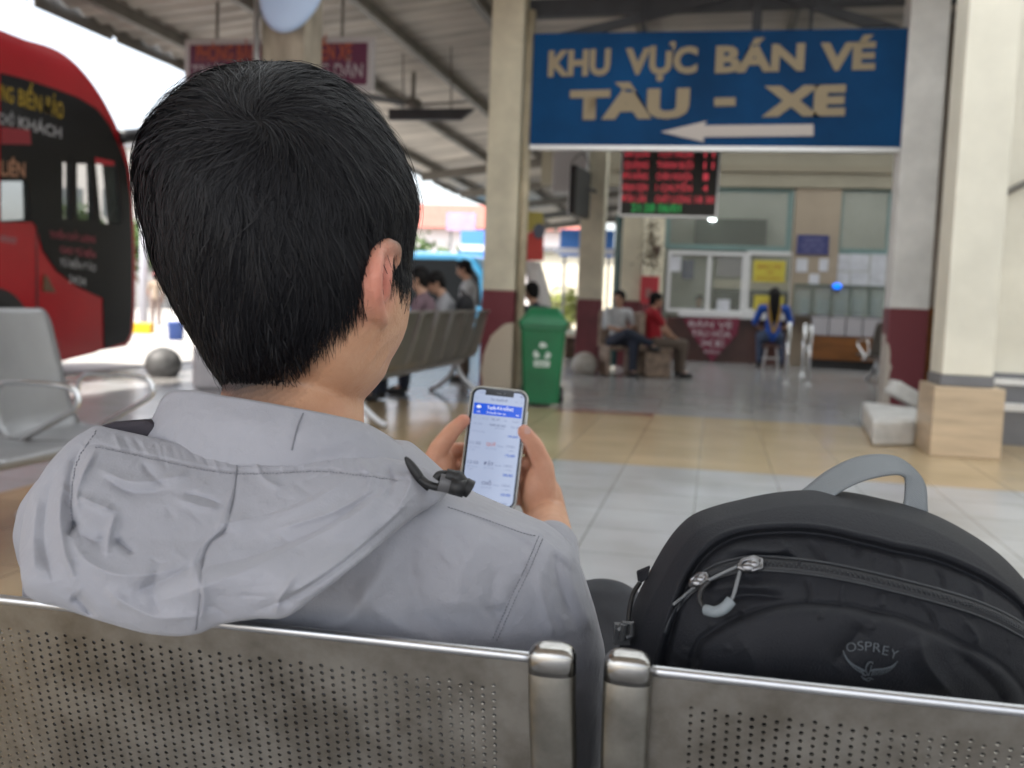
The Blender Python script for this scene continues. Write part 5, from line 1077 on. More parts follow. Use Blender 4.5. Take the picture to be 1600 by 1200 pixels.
# right hand: thumb along the right edge, four fingers behind
B.chain([RWR, ph(hw + .040, -.080, -.020), ph(hw + .033, -.052, -.016)], [.025, .027, .024], 18)
B.ell(ph(hw + .026, -.045, -.014), (.022, .030, .038), R=np.stack([prr, pn_, pu], 1))
B.chain([ph(hw + .036, -.060, -.004), ph(hw + .029, -.018, .006), ph(hw + .014, .008, .0125), ph(hw - .0005, .0235, .0150)], [.0165, .0135, .0115, .0092], 16)
for k, (y0, y1, ln) in enumerate(((-.012, .010, .052), (-.034, -.014, .058), (-.055, -.037, .054), (-.073, -.058, .042))):
    B.chain([ph(hw + .026, y0 - .012, -.020), ph(hw + .010, y1 - .002, -.024), ph(hw - ln * .6, y1 + .004, -.0175), ph(hw - ln, y1 + .006, -.0155)], [.0115, .0098, .0090, .0078], 12)
# left hand: thumb on the left edge, fingers curled behind
B.chain([LWR, ph(-hw - .050, -.070, -.022), ph(-hw - .038, -.045, -.018)], [.025, .026, .022], 18)
B.ell(ph(-hw - .030, -.038, -.016), (.021, .028, .036), R=np.stack([prr, pn_, pu], 1))
B.chain([ph(-hw - .042, -.040, -.004), ph(-hw - .031, -.008, .003), ph(-hw - .016, .016, .007), ph(-hw - .0035, .030, .0095)], [.0150, .0128, .0108, .0088], 16)
for k, (y0, y1, ln) in enumerate(((-.014, .000, .054), (-.034, -.022, .060), (-.054, -.044, .055), (-.070, -.064, .043))):
    B.chain([ph(-hw - .030, y0 - .012, -.022), ph(-hw - .012, y1 - .004, -.027), ph(-hw + ln * .55, y1, -.0195), ph(-hw + ln, y1 + .002, -.0165)], [.0115, .0098, .0088, .0076], 12)
bme = fuse(B, 0.0025, 4, 'body')
# warm tint of ear and finger tips is the skin's own colour
P = mv(bme); ca = bme.color_attributes.new('tint', 'FLOAT_COLOR', 'POINT')
ear = V(594, 435, hsurf(594, 435) - .008); te = np.clip(1.25 - np.linalg.norm(P - ear, axis=1) / .032, 0, 1); tips = np.zeros(len(P))
for q in (ph(hw, .022, .014), ph(-hw - .004, .030, .009)): tips = np.maximum(tips, np.clip(1.2 - np.linalg.norm(P - q, axis=1) / .02, 0, 1))
hnd = np.clip(1.3 - np.linalg.norm(P - pC, axis=1) / .12, 0, 1) * 0.35
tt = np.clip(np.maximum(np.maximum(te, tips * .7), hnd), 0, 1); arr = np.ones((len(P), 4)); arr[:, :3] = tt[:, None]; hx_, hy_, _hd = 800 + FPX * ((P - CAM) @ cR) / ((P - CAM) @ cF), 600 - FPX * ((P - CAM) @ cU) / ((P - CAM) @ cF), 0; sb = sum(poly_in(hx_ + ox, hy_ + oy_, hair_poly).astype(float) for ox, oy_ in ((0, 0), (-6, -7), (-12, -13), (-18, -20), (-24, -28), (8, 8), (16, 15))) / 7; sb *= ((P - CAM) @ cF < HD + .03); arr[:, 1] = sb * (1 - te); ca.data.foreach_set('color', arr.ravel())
m_skin = M('skin', (0.56, 0.34, 0.22), 0.46, bump=0.25, bscale=420, sss=0.10, spec=0.4)
n_ = m_skin.node_tree.nodes; l_ = m_skin.node_tree.links; at = n_.new('ShaderNodeAttribute'); at.attribute_name = 'tint'
mx = n_.new('ShaderNodeMix'); mx.data_type = 'RGBA'; mx.inputs[6].default_value = (0.60, 0.345, 0.215, 1); mx.inputs[7].default_value = (0.64, 0.25, 0.19, 1); sp_ = n_.new('ShaderNodeSeparateColor'); l_.new(at.outputs['Color'], sp_.inputs[0]); l_.new(sp_.outputs[0], mx.inputs[0])
nz = n_.new('ShaderNodeTexNoise'); nz.inputs['Scale'].default_value = 45; nz.inputs['Detail'].default_value = 5; tcx = n_.new('ShaderNodeTexCoord'); l_.new(tcx.outputs['Object'], nz.inputs['Vector'])
rz2 = n_.new('ShaderNodeValToRGB'); rz2.color_ramp.elements[0].position = .35; rz2.color_ramp.elements[0].color = (.90, .84, .80, 1); rz2.color_ramp.elements[1].position = .65; rz2.color_ramp.elements[1].color = (1, 1, 1, 1); l_.new(nz.outputs[0], rz2.inputs[0])
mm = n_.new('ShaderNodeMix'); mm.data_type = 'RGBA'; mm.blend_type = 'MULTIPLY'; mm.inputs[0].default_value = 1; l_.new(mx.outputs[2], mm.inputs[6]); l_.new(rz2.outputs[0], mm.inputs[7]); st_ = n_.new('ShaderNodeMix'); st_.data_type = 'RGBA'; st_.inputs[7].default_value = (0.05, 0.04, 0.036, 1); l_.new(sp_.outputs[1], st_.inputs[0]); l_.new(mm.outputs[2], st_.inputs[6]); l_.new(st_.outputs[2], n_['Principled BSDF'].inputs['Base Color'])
body_o = link('body', bme, m_skin, man, smooth=True)
nl = MB(); nl.ell(ph(hw + .0035, .0235, .0225), (.0050, .0016, .0062), R=np.stack([prr, pn_, pu], 1)); nl.build('thumbnail', M('nail', (0.58, 0.34, 0.28), 0.3), body_o, smooth=True)

# --- hair: dark under-layer and thousands of strands combed out from the crown
m_hair = M('black_hair', (0.006, 0.006, 0.007), 0.6, spec=0.25)
D_ = sphere_dirs(170, 120); Pc, px_, py_ = headpt(D_, 0.968 + 0 * D_[..., 0], 0.109, 0.12)
def in_hair(n, px_, py_, grow=0.0):
    back = poly_in(px_, py_ - grow, hair_poly)
    front = (n[..., 1] > 0.22 - grow * .002) | ((n[..., 0] < -0.75) & (n[..., 2] > -0.45) & (py_ < 545)) | ((n[..., 0] > 0.8) & (n[..., 2] > -0.30) & (py_ < 430))
    return np.where(n[..., 2] > -0.02, back, front)
keep = in_hair(D_, px_, py_) & np.where(D_[..., 2] > 0, poly_in(px_ + 9, py_ + 12, hair_poly), True); Pn = D_
lump = wob(D_[..., 0] * 1.0 + D_[..., 2] * .6, D_[..., 1], 7, 11, 2) * 0.010
Pc, _, _ = headpt(D_, 0.962 + lump, 0.110, 0.12)
nv, nu = D_.shape[:2]; inn, _, _ = headpt(D_, 0.88 + 0 * lump, 0.098, 0.11)
fs = [(i * nu + j, i * nu + (j + 1) % nu, (i + 1) * nu + (j + 1) % nu, (i + 1) * nu + j) for i in range(nv - 1) for j in range(nu) if keep[i, j] and keep[i, (j + 1) % nu] and keep[i + 1, j] and keep[i + 1, (j + 1) % nu]]
cm = bpy.data.meshes.new('scalp'); cm.from_pydata([tuple(p) for p in Pc.reshape(-1, 3)], [], fs)
bm = bmesh.new(); bm.from_mesh(cm); bmesh.ops.delete(bm, geom=[v for v in bm.verts if not v.link_faces], context='VERTS'); bmesh.ops.recalc_face_normals(bm, faces=bm.faces); bm.to_mesh(cm); bm.free()
hair_o = link('hair', cm, m_hair, man, smooth=True, solid=0.003)
NS = 60000
q = rng.normal(size=(NS * 2, 3)); q /= np.linalg.norm(q, axis=1)[:, None]; q = q[(q[:, 2] > -0.55) | (q[:, 1] > 0.1)]
_, a_, b_ = headpt(q); ok = in_hair(q, a_, b_)
soft = in_hair(q, a_, b_, 26.0) & ~ok & (rng.random(len(q)) < 0.28) & (b_ > 400)
earz = poly_in(a_, b_, [(562, 384), (600, 372), (619, 376), (621, 520), (556, 520)]) & (q[:, 2] > 0); q = q[(ok | soft) & ~earz][:NS]; _, a_, b_ = headpt(q)
wc_ = np.array((-25 / 240, 145 / 235, 0)); wc_[2] = math.sqrt(1 - wc_ @ wc_); g_ = np.array((0, -1.0, 0)); STEP = 8
ang = np.arccos(np.clip(q @ wc_, -1, 1))
L_ = np.where(b_ < 330, .56, np.where(b_ < 460, .56 - (b_ - 330) / 130 * .26, np.clip(.30 - (b_ - 460) / 140 * .22, .07, .3))) * np.where(b_ > 430, rng.uniform(.25, 1.25, len(q)), rng.uniform(.6, 1.2, len(q)))
side_r = np.clip((a_ - 520) / 60, 0, 1) * np.clip((b_ - 330) / 60, 0, 1); L_ *= 1 - .55 * side_r; L_ = np.where((a_ > 598) & (b_ > 360), np.minimum(L_, .09), L_)
ph1 = wob(q[:, 0] + q[:, 2] * .7, q[:, 1], 9, 3, 2); ph2 = wob(q[:, 0] - q[:, 2] * .5, q[:, 1], 26, 4, 2)
rot = 0.42 * ph1 + 0.20 * ph2 + rng.normal(0, .22, len(q)); h0 = 0.970 + 0.024 * rng.random(len(q)) + 0.006 * ph2
fa = rng.uniform(.02, .11, len(q)); fly = (rng.random(len(q)) < 0.035) | ((rng.random(len(q)) < 0.12) & (a_ < 330) & (b_ < 230)); n = q.copy(); pts, nrm = [], []
for s_ in range(STEP + 1):
    t = s_ / STEP; h = h0 + 0.020 * np.sin(PI * min(t * 1.1, 1)) * (0.4 + .6 * rng.random(len(q)) * 0 + 0.6) * np.clip(L_ / .5, .2, 1) - 0.014 * t * t + fly * (fa * t * (1 - .35 * t)) + np.clip((b_ - 520) / 90, 0, 1) * 0.010 * t
    Pp, _, _ = headpt(n, h, 0.112, 0.12); pts.append(Pp); nrm.append(n.copy())
    away = n * (n @ wc_)[:, None] - wc_; away /= np.linalg.norm(away, axis=1)[:, None] + 1e-6; sw = np.cross(n, wc_); sw /= np.linalg.norm(sw, axis=1)[:, None] + 1e-6
    gr = g_ - n * (n @ g_)[:, None]; gr /= np.linalg.norm(gr, axis=1)[:, None] + 1e-6
    gw = np.clip((np.arccos(np.clip(n @ wc_, -1, 1)) - .35) / 1.3, 0, .72)[:, None] * (0.5 + 0.5 * np.clip(n[:, 2:3] + .6, 0, 1))
    tdir = away * (1 - gw) + gr * gw + sw * (0.55 * np.exp(-ang / .35))[:, None] + np.clip((b_ - 500) / 100, 0, 1)[:, None] * gr * 0.4
    tdir /= np.linalg.norm(tdir, axis=1)[:, None] + 1e-6; bi = np.cross(n, tdir)
    tdir = tdir * np.cos(rot)[:, None] + bi * np.sin(rot)[:, None]
    n = n + tdir * (L_ / STEP)[:, None]; n /= np.linalg.norm(n, axis=1)[:, None]
pts = np.array(pts); T = np.gradient(pts, axis=0); T /= np.linalg.norm(T, axis=2)[..., None] + 1e-9
ctr = V(HC[0], HC[1], HD); No = pts - ctr; No /= np.linalg.norm(No, axis=2)[..., None]; Wd = np.cross(T, No); Wd /= np.linalg.norm(Wd, axis=2)[..., None] + 1e-9
twist = rng.normal(0, .35, len(q))[None, :, None]; Wd = Wd * np.cos(twist) + No * np.sin(twist)
tw = np.linspace(0, 1, STEP + 1)[:, None, None]; wid = 0.00027 * rng.uniform(.7, 1.5, len(q))[None, :, None] * (1 - .78 * tw ** 2)
Lf, Rt = pts - Wd * wid, pts + Wd * wid
VV_ = np.stack([Lf, Rt], 2).transpose(1, 0, 2, 3).reshape(-1, 3); m_ = len(q); base = (np.arange(m_) * (STEP + 1) * 2)[:, None, None]
k_ = (np.arange(STEP) * 2)[None, :, None]; F4 = (base + k_ + np.array([0, 1, 3, 2])[None, None, :]).reshape(-1, 4)
sm = bpy.data.meshes.new('strands'); sm.vertices.add(len(VV_)); sm.vertices.foreach_set('co', VV_.ravel()); sm.loops.add(F4.size); sm.loops.foreach_set('vertex_index', F4.ravel().astype(np.int32)); sm.polygons.add(len(F4)); sm.polygons.foreach_set('loop_start', np.arange(0, F4.size, 4, dtype=np.int32)); sm.polygons.foreach_set('loop_total', np.full(len(F4), 4, dtype=np.int32)); sm.update(); sm.validate()
link('strands', sm, M('hair_strand', (0.0048, 0.0048, 0.0066), 0.55, spec=0.25), hair_o, smooth=True)['kind'] = 'stuff'

# --- jacket
def jacket_material(name, col):
    m = M(name, col, 0.78, sheen=0.15, spec=0.3); n = m.node_tree.nodes; l = m.node_tree.links; b = n['Principled BSDF']
    tc = n.new('ShaderNodeTexCoord'); wv = n.new('ShaderNodeTexNoise'); wv.inputs['Scale'].default_value = 900; wv.inputs['Detail'].default_value = 2; l.new(tc.outputs['Object'], wv.inputs['Vector'])
    n2 = n.new('ShaderNodeTexNoise'); n2.inputs['Scale'].default_value = 9; n2.inputs['Detail'].default_value = 6; l.new(tc.outputs['Object'], n2.inputs['Vector'])
    n3 = n.new('ShaderNodeTexNoise'); n3.inputs['Scale'].default_value = 55; n3.inputs['Detail'].default_value = 4; l.new(tc.outputs['Object'], n3.inputs['Vector'])
    rp = n.new('ShaderNodeValToRGB'); rp.color_ramp.elements[0].position = .3; rp.color_ramp.elements[1].position = .7; rp.color_ramp.elements[0].color = (*[c * .90 for c in col], 1); rp.color_ramp.elements[1].color = (*[c * 1.05 for c in col], 1)
    l.new(n2.outputs[0], rp.inputs[0]); l.new(rp.outputs[0], b.inputs['Base Color'])
    wp = n.new('ShaderNodeVectorMath'); wp.operation = 'MULTIPLY_ADD'; wp.inputs[1].default_value = (.03, .03, .03); l.new(n3.outputs['Color'], wp.inputs[0]); l.new(tc.outputs['Object'], wp.inputs[2])
    vo = n.new('ShaderNodeTexVoronoi'); vo.feature = 'DISTANCE_TO_EDGE'; vo.inputs['Scale'].default_value = 26; l.new(wp.outputs[0], vo.inputs['Vector'])
    vr = n.new('ShaderNodeMapRange'); vr.inputs['From Max'].default_value = .22; vr.interpolation_type = 'SMOOTHSTEP'; l.new(vo.outputs['Distance'], vr.inputs[0])
    b0 = n.new('ShaderNodeBump'); b0.inputs['Strength'].default_value = .20; b0.inputs['Distance'].default_value = .0022; l.new(vr.outputs[0], b0.inputs['Height'])
    b1 = n.new('ShaderNodeBump'); b1.inputs['Strength'].default_value = .30; l.new(b0.outputs[0], b1.inputs['Normal']); b1.inputs['Distance'].default_value = .0006; l.new(wv.outputs[0], b1.inputs['Height'])
    b2 = n.new('ShaderNodeBump'); b2.inputs['Strength'].default_value = .35; b2.inputs['Distance'].default_value = .003; l.new(n3.outputs[0], b2.inputs['Height']); l.new(b1.outputs[0], b2.inputs['Normal']); l.new(b2.outputs[0], b.inputs['Normal'])
    return m
m_jack = jacket_material('jacket_cloth', (0.335, 0.34, 0.378)); m_seam = M('seam_thread', (0.20, 0.204, 0.23), 0.9)
J = MB()
def ring(y, xl, xr, db, df, n=48, e=2.5):
    xc, dc = (xl + xr) / 2, (db + df) / 2; out = []
    for k in range(n):
        a = 2 * PI * k / n; c, s_ = math.cos(a), math.sin(a); c = math.copysign(abs(c) ** (2 / e), c); s_ = math.copysign(abs(s_) ** (2 / e), s_)
        out.append(V(xc + (xr - xl) / 2 * c, y, dc) - cF * s_ * (df - db) / 2)
    return out
rows = [(690, 390, 640, .665, .76), (715, 300, 668, .645, .78), (745, 220, 700, .632, .79), (775, 150, 745, .624, .80), (798, 105, 800, .622, .80), (822, 80, 856, .622, .81), (855, 62, 896, .622, .81), (900, 58, 914, .622, .82), (950, 60, 930, .624, .83), (1010, 66, 945, .645, .85), (1100, 80, 948, .675, .89), (1250, 110, 935, .72, .94), (1450, 150, 900, .78, 1.0), (1680, 170, 880, .84, 1.06)]
J.loft([ring(*r) for r in rows])
J.chain([V(808, 905, .715), REL, RWR + (REL - RWR) * .10], [.046, .043, .032], 20); J.chain([V(150, 830, .72), LEL, LWR + (LEL - LWR) * .10], [.055, .050, .034], 20)
jm = fuse(J, 0.0031, 12, 'jacket'); P = mv(jm); N_ = mn(jm); X_, Y_, Dd = [np.array(v) for v in (800 + FPX * ((P - CAM) @ cR) / ((P - CAM) @ cF), 600 - FPX * ((P - CAM) @ cU) / ((P - CAM) @ cF), (P - CAM) @ cF)]
mm_ = 0.001
jst = [([(690, 775), (740, 800), (800, 822), (840, 840)], 10, 2.0 * mm_), ([(700, 790), (760, 818), (820, 850), (860, 890)], 9, -2.2 * mm_), ([(620, 860), (580, 920), (540, 970), (480, 990)], 22, 3.5 * mm_),
       ([(880, 840), (868, 880), (880, 930), (905, 990)], 9, -3.0 * mm_), ([(895, 850), (892, 900), (910, 950), (935, 1000)], 9, 3.0 * mm_), ([(850, 830), (875, 850), (900, 858)], 6, -2.5 * mm_), ([(856, 845), (880, 866), (908, 880)], 6, 2.5 * mm_), ([(862, 868), (890, 890), (915, 905)], 6, -2.0 * mm_),
       ([(660, 800), (640, 870), (650, 940), (690, 1000)], 26, -3.0 * mm_), ([(760, 830), (720, 900), (720, 960)], 30, 2.5 * mm_), ([(800, 845), (822, 890), (800, 925), (770, 1000)], 3.2, -1.5 * mm_), ([(560, 900), (600, 960), (680, 1000)], 20, 2.5 * mm_),
       ([(840, 880), (850, 940), (870, 1010)], 16, 2.5 * mm_), ([(780, 880), (770, 930), (790, 990)], 12, -1.6 * mm_), ([(700, 830), (690, 850), (710, 880)], 8, 1.2 * mm_)]
for k in range(46):
    x = rng.uniform(560, 905); y = rng.uniform(800, 990); a = rng.uniform(-.2, 1.4); l0 = rng.uniform(25, 70); jst.append(([(x, y), (x + l0 * .5 * math.cos(a) + rng.normal(0, 5), y + l0 * .5 * math.sin(a)), (x + l0 * math.cos(a), y + l0 * math.sin(a))], rng.uniform(3.5, 9), rng.choice([-1, 1]) * rng.uniform(.3, 1.0) * mm_))
face = np.clip(-(N_ @ cF) * 1.5, 0, 1); disp = 1.9 * strokes_disp(X_, Y_, jst, .75) + wob(X_, Y_, 0.022, 8, 3) * 0.9 * mm_
P = P - np.outer(disp * face, cF); setv(jm, P); jack = link('jacket', jm, m_jack, man, smooth=True)
def seam(pts, r_, parent, mat, name='seam', n=40): MB().tube(smoothpath(pts, n), r_, 6).build(name, mat, parent, smooth=True)

# hood lying on the shoulders: closed pillow of cloth with its folds
Tp = smoothpath([(33, 905), (30, 862), (38, 802), (55, 758), (78, 722), (108, 690), (135, 672), (152, 665), (172, 669), (205, 676), (250, 686), (310, 699), (370, 707), (430, 706), (500, 703), (560, 709), (610, 716), (648, 724), (680, 740), (706, 762)], 360)
Bp = smoothpath([(33, 905), (40, 928), (62, 942), (90, 948), (110, 955), (140, 965), (180, 977), (225, 989), (272, 994), (310, 990), (345, 976), (400, 967), (440, 966), (468, 952), (510, 920), (560, 880), (610, 838), (650, 806), (685, 784), (706, 762)], 360)
NV = 190; vv = np.linspace(0, 1, NV)
Tq, Bq = resample(Tp, 360), resample(Bp, 360)
# match the corner of the hood opening to the lower left of the hem
def reparam(P, us): d = np.r_[0, np.cumsum(np.linalg.norm(np.diff(P, axis=0), axis=1))]; d /= d[-1]; return np.stack([np.interp(us, d, P[:, k]) for k in (0, 1)], 1)
us = np.linspace(0, 1, 360); Tq = reparam(Tp, us); Bq = reparam(Bp, us)
Gx = Tq[:, None, 0] * (1 - vv) + Bq[:, None, 0] * vv; Gy = Tq[:, None, 1] * (1 - vv) + Bq[:, None, 1] * vv
drim = 0.607 - 0.062 * Gx / 820
base_d = np.polyval(np.polyfit((np.array([660, 720, 800, 900, 960, 1000]) - 800) / 200, [.668, .640, .607, .588, .572, .566], 3), (Gy - 800) / 200) + (Gx - 400) * -2e-5
ov = np.clip((Gy - 840) / 90, 0, 1); ov = ov * ov * (3 - 2 * ov); dl = np.clip((150 - Gx) / 120, 0, 1); base_d += dl * dl * .035 * (1 - ov); base_d = base_d * (1 - ov) + (drim - .010) * ov; dr = np.clip((Gx - 520) / 190, 0, 1); base_d += dr ** 1.5 * .045 * (1 - ov)
ed = np.minimum(1, 4 * vv * (1 - vv))[None, :] * np.clip(np.minimum(us, 1 - us) * 9, 0, 1)[:, None]
bulge = 0.020 * np.sqrt(np.clip(ed, 0, 1)) * (0.55 + 0.55 * np.clip((Gy - 690) / 310, 0, 1) ** 1.0)
hst = [  # folds measured on the cloth: (line, half width, height)
    ([(640, 735), (560, 800), (450, 860), (350, 905), (220, 950)], 26, 5), ([(660, 760), (590, 830), (500, 900), (420, 945)], 16, 6.0), ([(640, 790), (560, 860), (470, 925), (400, 955)], 11, -5.0),
    ([(610, 745), (520, 815), (400, 868), (300, 890)], 16, -4.5), ([(560, 740), (470, 790), (380, 812), (330, 822)], 16, 3.5), ([(520, 760), (430, 800), (370, 812)], 9, -2.0),
    ([(130, 690), (112, 740), (112, 800), (130, 850)], 12, -6.0), ([(95, 720), (75, 780), (70, 850), (85, 915)], 16, -5.0), ([(60, 775), (52, 830), (55, 900)], 12, 4.0), ([(100, 745), (93, 800), (100, 860), (118, 905)], 9, 4.5),
    ([(150, 700), (122, 760), (120, 810)], 7, 5.0), ([(118, 812), (112, 828), (106, 838)], 6, -5), ([(122, 775), (150, 788), (182, 800)], 8, 4.0), ([(182, 800), (172, 830), (166, 870)], 6, 4.0), ([(178, 840), (195, 855), (212, 866)], 7, -4.0), ([(120, 830), (150, 845), (168, 838)], 9, -3.5),
    ([(110, 840), (140, 880), (200, 900), (300, 885)], 14, 3.5), ([(150, 730), (200, 752), (260, 748), (300, 735)], 9, 3.0), ([(160, 745), (210, 770), (270, 765)], 9, -3.0), ([(270, 775), (310, 790), (345, 795)], 8, 2.6), ([(285, 770), (320, 778), (350, 790)], 5, -2.0), ([(220, 720), (240, 745), (262, 760)], 8, -2.2),
    ([(110, 930), (130, 945), (150, 975)], 9, -4.0), ([(160, 915), (200, 945), (250, 965), (330, 960)], 14, 3.5), ([(200, 930), (270, 900), (330, 870)], 14, -3.0), ([(400, 720), (410, 745), (440, 765)], 7, 2.0), ([(560, 715), (580, 745), (575, 775)], 8, 2.4), ([(600, 722), (612, 752), (600, 785)], 7, -2.4), ([(640, 728), (640, 760), (618, 800)], 7, 2.6),
    ([(300, 880), (318, 930), (312, 975)], 10, 2.0), ([(420, 830), (520, 800), (600, 755)], 7, 2.0), ([(250, 870), (240, 920), (250, 960)], 12, -2.0), ([(470, 890), (440, 930), (430, 960)], 8, 3.0), ([(372, 710), (368, 760), (360, 800), (352, 828), (328, 848), (316, 880), (312, 930), (306, 985)], 2.6, -1.6), ([(366, 760), (352, 800), (335, 836), (305, 870), (300, 950)], 6, 1.0)]
hst = [(p, w_, math.copysign(abs(a) ** .75 * 1.35, a) * mm_ * 1.7) for p, w_, a in hst]
for x in np.arange(175, 640, 15.5):                              # gathered band under the opening
    x += rng.uniform(-4, 4); yt = np.interp(x, Tq[120:, 0], Tq[120:, 1]); l0 = rng.uniform(22, 52); sl = rng.uniform(6, 18); hst.append(([(x, yt + 3), (x + sl * .4, yt + l0 * .5), (x + sl, yt + l0)], rng.uniform(3, 5.5), rng.choice([-1, 1]) * rng.uniform(.7, 1.6) * mm_))
for k in range(44):
    x = rng.uniform(90, 620); y = rng.uniform(740, 960); a = rng.uniform(-.9, .9); l0 = rng.uniform(20, 60); hst.append(([(x, y), (x + l0 * .5 * math.cos(a), y + l0 * .5 * math.sin(a) + rng.normal(0, 5)), (x + l0 * math.cos(a), y + l0 * math.sin(a))], rng.uniform(3.5, 8), rng.choice([-1, 1]) * rng.uniform(.5, 1.4) * mm_))
dsp = strokes_disp(Gx.ravel(), Gy.ravel(), hst, .65).reshape(Gx.shape) + wob(Gx, Gy, .02, 21, 3) * .9 * mm_
bandy = np.interp(Gx, Tq[120:, 0], Tq[120:, 1]) + 30; dsp -= 1.1 * mm_ * np.exp(-((Gy - bandy) / 3) ** 2) * (Gx > 130) * (Gx < 640)
fr = Vn(Gx, Gy, base_d - bulge - dsp * np.clip(ed * 6, 0, 1)); bk_ = Vn(Gx, Gy, base_d + .004 + 0.006 * np.sqrt(ed))
hd_ = MB().grid(fr).grid(bk_[:, :], True)
hm = hd_.mesh('hood'); bm = bmesh.new(); bm.from_mesh(hm); bmesh.ops.remove_doubles(bm, verts=bm.verts, dist=.00025)
bmesh.ops.bridge_loops if False else None
edges = [e for e in bm.edges if e.is_boundary]
bmesh.ops.recalc_face_normals(bm, faces=bm.faces); bm.to_mesh(hm); bm.free()
hood = link('hood', hm, m_jack, jack, smooth=True)
hg = MB()
for k, G0 in ((0, Gx), (NV - 1, Gx)):
    hg.loft([[fr[i, k], fr[i, k] * .5 + bk_[i, k] * .5 + cF * .0, bk_[i, k]] for i in range(0, 360)], cap=False, close=False)
hg.build('hem', m_jack, hood, smooth=True)
def on_hood(x, y, lift=.0009):
    i = np.argmin((fr_px - x) ** 2 + (fr_py - y) ** 2); return fr.reshape(-1, 3)[i] - cF * lift
fr_px, fr_py = Gx.ravel(), Gy.ravel()
seam([on_hood(x, y) for x, y in ((372, 712), (369, 740), (366, 770), (361, 798), (353, 827), (330, 847), (318, 876), (313, 930), (306, 984))], .00042, hood, m_seam, n=70)
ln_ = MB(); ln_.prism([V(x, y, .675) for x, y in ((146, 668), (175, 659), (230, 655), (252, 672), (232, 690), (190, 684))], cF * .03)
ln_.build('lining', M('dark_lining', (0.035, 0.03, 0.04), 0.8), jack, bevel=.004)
jf_k = np.where((N_ @ cF) < 0)[0]; jf_x, jf_y = X_[jf_k], Y_[jf_k]
jf_d = (P_j_ := mv(jm)[jf_k]) @ cF - CAM @ cF
def on_jacket(x, y):
    r2 = (jf_x - x) ** 2 + (jf_y - y) ** 2; i = np.argsort(r2)[:14]; i = i[jf_d[i] < jf_d[i].min() + .02]; w_ = 1 / (r2[i] + 4); return V(x, y, float((jf_d[i] * w_).sum() / w_.sum()) - .0012)
def stitches(pts, fn, parent, step=5.2):
    Q = smoothpath(pts, 400); d = np.r_[0, np.cumsum(np.linalg.norm(np.diff(Q, axis=0), axis=1))]; m = MB()
    for t in np.arange(0, d[-1] - step, step):
        a = [np.interp(t + o_, d, Q[:, k]) for o_ in (0, step * .6) for k in (0, 1)]; m.tube([fn(a[0], a[1]), fn(a[2], a[3])], .00035, 5)
    m.build('stitching', m_seam, parent)
P_j = mv(jm)
bs_ = [(x, float(np.interp(x, Tq[120:, 0], Tq[120:, 1])) + 33) for x in range(150, 640, 14)]; stitches(bs_, on_hood, hood)
stitches([(842, 838), (822, 885), (800, 930), (768, 1003)], on_jacket, jack); stitches([(848, 842), (828, 889), (806, 934), (774, 1006)], on_jacket, jack); stitches([(700, 792), (760, 812), (815, 832), (842, 838)], on_jacket, jack)
stitches([(152, 672), (122, 720), (112, 780), (116, 830)], on_hood, hood)
# collar standing round the neck
ct = smoothpath([(225, 690, .690), (243, 650, .690), (263, 616, .688), (300, 611, .670), (345, 619, .655), (400, 628, .645), (470, 641, .641), (520, 651, .645), (570, 664, .660), (612, 688, .682), (642, 712, .702), (690, 742, .735), (735, 775, .775)], 120)
cb2 = smoothpath([(224, 694, .680), (240, 706, .668), (270, 716, .655), (310, 722, .640), (360, 728, .632), (420, 730, .628), (480, 730, .628), (530, 731, .632), (580, 736, .640), (620, 744, .652), (652, 756, .672), (700, 776, .705), (735, 790, .755)], 120)
cg = []
for i in range(120):
    row = []
    for t in np.linspace(0, 1, 22):
        x, y, d = ct[i] * (1 - t) + cb2[i] * t; d -= .006 * math.sin(PI * t) ** 1.0; row.append((x, y, d))
    cg.append(row)
cg = np.array(cg); cst = [([(262, 618), (252, 650), (240, 690)], 3, -1.4 * mm_), ([(470, 643), (462, 672), (455, 704)], 2.2, -1.1 * mm_), ([(520, 690), (580, 676), (640, 720)], 14, 2.2 * mm_), ([(300, 650), (340, 690), (420, 700)], 18, -2.2 * mm_), ([(320, 640), (380, 660), (440, 660)], 14, 1.8 * mm_), ([(560, 700), (520, 712), (470, 712)], 12, -1.8 * mm_), ([(436, 660), (430, 690), (432, 704)], 4, -.8 * mm_)]
cd = strokes_disp(cg[..., 0].ravel(), cg[..., 1].ravel(), cst).reshape(cg.shape[:2]) + wob(cg[..., 0], cg[..., 1], .03, 5, 2) * .5 * mm_
col_o = MB().grid(Vn(cg[..., 0], cg[..., 1], cg[..., 2] - cd)).build('collar', m_jack, jack, smooth=True, solid=.003)
cf2 = smoothpath([(735, 775, .775), (740, 800, .85), (600, 760, .90), (430, 720, .88), (270, 690, .80), (225, 690, .69)], 60); cf3 = cf2 + np.array((0, 60, 0))
MB().grid([[V(*(a * (1 - t) + b * t)) for t in np.linspace(0, 1, 6)] for a, b in zip(cf2, cf3)]).build('collar_front', m_jack, jack, smooth=True, solid=.003)
def on_collar(x, y): 
    i = np.argmin((cg[..., 0].ravel() - x) ** 2 + (cg[..., 1].ravel() - y) ** 2); g = cg.reshape(-1, 3)[i]; return V(g[0], g[1], g[2] - .0022)
seam([on_collar(x, y) for x, y in ((471, 644), (464, 670), (456, 702))], .0005, col_o, m_seam); seam([on_collar(x, y) for x, y in ((263, 622), (254, 650), (243, 690))], .0005, col_o, m_seam)
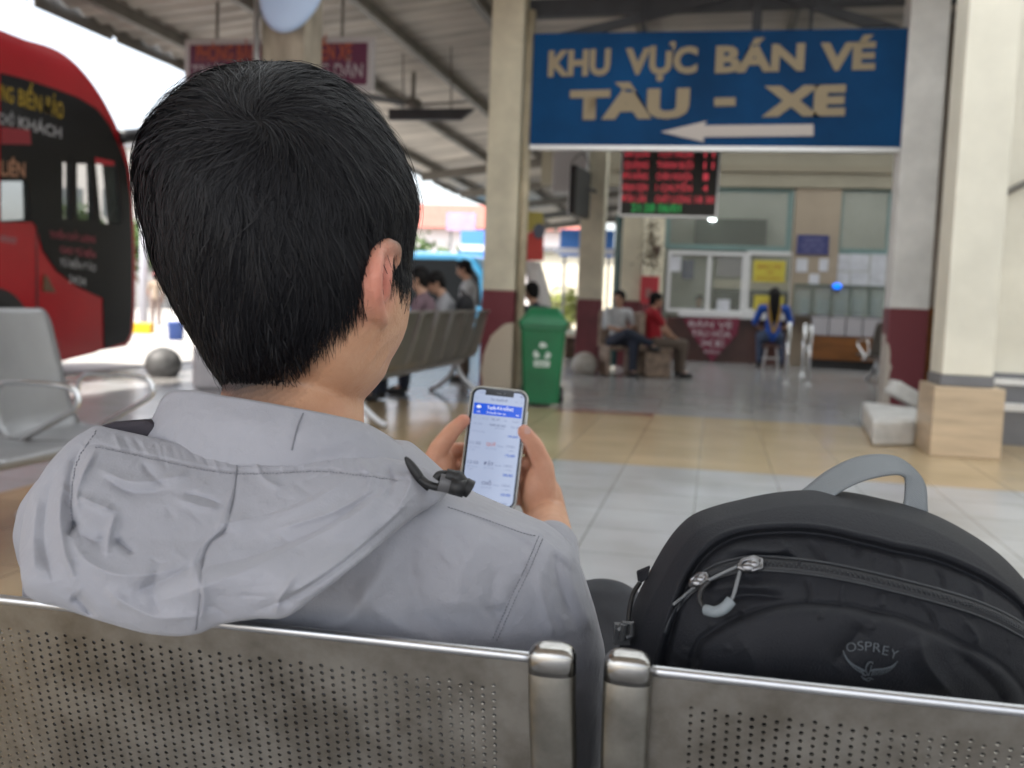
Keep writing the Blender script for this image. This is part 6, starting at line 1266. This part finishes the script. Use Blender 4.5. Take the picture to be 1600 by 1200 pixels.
# draw-cord, eyelet and toggle at the right end of the hood
m_cord = M('black_cord', (0.010, 0.010, 0.011), 0.55)
_i = np.argmin((fr_px - 664) ** 2 + (fr_py - 752) ** 2); dc = float((fr.reshape(-1, 3)[_i] - CAM) @ cF) - .001
tg = MB(); tg.ell(V(651, 740, dc - .004), (.0125, .0035, .0052), R=np.stack([V(664, 756, dc) - V(638, 724, dc), -cF, np.array((0, 0, 1))], 1) @ np.diag([1 / np.linalg.norm(V(664, 756, dc) - V(638, 724, dc)), 1, 1])); tg.build('cord_tab', m_cord, jack, smooth=True)
MB().tube(smoothpath([V(658, 748, dc - .006), V(668, 756, dc - .008), V(684, 761, dc - .008), V(698, 757, dc - .006), V(703, 748, dc - .004), V(697, 741, dc - .006), V(686, 742, dc - .008), V(681, 748, dc - .008)], 40), .0026, 10).build('draw_cord', m_cord, jack, smooth=True)
MB().tube([V(686, 752, dc - .007), V(706, 757, dc - .006)], .0062, 16).build('cord_stop', M('grey_stop', (0.10, 0.10, 0.105), .4), jack, autos=50)
MB().tube(smoothpath([V(697, 742, dc - .008), V(712, 746, dc - .008), V(722, 757, dc - .007), V(735, 765, dc - .006)], 20), [.0042] * 6 + [.0052] * 8 + [.006] * 6, 12).build('toggle', m_cord, jack, smooth=True)
MB().tube([V(704, 758, dc - .010), V(726, 764, dc - .010)], .0058, 12).build('toggle', m_cord, jack, smooth=True)
# trousers and shoes
t = MB(); t.chain([hipR, hipL], [.115, .115], 18); t.chain([hipR, kneR, ankR + (kneR - ankR) * .1], [.10, .066, .052], 20); t.chain([hipL, kneL, ankL + np.array((0, 0, .04))], [.10, .074, .056], 20)
tm = fuse(t, .006, 6, 'trousers'); P = mv(tm); P += (wob(P[:, 0] + P[:, 1], P[:, 2], 30, 2) * .003)[:, None] * mn(tm); setv(tm, P); link('trousers', tm, M('charcoal_trousers', (0.035, 0.037, 0.045), .85, var=.15, vscale=40), man, smooth=True)
for a, b in ((ankR, toeR), (ankL, toeL)): s = MB(); s.chain([a - (b - a) * .25, a, b], [.042, .046, .040], 16); link('shoe', fuse(s, .005, 5, 'shoe'), m_black, man, smooth=True)

# ================================================================== THE PHONE
phone = thing('smartphone', pC - np.array((0, 0, .08)), 'smartphone in a clear edged case held upright in both hands, showing a timetable list', 'phone')
def rrect(w_, h_, r_, z, n=10):
    out = []
    for sx_, sy_, a0 in ((1, 1, 0), (-1, 1, 90), (-1, -1, 180), (1, -1, 270)):
        for k in range(n): a = math.radians(a0 + 90 * k / (n - 1)); out.append(ph(sx_ * (w_ / 2 - r_) + r_ * math.cos(a), sy_ * (h_ / 2 - r_) + r_ * math.sin(a), z))
    return out
MB().loft([rrect(PW - .004, PH - .004, .011, -.0062), rrect(PW, PH, .013, -.0045), rrect(PW, PH, .013, .0030), rrect(PW - .0012, PH - .0012, .0125, .0043), rrect(PW - .0040, PH - .0040, .0112, .0043), rrect(PW - .0046, PH - .0046, .011, .0034)]).build('case', M('clear_case', (0.40, 0.40, 0.36), 0.18, var=.2, vscale=60, coat=.6), phone, autos=50)
MB().loft([rrect(PW - .0050, PH - .0050, .0108, .0030), rrect(PW - .0050, PH - .0050, .0108, .0038)]).build('bezel', M('bezel_black', (0.008, 0.012, 0.016), .12), phone)
SW_, SHh = PW - .0105, PH - .0105
ES = 0.27
scr = MB().loft([rrect(SW_, SHh, .0085, .0038), rrect(SW_, SHh, .0085, .00395)]).build('screen', M('screen_light', (0.05, 0.05, 0.06), .12, emit=(0.47, 0.56, 0.77), estr=ES), phone)
m_n = M('notch_black', (0.01, 0.012, 0.015), .2)
def srect(x0, y0, x1, y1, z, mat, name): return MB().prism([ph(x, y, z) for x, y in ((x0, y0), (x1, y0), (x1, y1), (x0, y1))], pn_ * .00006).build(name, mat, scr)
hx, hy = SW_ / 2, SHh / 2
srect(-.0185, hy - .0062, .0185, hy + .0004, .0040, m_n, 'notch'); srect(-.004, hy - .0030, .0025, hy - .0020, .0042, m_grey, 'earpiece'); MB().ell(ph(.0065, hy - .0025, .0042), (.0008, .0008, .0004)).build('front_lens', M('lens', (.4, .4, .42), .1), scr)
m_ban = M('banner_light', (0.0, 0.02, 0.1), .2, emit=(0.008, 0.075, 0.60), estr=ES * 1.35); m_t1 = M('screen_ink', (0.02, 0.025, 0.06), .3, emit=(.10, .11, .20), estr=ES); m_t2 = M('screen_grey', (0.02, 0.025, 0.06), .3, emit=(.24, .28, .42), estr=ES); m_tb = M('screen_blue', (0.0, .02, .08), .3, emit=(.02, .09, .50), estr=ES); m_tr = M('screen_red', (.1, .02, .02), .3, emit=(.45, .12, .09), estr=ES); m_tw = M('screen_white', (.1, .1, .1), .3, emit=(.75, .8, .95), estr=ES * 1.3); m_tt = M('screen_teal', (0, .05, .08), .3, emit=(.03, .22, .30), estr=ES)
srect(-hx + .0015, hy - .0325, hx - .0015, hy - .0175, .0040, m_ban, 'blue_banner')
def stx(s, x, y, w_, h_, mat, b_=.01): text('screen_text', s, ph(x, y, .0040), prr, pu, w_, h_, mat, scr, depth=.00015, bold=b_)
stx('14:26', -hx + .006, hy - .0045, .008, .0026, m_t2); stx('Tìm chuyến đi', -.011, hy - .0128, .022, .0034, m_t1); stx('<', -hx + .003, hy - .0128, .0018, .003, m_t2); stx('o', hx - .0115, hy - .0128, .0026, .0026, m_t2); stx('o', hx - .0045, hy - .0128, .0026, .0026, m_t2)
srect(hx - .0055, hy - .0050, hx - .0028, hy - .0035, .0040, m_t1, 'battery_icon')
stx('Tuyến ĐÀ NẴNG', -.014, hy - .0243, .034, .0040, m_tw, .02); stx('12 chuyến hôm nay', -.014, hy - .0300, .025, .0025, m_tw); MB().ell(ph(-hx + .008, hy - .0225, .0041), (.003, .0006, .002), R=np.stack([prr, pn_, pu], 1)).build('icon', m_tw, scr); stx('VÉ', -hx + .0055, hy - .0300, .005, .0022, m_tw); srect(hx - .009, hy - .0295, hx - .0045, hy - .0287, .00415, m_tw, 'icon')
stx('T2 ...... 14 15', -hx + .002, hy - .0385, .020, .0026, m_t2); stx('16  17', -.006, hy - .0385, .010, .0028, m_t1, .02); stx('18', .010, hy - .0385, .003, .0024, m_t2); stx('Lọc', hx - .012, hy - .0385, .009, .0028, m_t2)
stx('Giờ chạy', -hx + .003, hy - .0455, .013, .0022, m_t2); stx('NHÀ XE SAO', -.008, hy - .0460, .021, .0028, m_t1); stx('ghế trống', -.001, hy - .0490, .012, .0016, m_t2); stx('Giá vé', hx - .0135, hy - .0460, .0095, .0026, m_t2); stx('12 nhà xe chạy', -hx + .003, hy - .0555, .017, .0020, m_t2)
yy = hy - .0595; stx('190.000', hx - .016, yy + .001, .0125, .0028, m_tb, .02)
for k, (a, b, c, mt) in enumerate((('11:50', 'QUÝ', '190K', m_tr), ('12:50', 'ĐẶT', '185K', m_t1), ('13:30', 'CHỖ', '180K', m_t1))):
    y = hy - .072 - k * .0252; stx(a, -hx + .0025, y, .0135, .0042, m_t1, .0); stx(b, -.0095, y, .0125, .0043, mt, .02); stx('limousine', .005, y, .0075, .0022, m_t2); stx(c, hx - .0165, y, .0115, .0034, m_t2, .0); stx('Bến xe phía nam', -hx + .0025, y - .0042, .0135, .0017, m_t2); stx('còn 12 chỗ', -.0095, y - .0042, .0135, .0019, m_t2); stx('1 chặng', hx - .0150, y - .0042, .009, .0014, m_t2); stx('3 giờ', -hx + .0025, y - .0075, .008, .0015, m_t2)
    stx(('175.000', '180.000', '165.000')[k], hx - .0165, y - .0118, .0125, .0036, m_tb, .02)
y = hy - .072 - 3 * .0252 + .002; stx('14:10', -hx + .0025, y, .010, .003, m_tt, .02); stx('KHỨ HỒI', -.0105, y, .0125, .0030, m_tt, .02); stx('VIP', .009, y, .005, .0026, m_t2); stx('170K', hx - .0165, y, .010, .003, m_t2)
srect(-.007, -hy + .002, .007, -hy + .0027, .0040, m_t1, 'home_bar')
MB().tube([ph(hw - .0002, .035, -.0008), ph(hw - .0002, .052, -.0008)], .0012, 8).build('side_button', m_alu, phone)

# ================================================================== THE BACKPACK
pack = thing('backpack', V(1315, 1500, .72) * np.array((1, 1, 0)) + np.array((0, 0, .45)), 'black daypack with grey webbing handle and a bird emblem standing on the bench', 'backpack')
KC = (1315.0, 1160.0); KD = .665
ko = [(952, 1160), (957, 1080), (966, 1020), (984, 960), (1017, 890), (1050, 834), (1078, 805), (1100, 796), (1160, 780), (1250, 766), (1310, 767), (1380, 780), (1450, 800), (1510, 830), (1565, 868), (1600, 905), (1640, 970), (1665, 1060), (1672, 1160), (1678, 1320), (1668, 1470), (1610, 1560), (1315, 1600), (1020, 1560), (958, 1470), (946, 1320)]
Sk = polar_fn(ko, KC, 2)
R1 = polar_fn([(1020, 1160), (1030, 1060), (1045, 985), (1062, 930), (1085, 882), (1110, 855), (1140, 838), (1170, 831), (1210, 828), (1290, 831), (1340, 843), (1400, 858), (1500, 885), (1560, 917), (1600, 948), (1625, 1000), (1632, 1100), (1632, 1160), (1622, 1480), (1315, 1550), (1006, 1480)], KC, 2)
R2 = polar_fn([(1075, 1160), (1080, 1060), (1094, 1005), (1130, 980), (1190, 956), (1250, 946), (1290, 948), (1360, 960), (1440, 983), (1500, 1010), (1560, 1042), (1595, 1080), (1605, 1160), (1592, 1440), (1315, 1500), (1040, 1440)], KC, 2)
sig = lambda x: 1 / (1 + np.exp(-np.clip(x, -40, 40)))
kst = [([(1120, 870), (1160, 858), (1210, 862), (1240, 850)], 9, 3.5), ([(1140, 880), (1200, 868), (1250, 872)], 6, -3), ([(1215, 840), (1245, 870), (1250, 885)], 7, 2.5), ([(1260, 842), (1280, 870), (1290, 885)], 8, -2.5), ([(1400, 868), (1410, 890), (1405, 910)], 6, 2), ([(1340, 850), (1335, 875)], 6, -1.6), ([(1460, 885), (1470, 905), (1470, 925)], 6, -2), ([(1520, 905), (1535, 925), (1535, 945)], 6, 2),
       ([(1100, 925), (1150, 915), (1230, 920)], 8, 2.6), ([(1110, 950), (1160, 930), (1240, 935)], 7, -2.6), ([(1320, 905), (1315, 935), (1320, 948)], 5, 2), ([(1440, 940), (1460, 970), (1462, 985)], 5, -2.2), ([(1380, 925), (1378, 950)], 6, 1.8), ([(1260, 900), (1265, 930), (1262, 945)], 5, -1.8), ([(1500, 960), (1525, 990), (1530, 1010)], 6, 2.2), ([(1350, 975), (1330, 1005), (1300, 1040)], 20, -3), ([(1435, 990), (1450, 1040), (1500, 1100)], 16, 4.0), ([(1480, 1010), (1540, 1060), (1580, 1110)], 14, -4), ([(1150, 990), (1180, 1040), (1170, 1100)], 24, 3), ([(1090, 1010), (1092, 1040), (1088, 1080)], 3, -2), ([(1280, 955), (1282, 968)], 5, 1.5), ([(1365, 968), (1362, 985)], 5, 1.5)]
kst = [(p, w_, a * mm_ * 1.7) for p, w_, a in kst]
for k in range(50):
    a = rng.uniform(.2, 2.8); rr = rng.uniform(.55, .8); x = KC[0] + Sk(a) * rr * math.cos(a); y = KC[1] - Sk(a) * rr * math.sin(a); tx_, ty_ = x - KC[0], y - KC[1]; l0 = rng.uniform(12, 34); dn = math.hypot(tx_, ty_); kst.append(([(x, y), (x + tx_ / dn * l0 * .5 + rng.normal(0, 4), y + ty_ / dn * l0 * .5), (x + tx_ / dn * l0, y + ty_ / dn * l0)], rng.uniform(2.5, 5), rng.choice([-1, 1]) * rng.uniform(.6, 1.9) * mm_))
def pack_depth(x, y):
    dx_, dy_ = x - KC[0], KC[1] - y; a = np.arctan2(dy_, dx_); r = np.hypot(dx_, dy_); S = Sk(a); rho = np.clip(r / S, 0, 1); r1, r2 = R1(a), R2(a)
    b = .098 * (1 - rho ** 2.6) ** .62
    b += .0075 * sig((r - r1) / 3.0) * np.clip((1 - rho) / .06, 0, 1) - .0055 * np.exp(-((r - r1 + 5) / 5.5) ** 2) + .0085 * sig((r2 - r) / 4.0) - .0035 * np.exp(-((r - r2 - 4) / 5) ** 2)
    b += .0012 * np.exp(-((r - r1 - 9) / 2.0) ** 2)
    return KD - b + .0000011 * np.clip(y - 940, 0, 260) ** 2 + .00045 * np.maximum(0, y - 1200) * .6
def psurf(x, y, lift=0.0): return Vn(np.asarray(x, float), np.asarray(y, float), pack_depth(np.asarray(x, float), np.asarray(y, float)) - lift)
na, nr = 460, 190; aa = np.linspace(-PI, PI, na + 1)[:-1]; rr = 1 - (1 - np.linspace(0, 1, nr)) ** 1.25
A_, R_ = np.meshgrid(aa, rr); Sx = Sk(A_); Xk = KC[0] + Sx * R_ * np.cos(A_); Yk = KC[1] - Sx * R_ * np.sin(A_)
kd = strokes_disp(Xk.ravel(), Yk.ravel(), kst, .6).reshape(Xk.shape) + wob(Xk, Yk, .02, 6, 3) * 1.0 * mm_
dkk = pack_depth(Xk, Yk) - kd * np.clip((1 - R_) / .05, 0, 1)
FRt = Vn(Xk, Yk, dkk); rb = np.linspace(1, 0, 30); Ab, Rb = np.meshgrid(aa, rb); Sb = Sk(Ab); BKk = Vn(KC[0] + Sb * Rb * np.cos(Ab), KC[1] - Sb * Rb * np.sin(Ab), KD + .085 * (1 - Rb ** 3) ** .5 + .0000011 * np.clip(KC[1] - Sb * Rb * np.sin(Ab) - 940, 0, 260) ** 2 + .00027 * np.maximum(0, KC[1] - Sb * Rb * np.sin(Ab) - 1200))
rg = [list(r) for r in FRt] + [list(r) for r in BKk[1:]]
m_pack = M('black_nylon', (0.0125, 0.0137, 0.0180), .66, bump=.28, bscale=900, spec=.28); m_pock = m_pack
MB().loft(rg).build('main_body', m_pack, pack, smooth=True)
# zips
m_zip = M('zip_tape', (0.014, 0.0155, 0.019), .6); m_teeth = M('zip_teeth', (0.028, 0.031, 0.037), .45); m_zm = M('zip_metal', (0.26, 0.26, 0.27), .3, metal=.95)
def strip(path, half, lift, name, mat, parent, n=120, thick=.0006):
    P = smoothpath(path, n); T = np.gradient(P, axis=0); T /= np.linalg.norm(T, axis=1)[:, None]; Nn = np.stack([-T[:, 1], T[:, 0]], 1)
    G = [psurf((P + Nn * o)[:, 0], (P + Nn * o)[:, 1], lift) for o in np.linspace(-half, half, 4)]; return MB().grid(np.array(G)).build(name, mat, parent, smooth=True, solid=thick)
zp = [(1096, 905), (1118, 893), (1150, 884), (1190, 880), (1290, 890), (1400, 914), (1500, 941), (1560, 964), (1612, 992)]
zo = strip(zp, 9, .0018, 'zip', m_zip, pack)
P = smoothpath(zp, 220); T = np.gradient(P, axis=0); T /= np.linalg.norm(T, axis=1)[:, None]; tz = MB()
for i in range(6, 218):
    c = psurf(P[i, 0], P[i, 1], .0026); s1 = 1 if i % 2 else -1; c2 = psurf(P[i, 0] - T[i, 1] * s1 * 3.4, P[i, 1] + T[i, 0] * s1 * 3.4, .0026); tz.tube([c, c2], .00055, 5)
tz.build('zip_teeth', m_teeth, zo)
for off in (-11, 11): q2 = [(x, y + off) for x, y in zp]; strip(q2, 1.2, .0022, 'piping', m_teeth, zo, thick=.0008)
zl = [(1098, 912), (1080, 925), (1062, 945), (1048, 970), (1040, 990)]; strip(zl, 3, .002, 'zip', m_teeth, pack, 40)
def pull(cx, cy, ang, sc_, name):
    ca_, sa_ = math.cos(ang), math.sin(ang); f = lambda u_, v_: psurf(cx + sc_ * (u_ * ca_ - v_ * sa_), cy + sc_ * (u_ * sa_ + v_ * ca_), .006)
    o = MB(); o.tube([f(*p) for p in ((-20, 3), (-12, -7), (8, -10), (20, -4), (18, 8), (4, 11), (-10, 9), (-20, 3))], .0014, 8, cap=False); o.tube([f(-8, 4), f(2, -5), f(12, -3), f(14, 4)], .0017, 8); o.ell(f(6, 2), (.0035, .003, .003)); o.ell(f(-4, 6), (.004, .003, .003))
    return o.build(name, m_zm, pack, smooth=True)
pull(1172, 881, -.12, .92, 'zip_pull'); pull(1091, 906, -.45, .74, 'zip_pull')
cdm = M('grey_cord', (0.17, 0.18, 0.19), .6)
MB().tube(smoothpath([psurf(1152, 885, .006), psurf(1130, 895, .008), psurf(1108, 906, .008), psurf(1088, 916, .006), psurf(1070, 930, .004), psurf(1052, 945, .003)], 40), .0009, 8).build('pull_cord', cdm, pack, smooth=True)
MB().tube(smoothpath([psurf(1156, 893, .006), psurf(1151, 912, .009), psurf(1146, 930, .009), psurf(1140, 942, .009)], 24), .0011, 8).build('pull_cord', cdm, pack, smooth=True)
MB().tube(smoothpath([psurf(1108, 908, .007), psurf(1096, 921, .009), psurf(1094, 938, .009), psurf(1102, 953, .008)], 24), .0017, 8).build('pull_cord', m_black, pack, smooth=True)
MB().tube(smoothpath([psurf(1103, 953, .009), psurf(1118, 956, .011), psurf(1132, 950, .011), psurf(1143, 938, .010)], 24), .0033, 12).build('pull_sleeve', M('grey_rubber', (0.20, 0.23, 0.25), .5), pack, smooth=True)
# carrying handle of grey webbing
e1 = smoothpath([(1240, 775, .665), (1256, 765, .668), (1290, 738, .672), (1330, 718, .676), (1366, 711, .680), (1402, 715, .682), (1430, 735, .680), (1446, 760, .672), (1449, 800, .664)], 90); e2 = smoothpath([(1300, 780, .648), (1314, 767, .648), (1345, 752, .650), (1375, 744, .654), (1398, 741, .658), (1410, 743, .664), (1415, 750, .668), (1414, 770, .668), (1411, 792, .662)], 90)
def web_material():
    m = M('grey_webbing', (0.20, 0.22, 0.235), .7, spec=.4); n = m.node_tree.nodes; l = m.node_tree.links; tc = n.new('ShaderNodeTexCoord'); wv = n.new('ShaderNodeTexWave'); wv.inputs['Scale'].default_value = 260; wv.inputs['Distortion'].default_value = .6; wv.bands_direction = 'DIAGONAL'; l.new(tc.outputs['Object'], wv.inputs['Vector'])
    bp_ = n.new('ShaderNodeBump'); bp_.inputs['Strength'].default_value = .5; bp_.inputs['Distance'].default_value = .0008; l.new(wv.outputs[0], bp_.inputs['Height']); l.new(bp_.outputs[0], n['Principled BSDF'].inputs['Normal']); return m
MB().grid([[V(*(a * (1 - t) + b * t)) for t in np.linspace(0, 1, 7)] for a, b in zip(e1, e2)]).build('carry_handle', web_material(), pack, smooth=True, solid=.0016)
# lettering and bird on the pocket
m_logo = M('logo_grey', (0.10, 0.115, 0.13), .5)
lg = None
def px_mesh(pts, faces): m = MB(); m.add(psurf(np.array(pts)[:, 0], np.array(pts)[:, 1], .0012), faces); return m
letters = [('O', 1330, 1011, -9, 15), ('S', 1344.5, 1009, -5, 9), ('P', 1357, 1010, 0, 10), ('R', 1370.5, 1012, 5, 11.5), ('E', 1384, 1016.5, 11, 9), ('Y', 1397, 1022, 17, 12)]
allv = MB()
for ch_, cx, cy, an, wd in letters:
    cu = bpy.data.curves.new('t', 'FONT'); cu.body = ch_; cu.offset = -.012; cu.resolution_u = 4; o = bpy.data.objects.new('t', cu); COL.objects.link(o); dg = bpy.context.evaluated_depsgraph_get(); dg.update(); me = bpy.data.meshes.new_from_object(o.evaluated_get(dg), depsgraph=dg); bpy.data.objects.remove(o)
    A2 = mv(me)[:, :2]; c0, c1 = A2.min(0), A2.max(0); A2 = (A2 - (c0 + c1) / 2) / (c1 - c0) * np.array((wd, 14.0)); a = math.radians(an); Q = np.stack([cx + A2[:, 0] * math.cos(a) + A2[:, 1] * math.sin(a), cy + A2[:, 0] * math.sin(a) - A2[:, 1] * math.cos(a)], 1)
    allv.add(psurf(Q[:, 0], Q[:, 1], .0012), [tuple(p.vertices) for p in me.polygons])
allv.build('lettering', m_logo, pack)
bird = MB()
def stroke(pts, w0, w1, n=12):
    P = smoothpath(pts, n); T = np.gradient(P, axis=0); T /= np.linalg.norm(T, axis=1)[:, None]; Nn = np.stack([-T[:, 1], T[:, 0]], 1); wds = np.linspace(w0, w1, n)[:, None] / 2
    a = psurf((P + Nn * wds)[:, 0], (P + Nn * wds)[:, 1], .0012); b = psurf((P - Nn * wds)[:, 0], (P - Nn * wds)[:, 1], .0012); bird.grid(np.stack([a, b], 1))
wl = smoothpath([(1317, 1016), (1322, 1027), (1331, 1037), (1343, 1044), (1352, 1049)], 14); wr_ = smoothpath([(1403, 1033), (1393, 1041), (1380, 1045), (1368, 1046), (1360, 1048)], 14)
stroke(wl, 1.2, 3.0); stroke(wr_, 1.2, 3.0)
for i in range(1, 12):
    x, y = wl[i]; l0 = 5 + 5.5 * math.sin(i / 12 * PI * .8); stroke([(x, y), (x - 1 + l0 * .3, y + l0 * .55), (x + l0 * .75, y + l0)], 1.7, .5, 6); x, y = wr_[i]; stroke([(x, y), (x - l0 * .2, y + l0 * .6), (x - l0 * .55, y + l0)], 1.7, .5, 6)
stroke([(1354, 1039), (1358, 1035), (1363, 1035), (1364, 1038)], 2.2, 1.2); stroke([(1357, 1036), (1353, 1043), (1354, 1050), (1357, 1056)], 2.2, 1.0); stroke([(1362, 1040), (1360, 1047), (1357, 1056)], 1.5, 1.2); stroke([(1346, 1056), (1351, 1062), (1358, 1059), (1365, 1062)], 1.6, 1.2); stroke([(1350, 1059), (1356, 1064), (1362, 1060)], 1.4, 1.2); stroke([(1347, 1053), (1352, 1056), (1356, 1053)], 1.5, 1.0)
bird.build('bird_emblem', m_logo, pack)
# side tab, cord and buckle at the left edge
MB().prism([V(*p) for p in ((995, 893, .665), (1017, 884, .655), (1012, 905, .655), (998, 914, .662))], cF * .004).build('side_tab', m_pack, pack, bevel=.001)
MB().tube(smoothpath([V(1000, 910, .655), V(989, 928, .65), V(984, 950, .645), V(981, 975, .64)], 24), .0016, 8).build('side_cord', m_black, pack, smooth=True)
bk2 = MB(); bk2.tube([V(x, y, .632) for x, y in ((966, 985), (975, 975), (986, 974), (986, 992), (978, 996))], .0024, 8); bk2.box(V(972, 990, .636), (.010, .006, .013), rz=.2); bk2.tube([V(975, 975, .63), V(972, 1000, .632)], .0022, 8); bk2.build('buckle', M('buckle_black', (0.05, 0.052, 0.055), .3), pack, bevel=.0008)
for sx_ in (-1, 1): MB().tube(smoothpath([V(1315 + sx_ * 120, 860, .745), V(1315 + sx_ * 150, 1000, .80), V(1315 + sx_ * 170, 1300, .86), V(1315 + sx_ * 180, 1520, .88)], 24), .022, 10, flat=.3).build('shoulder_strap', m_pack, pack, smooth=True)
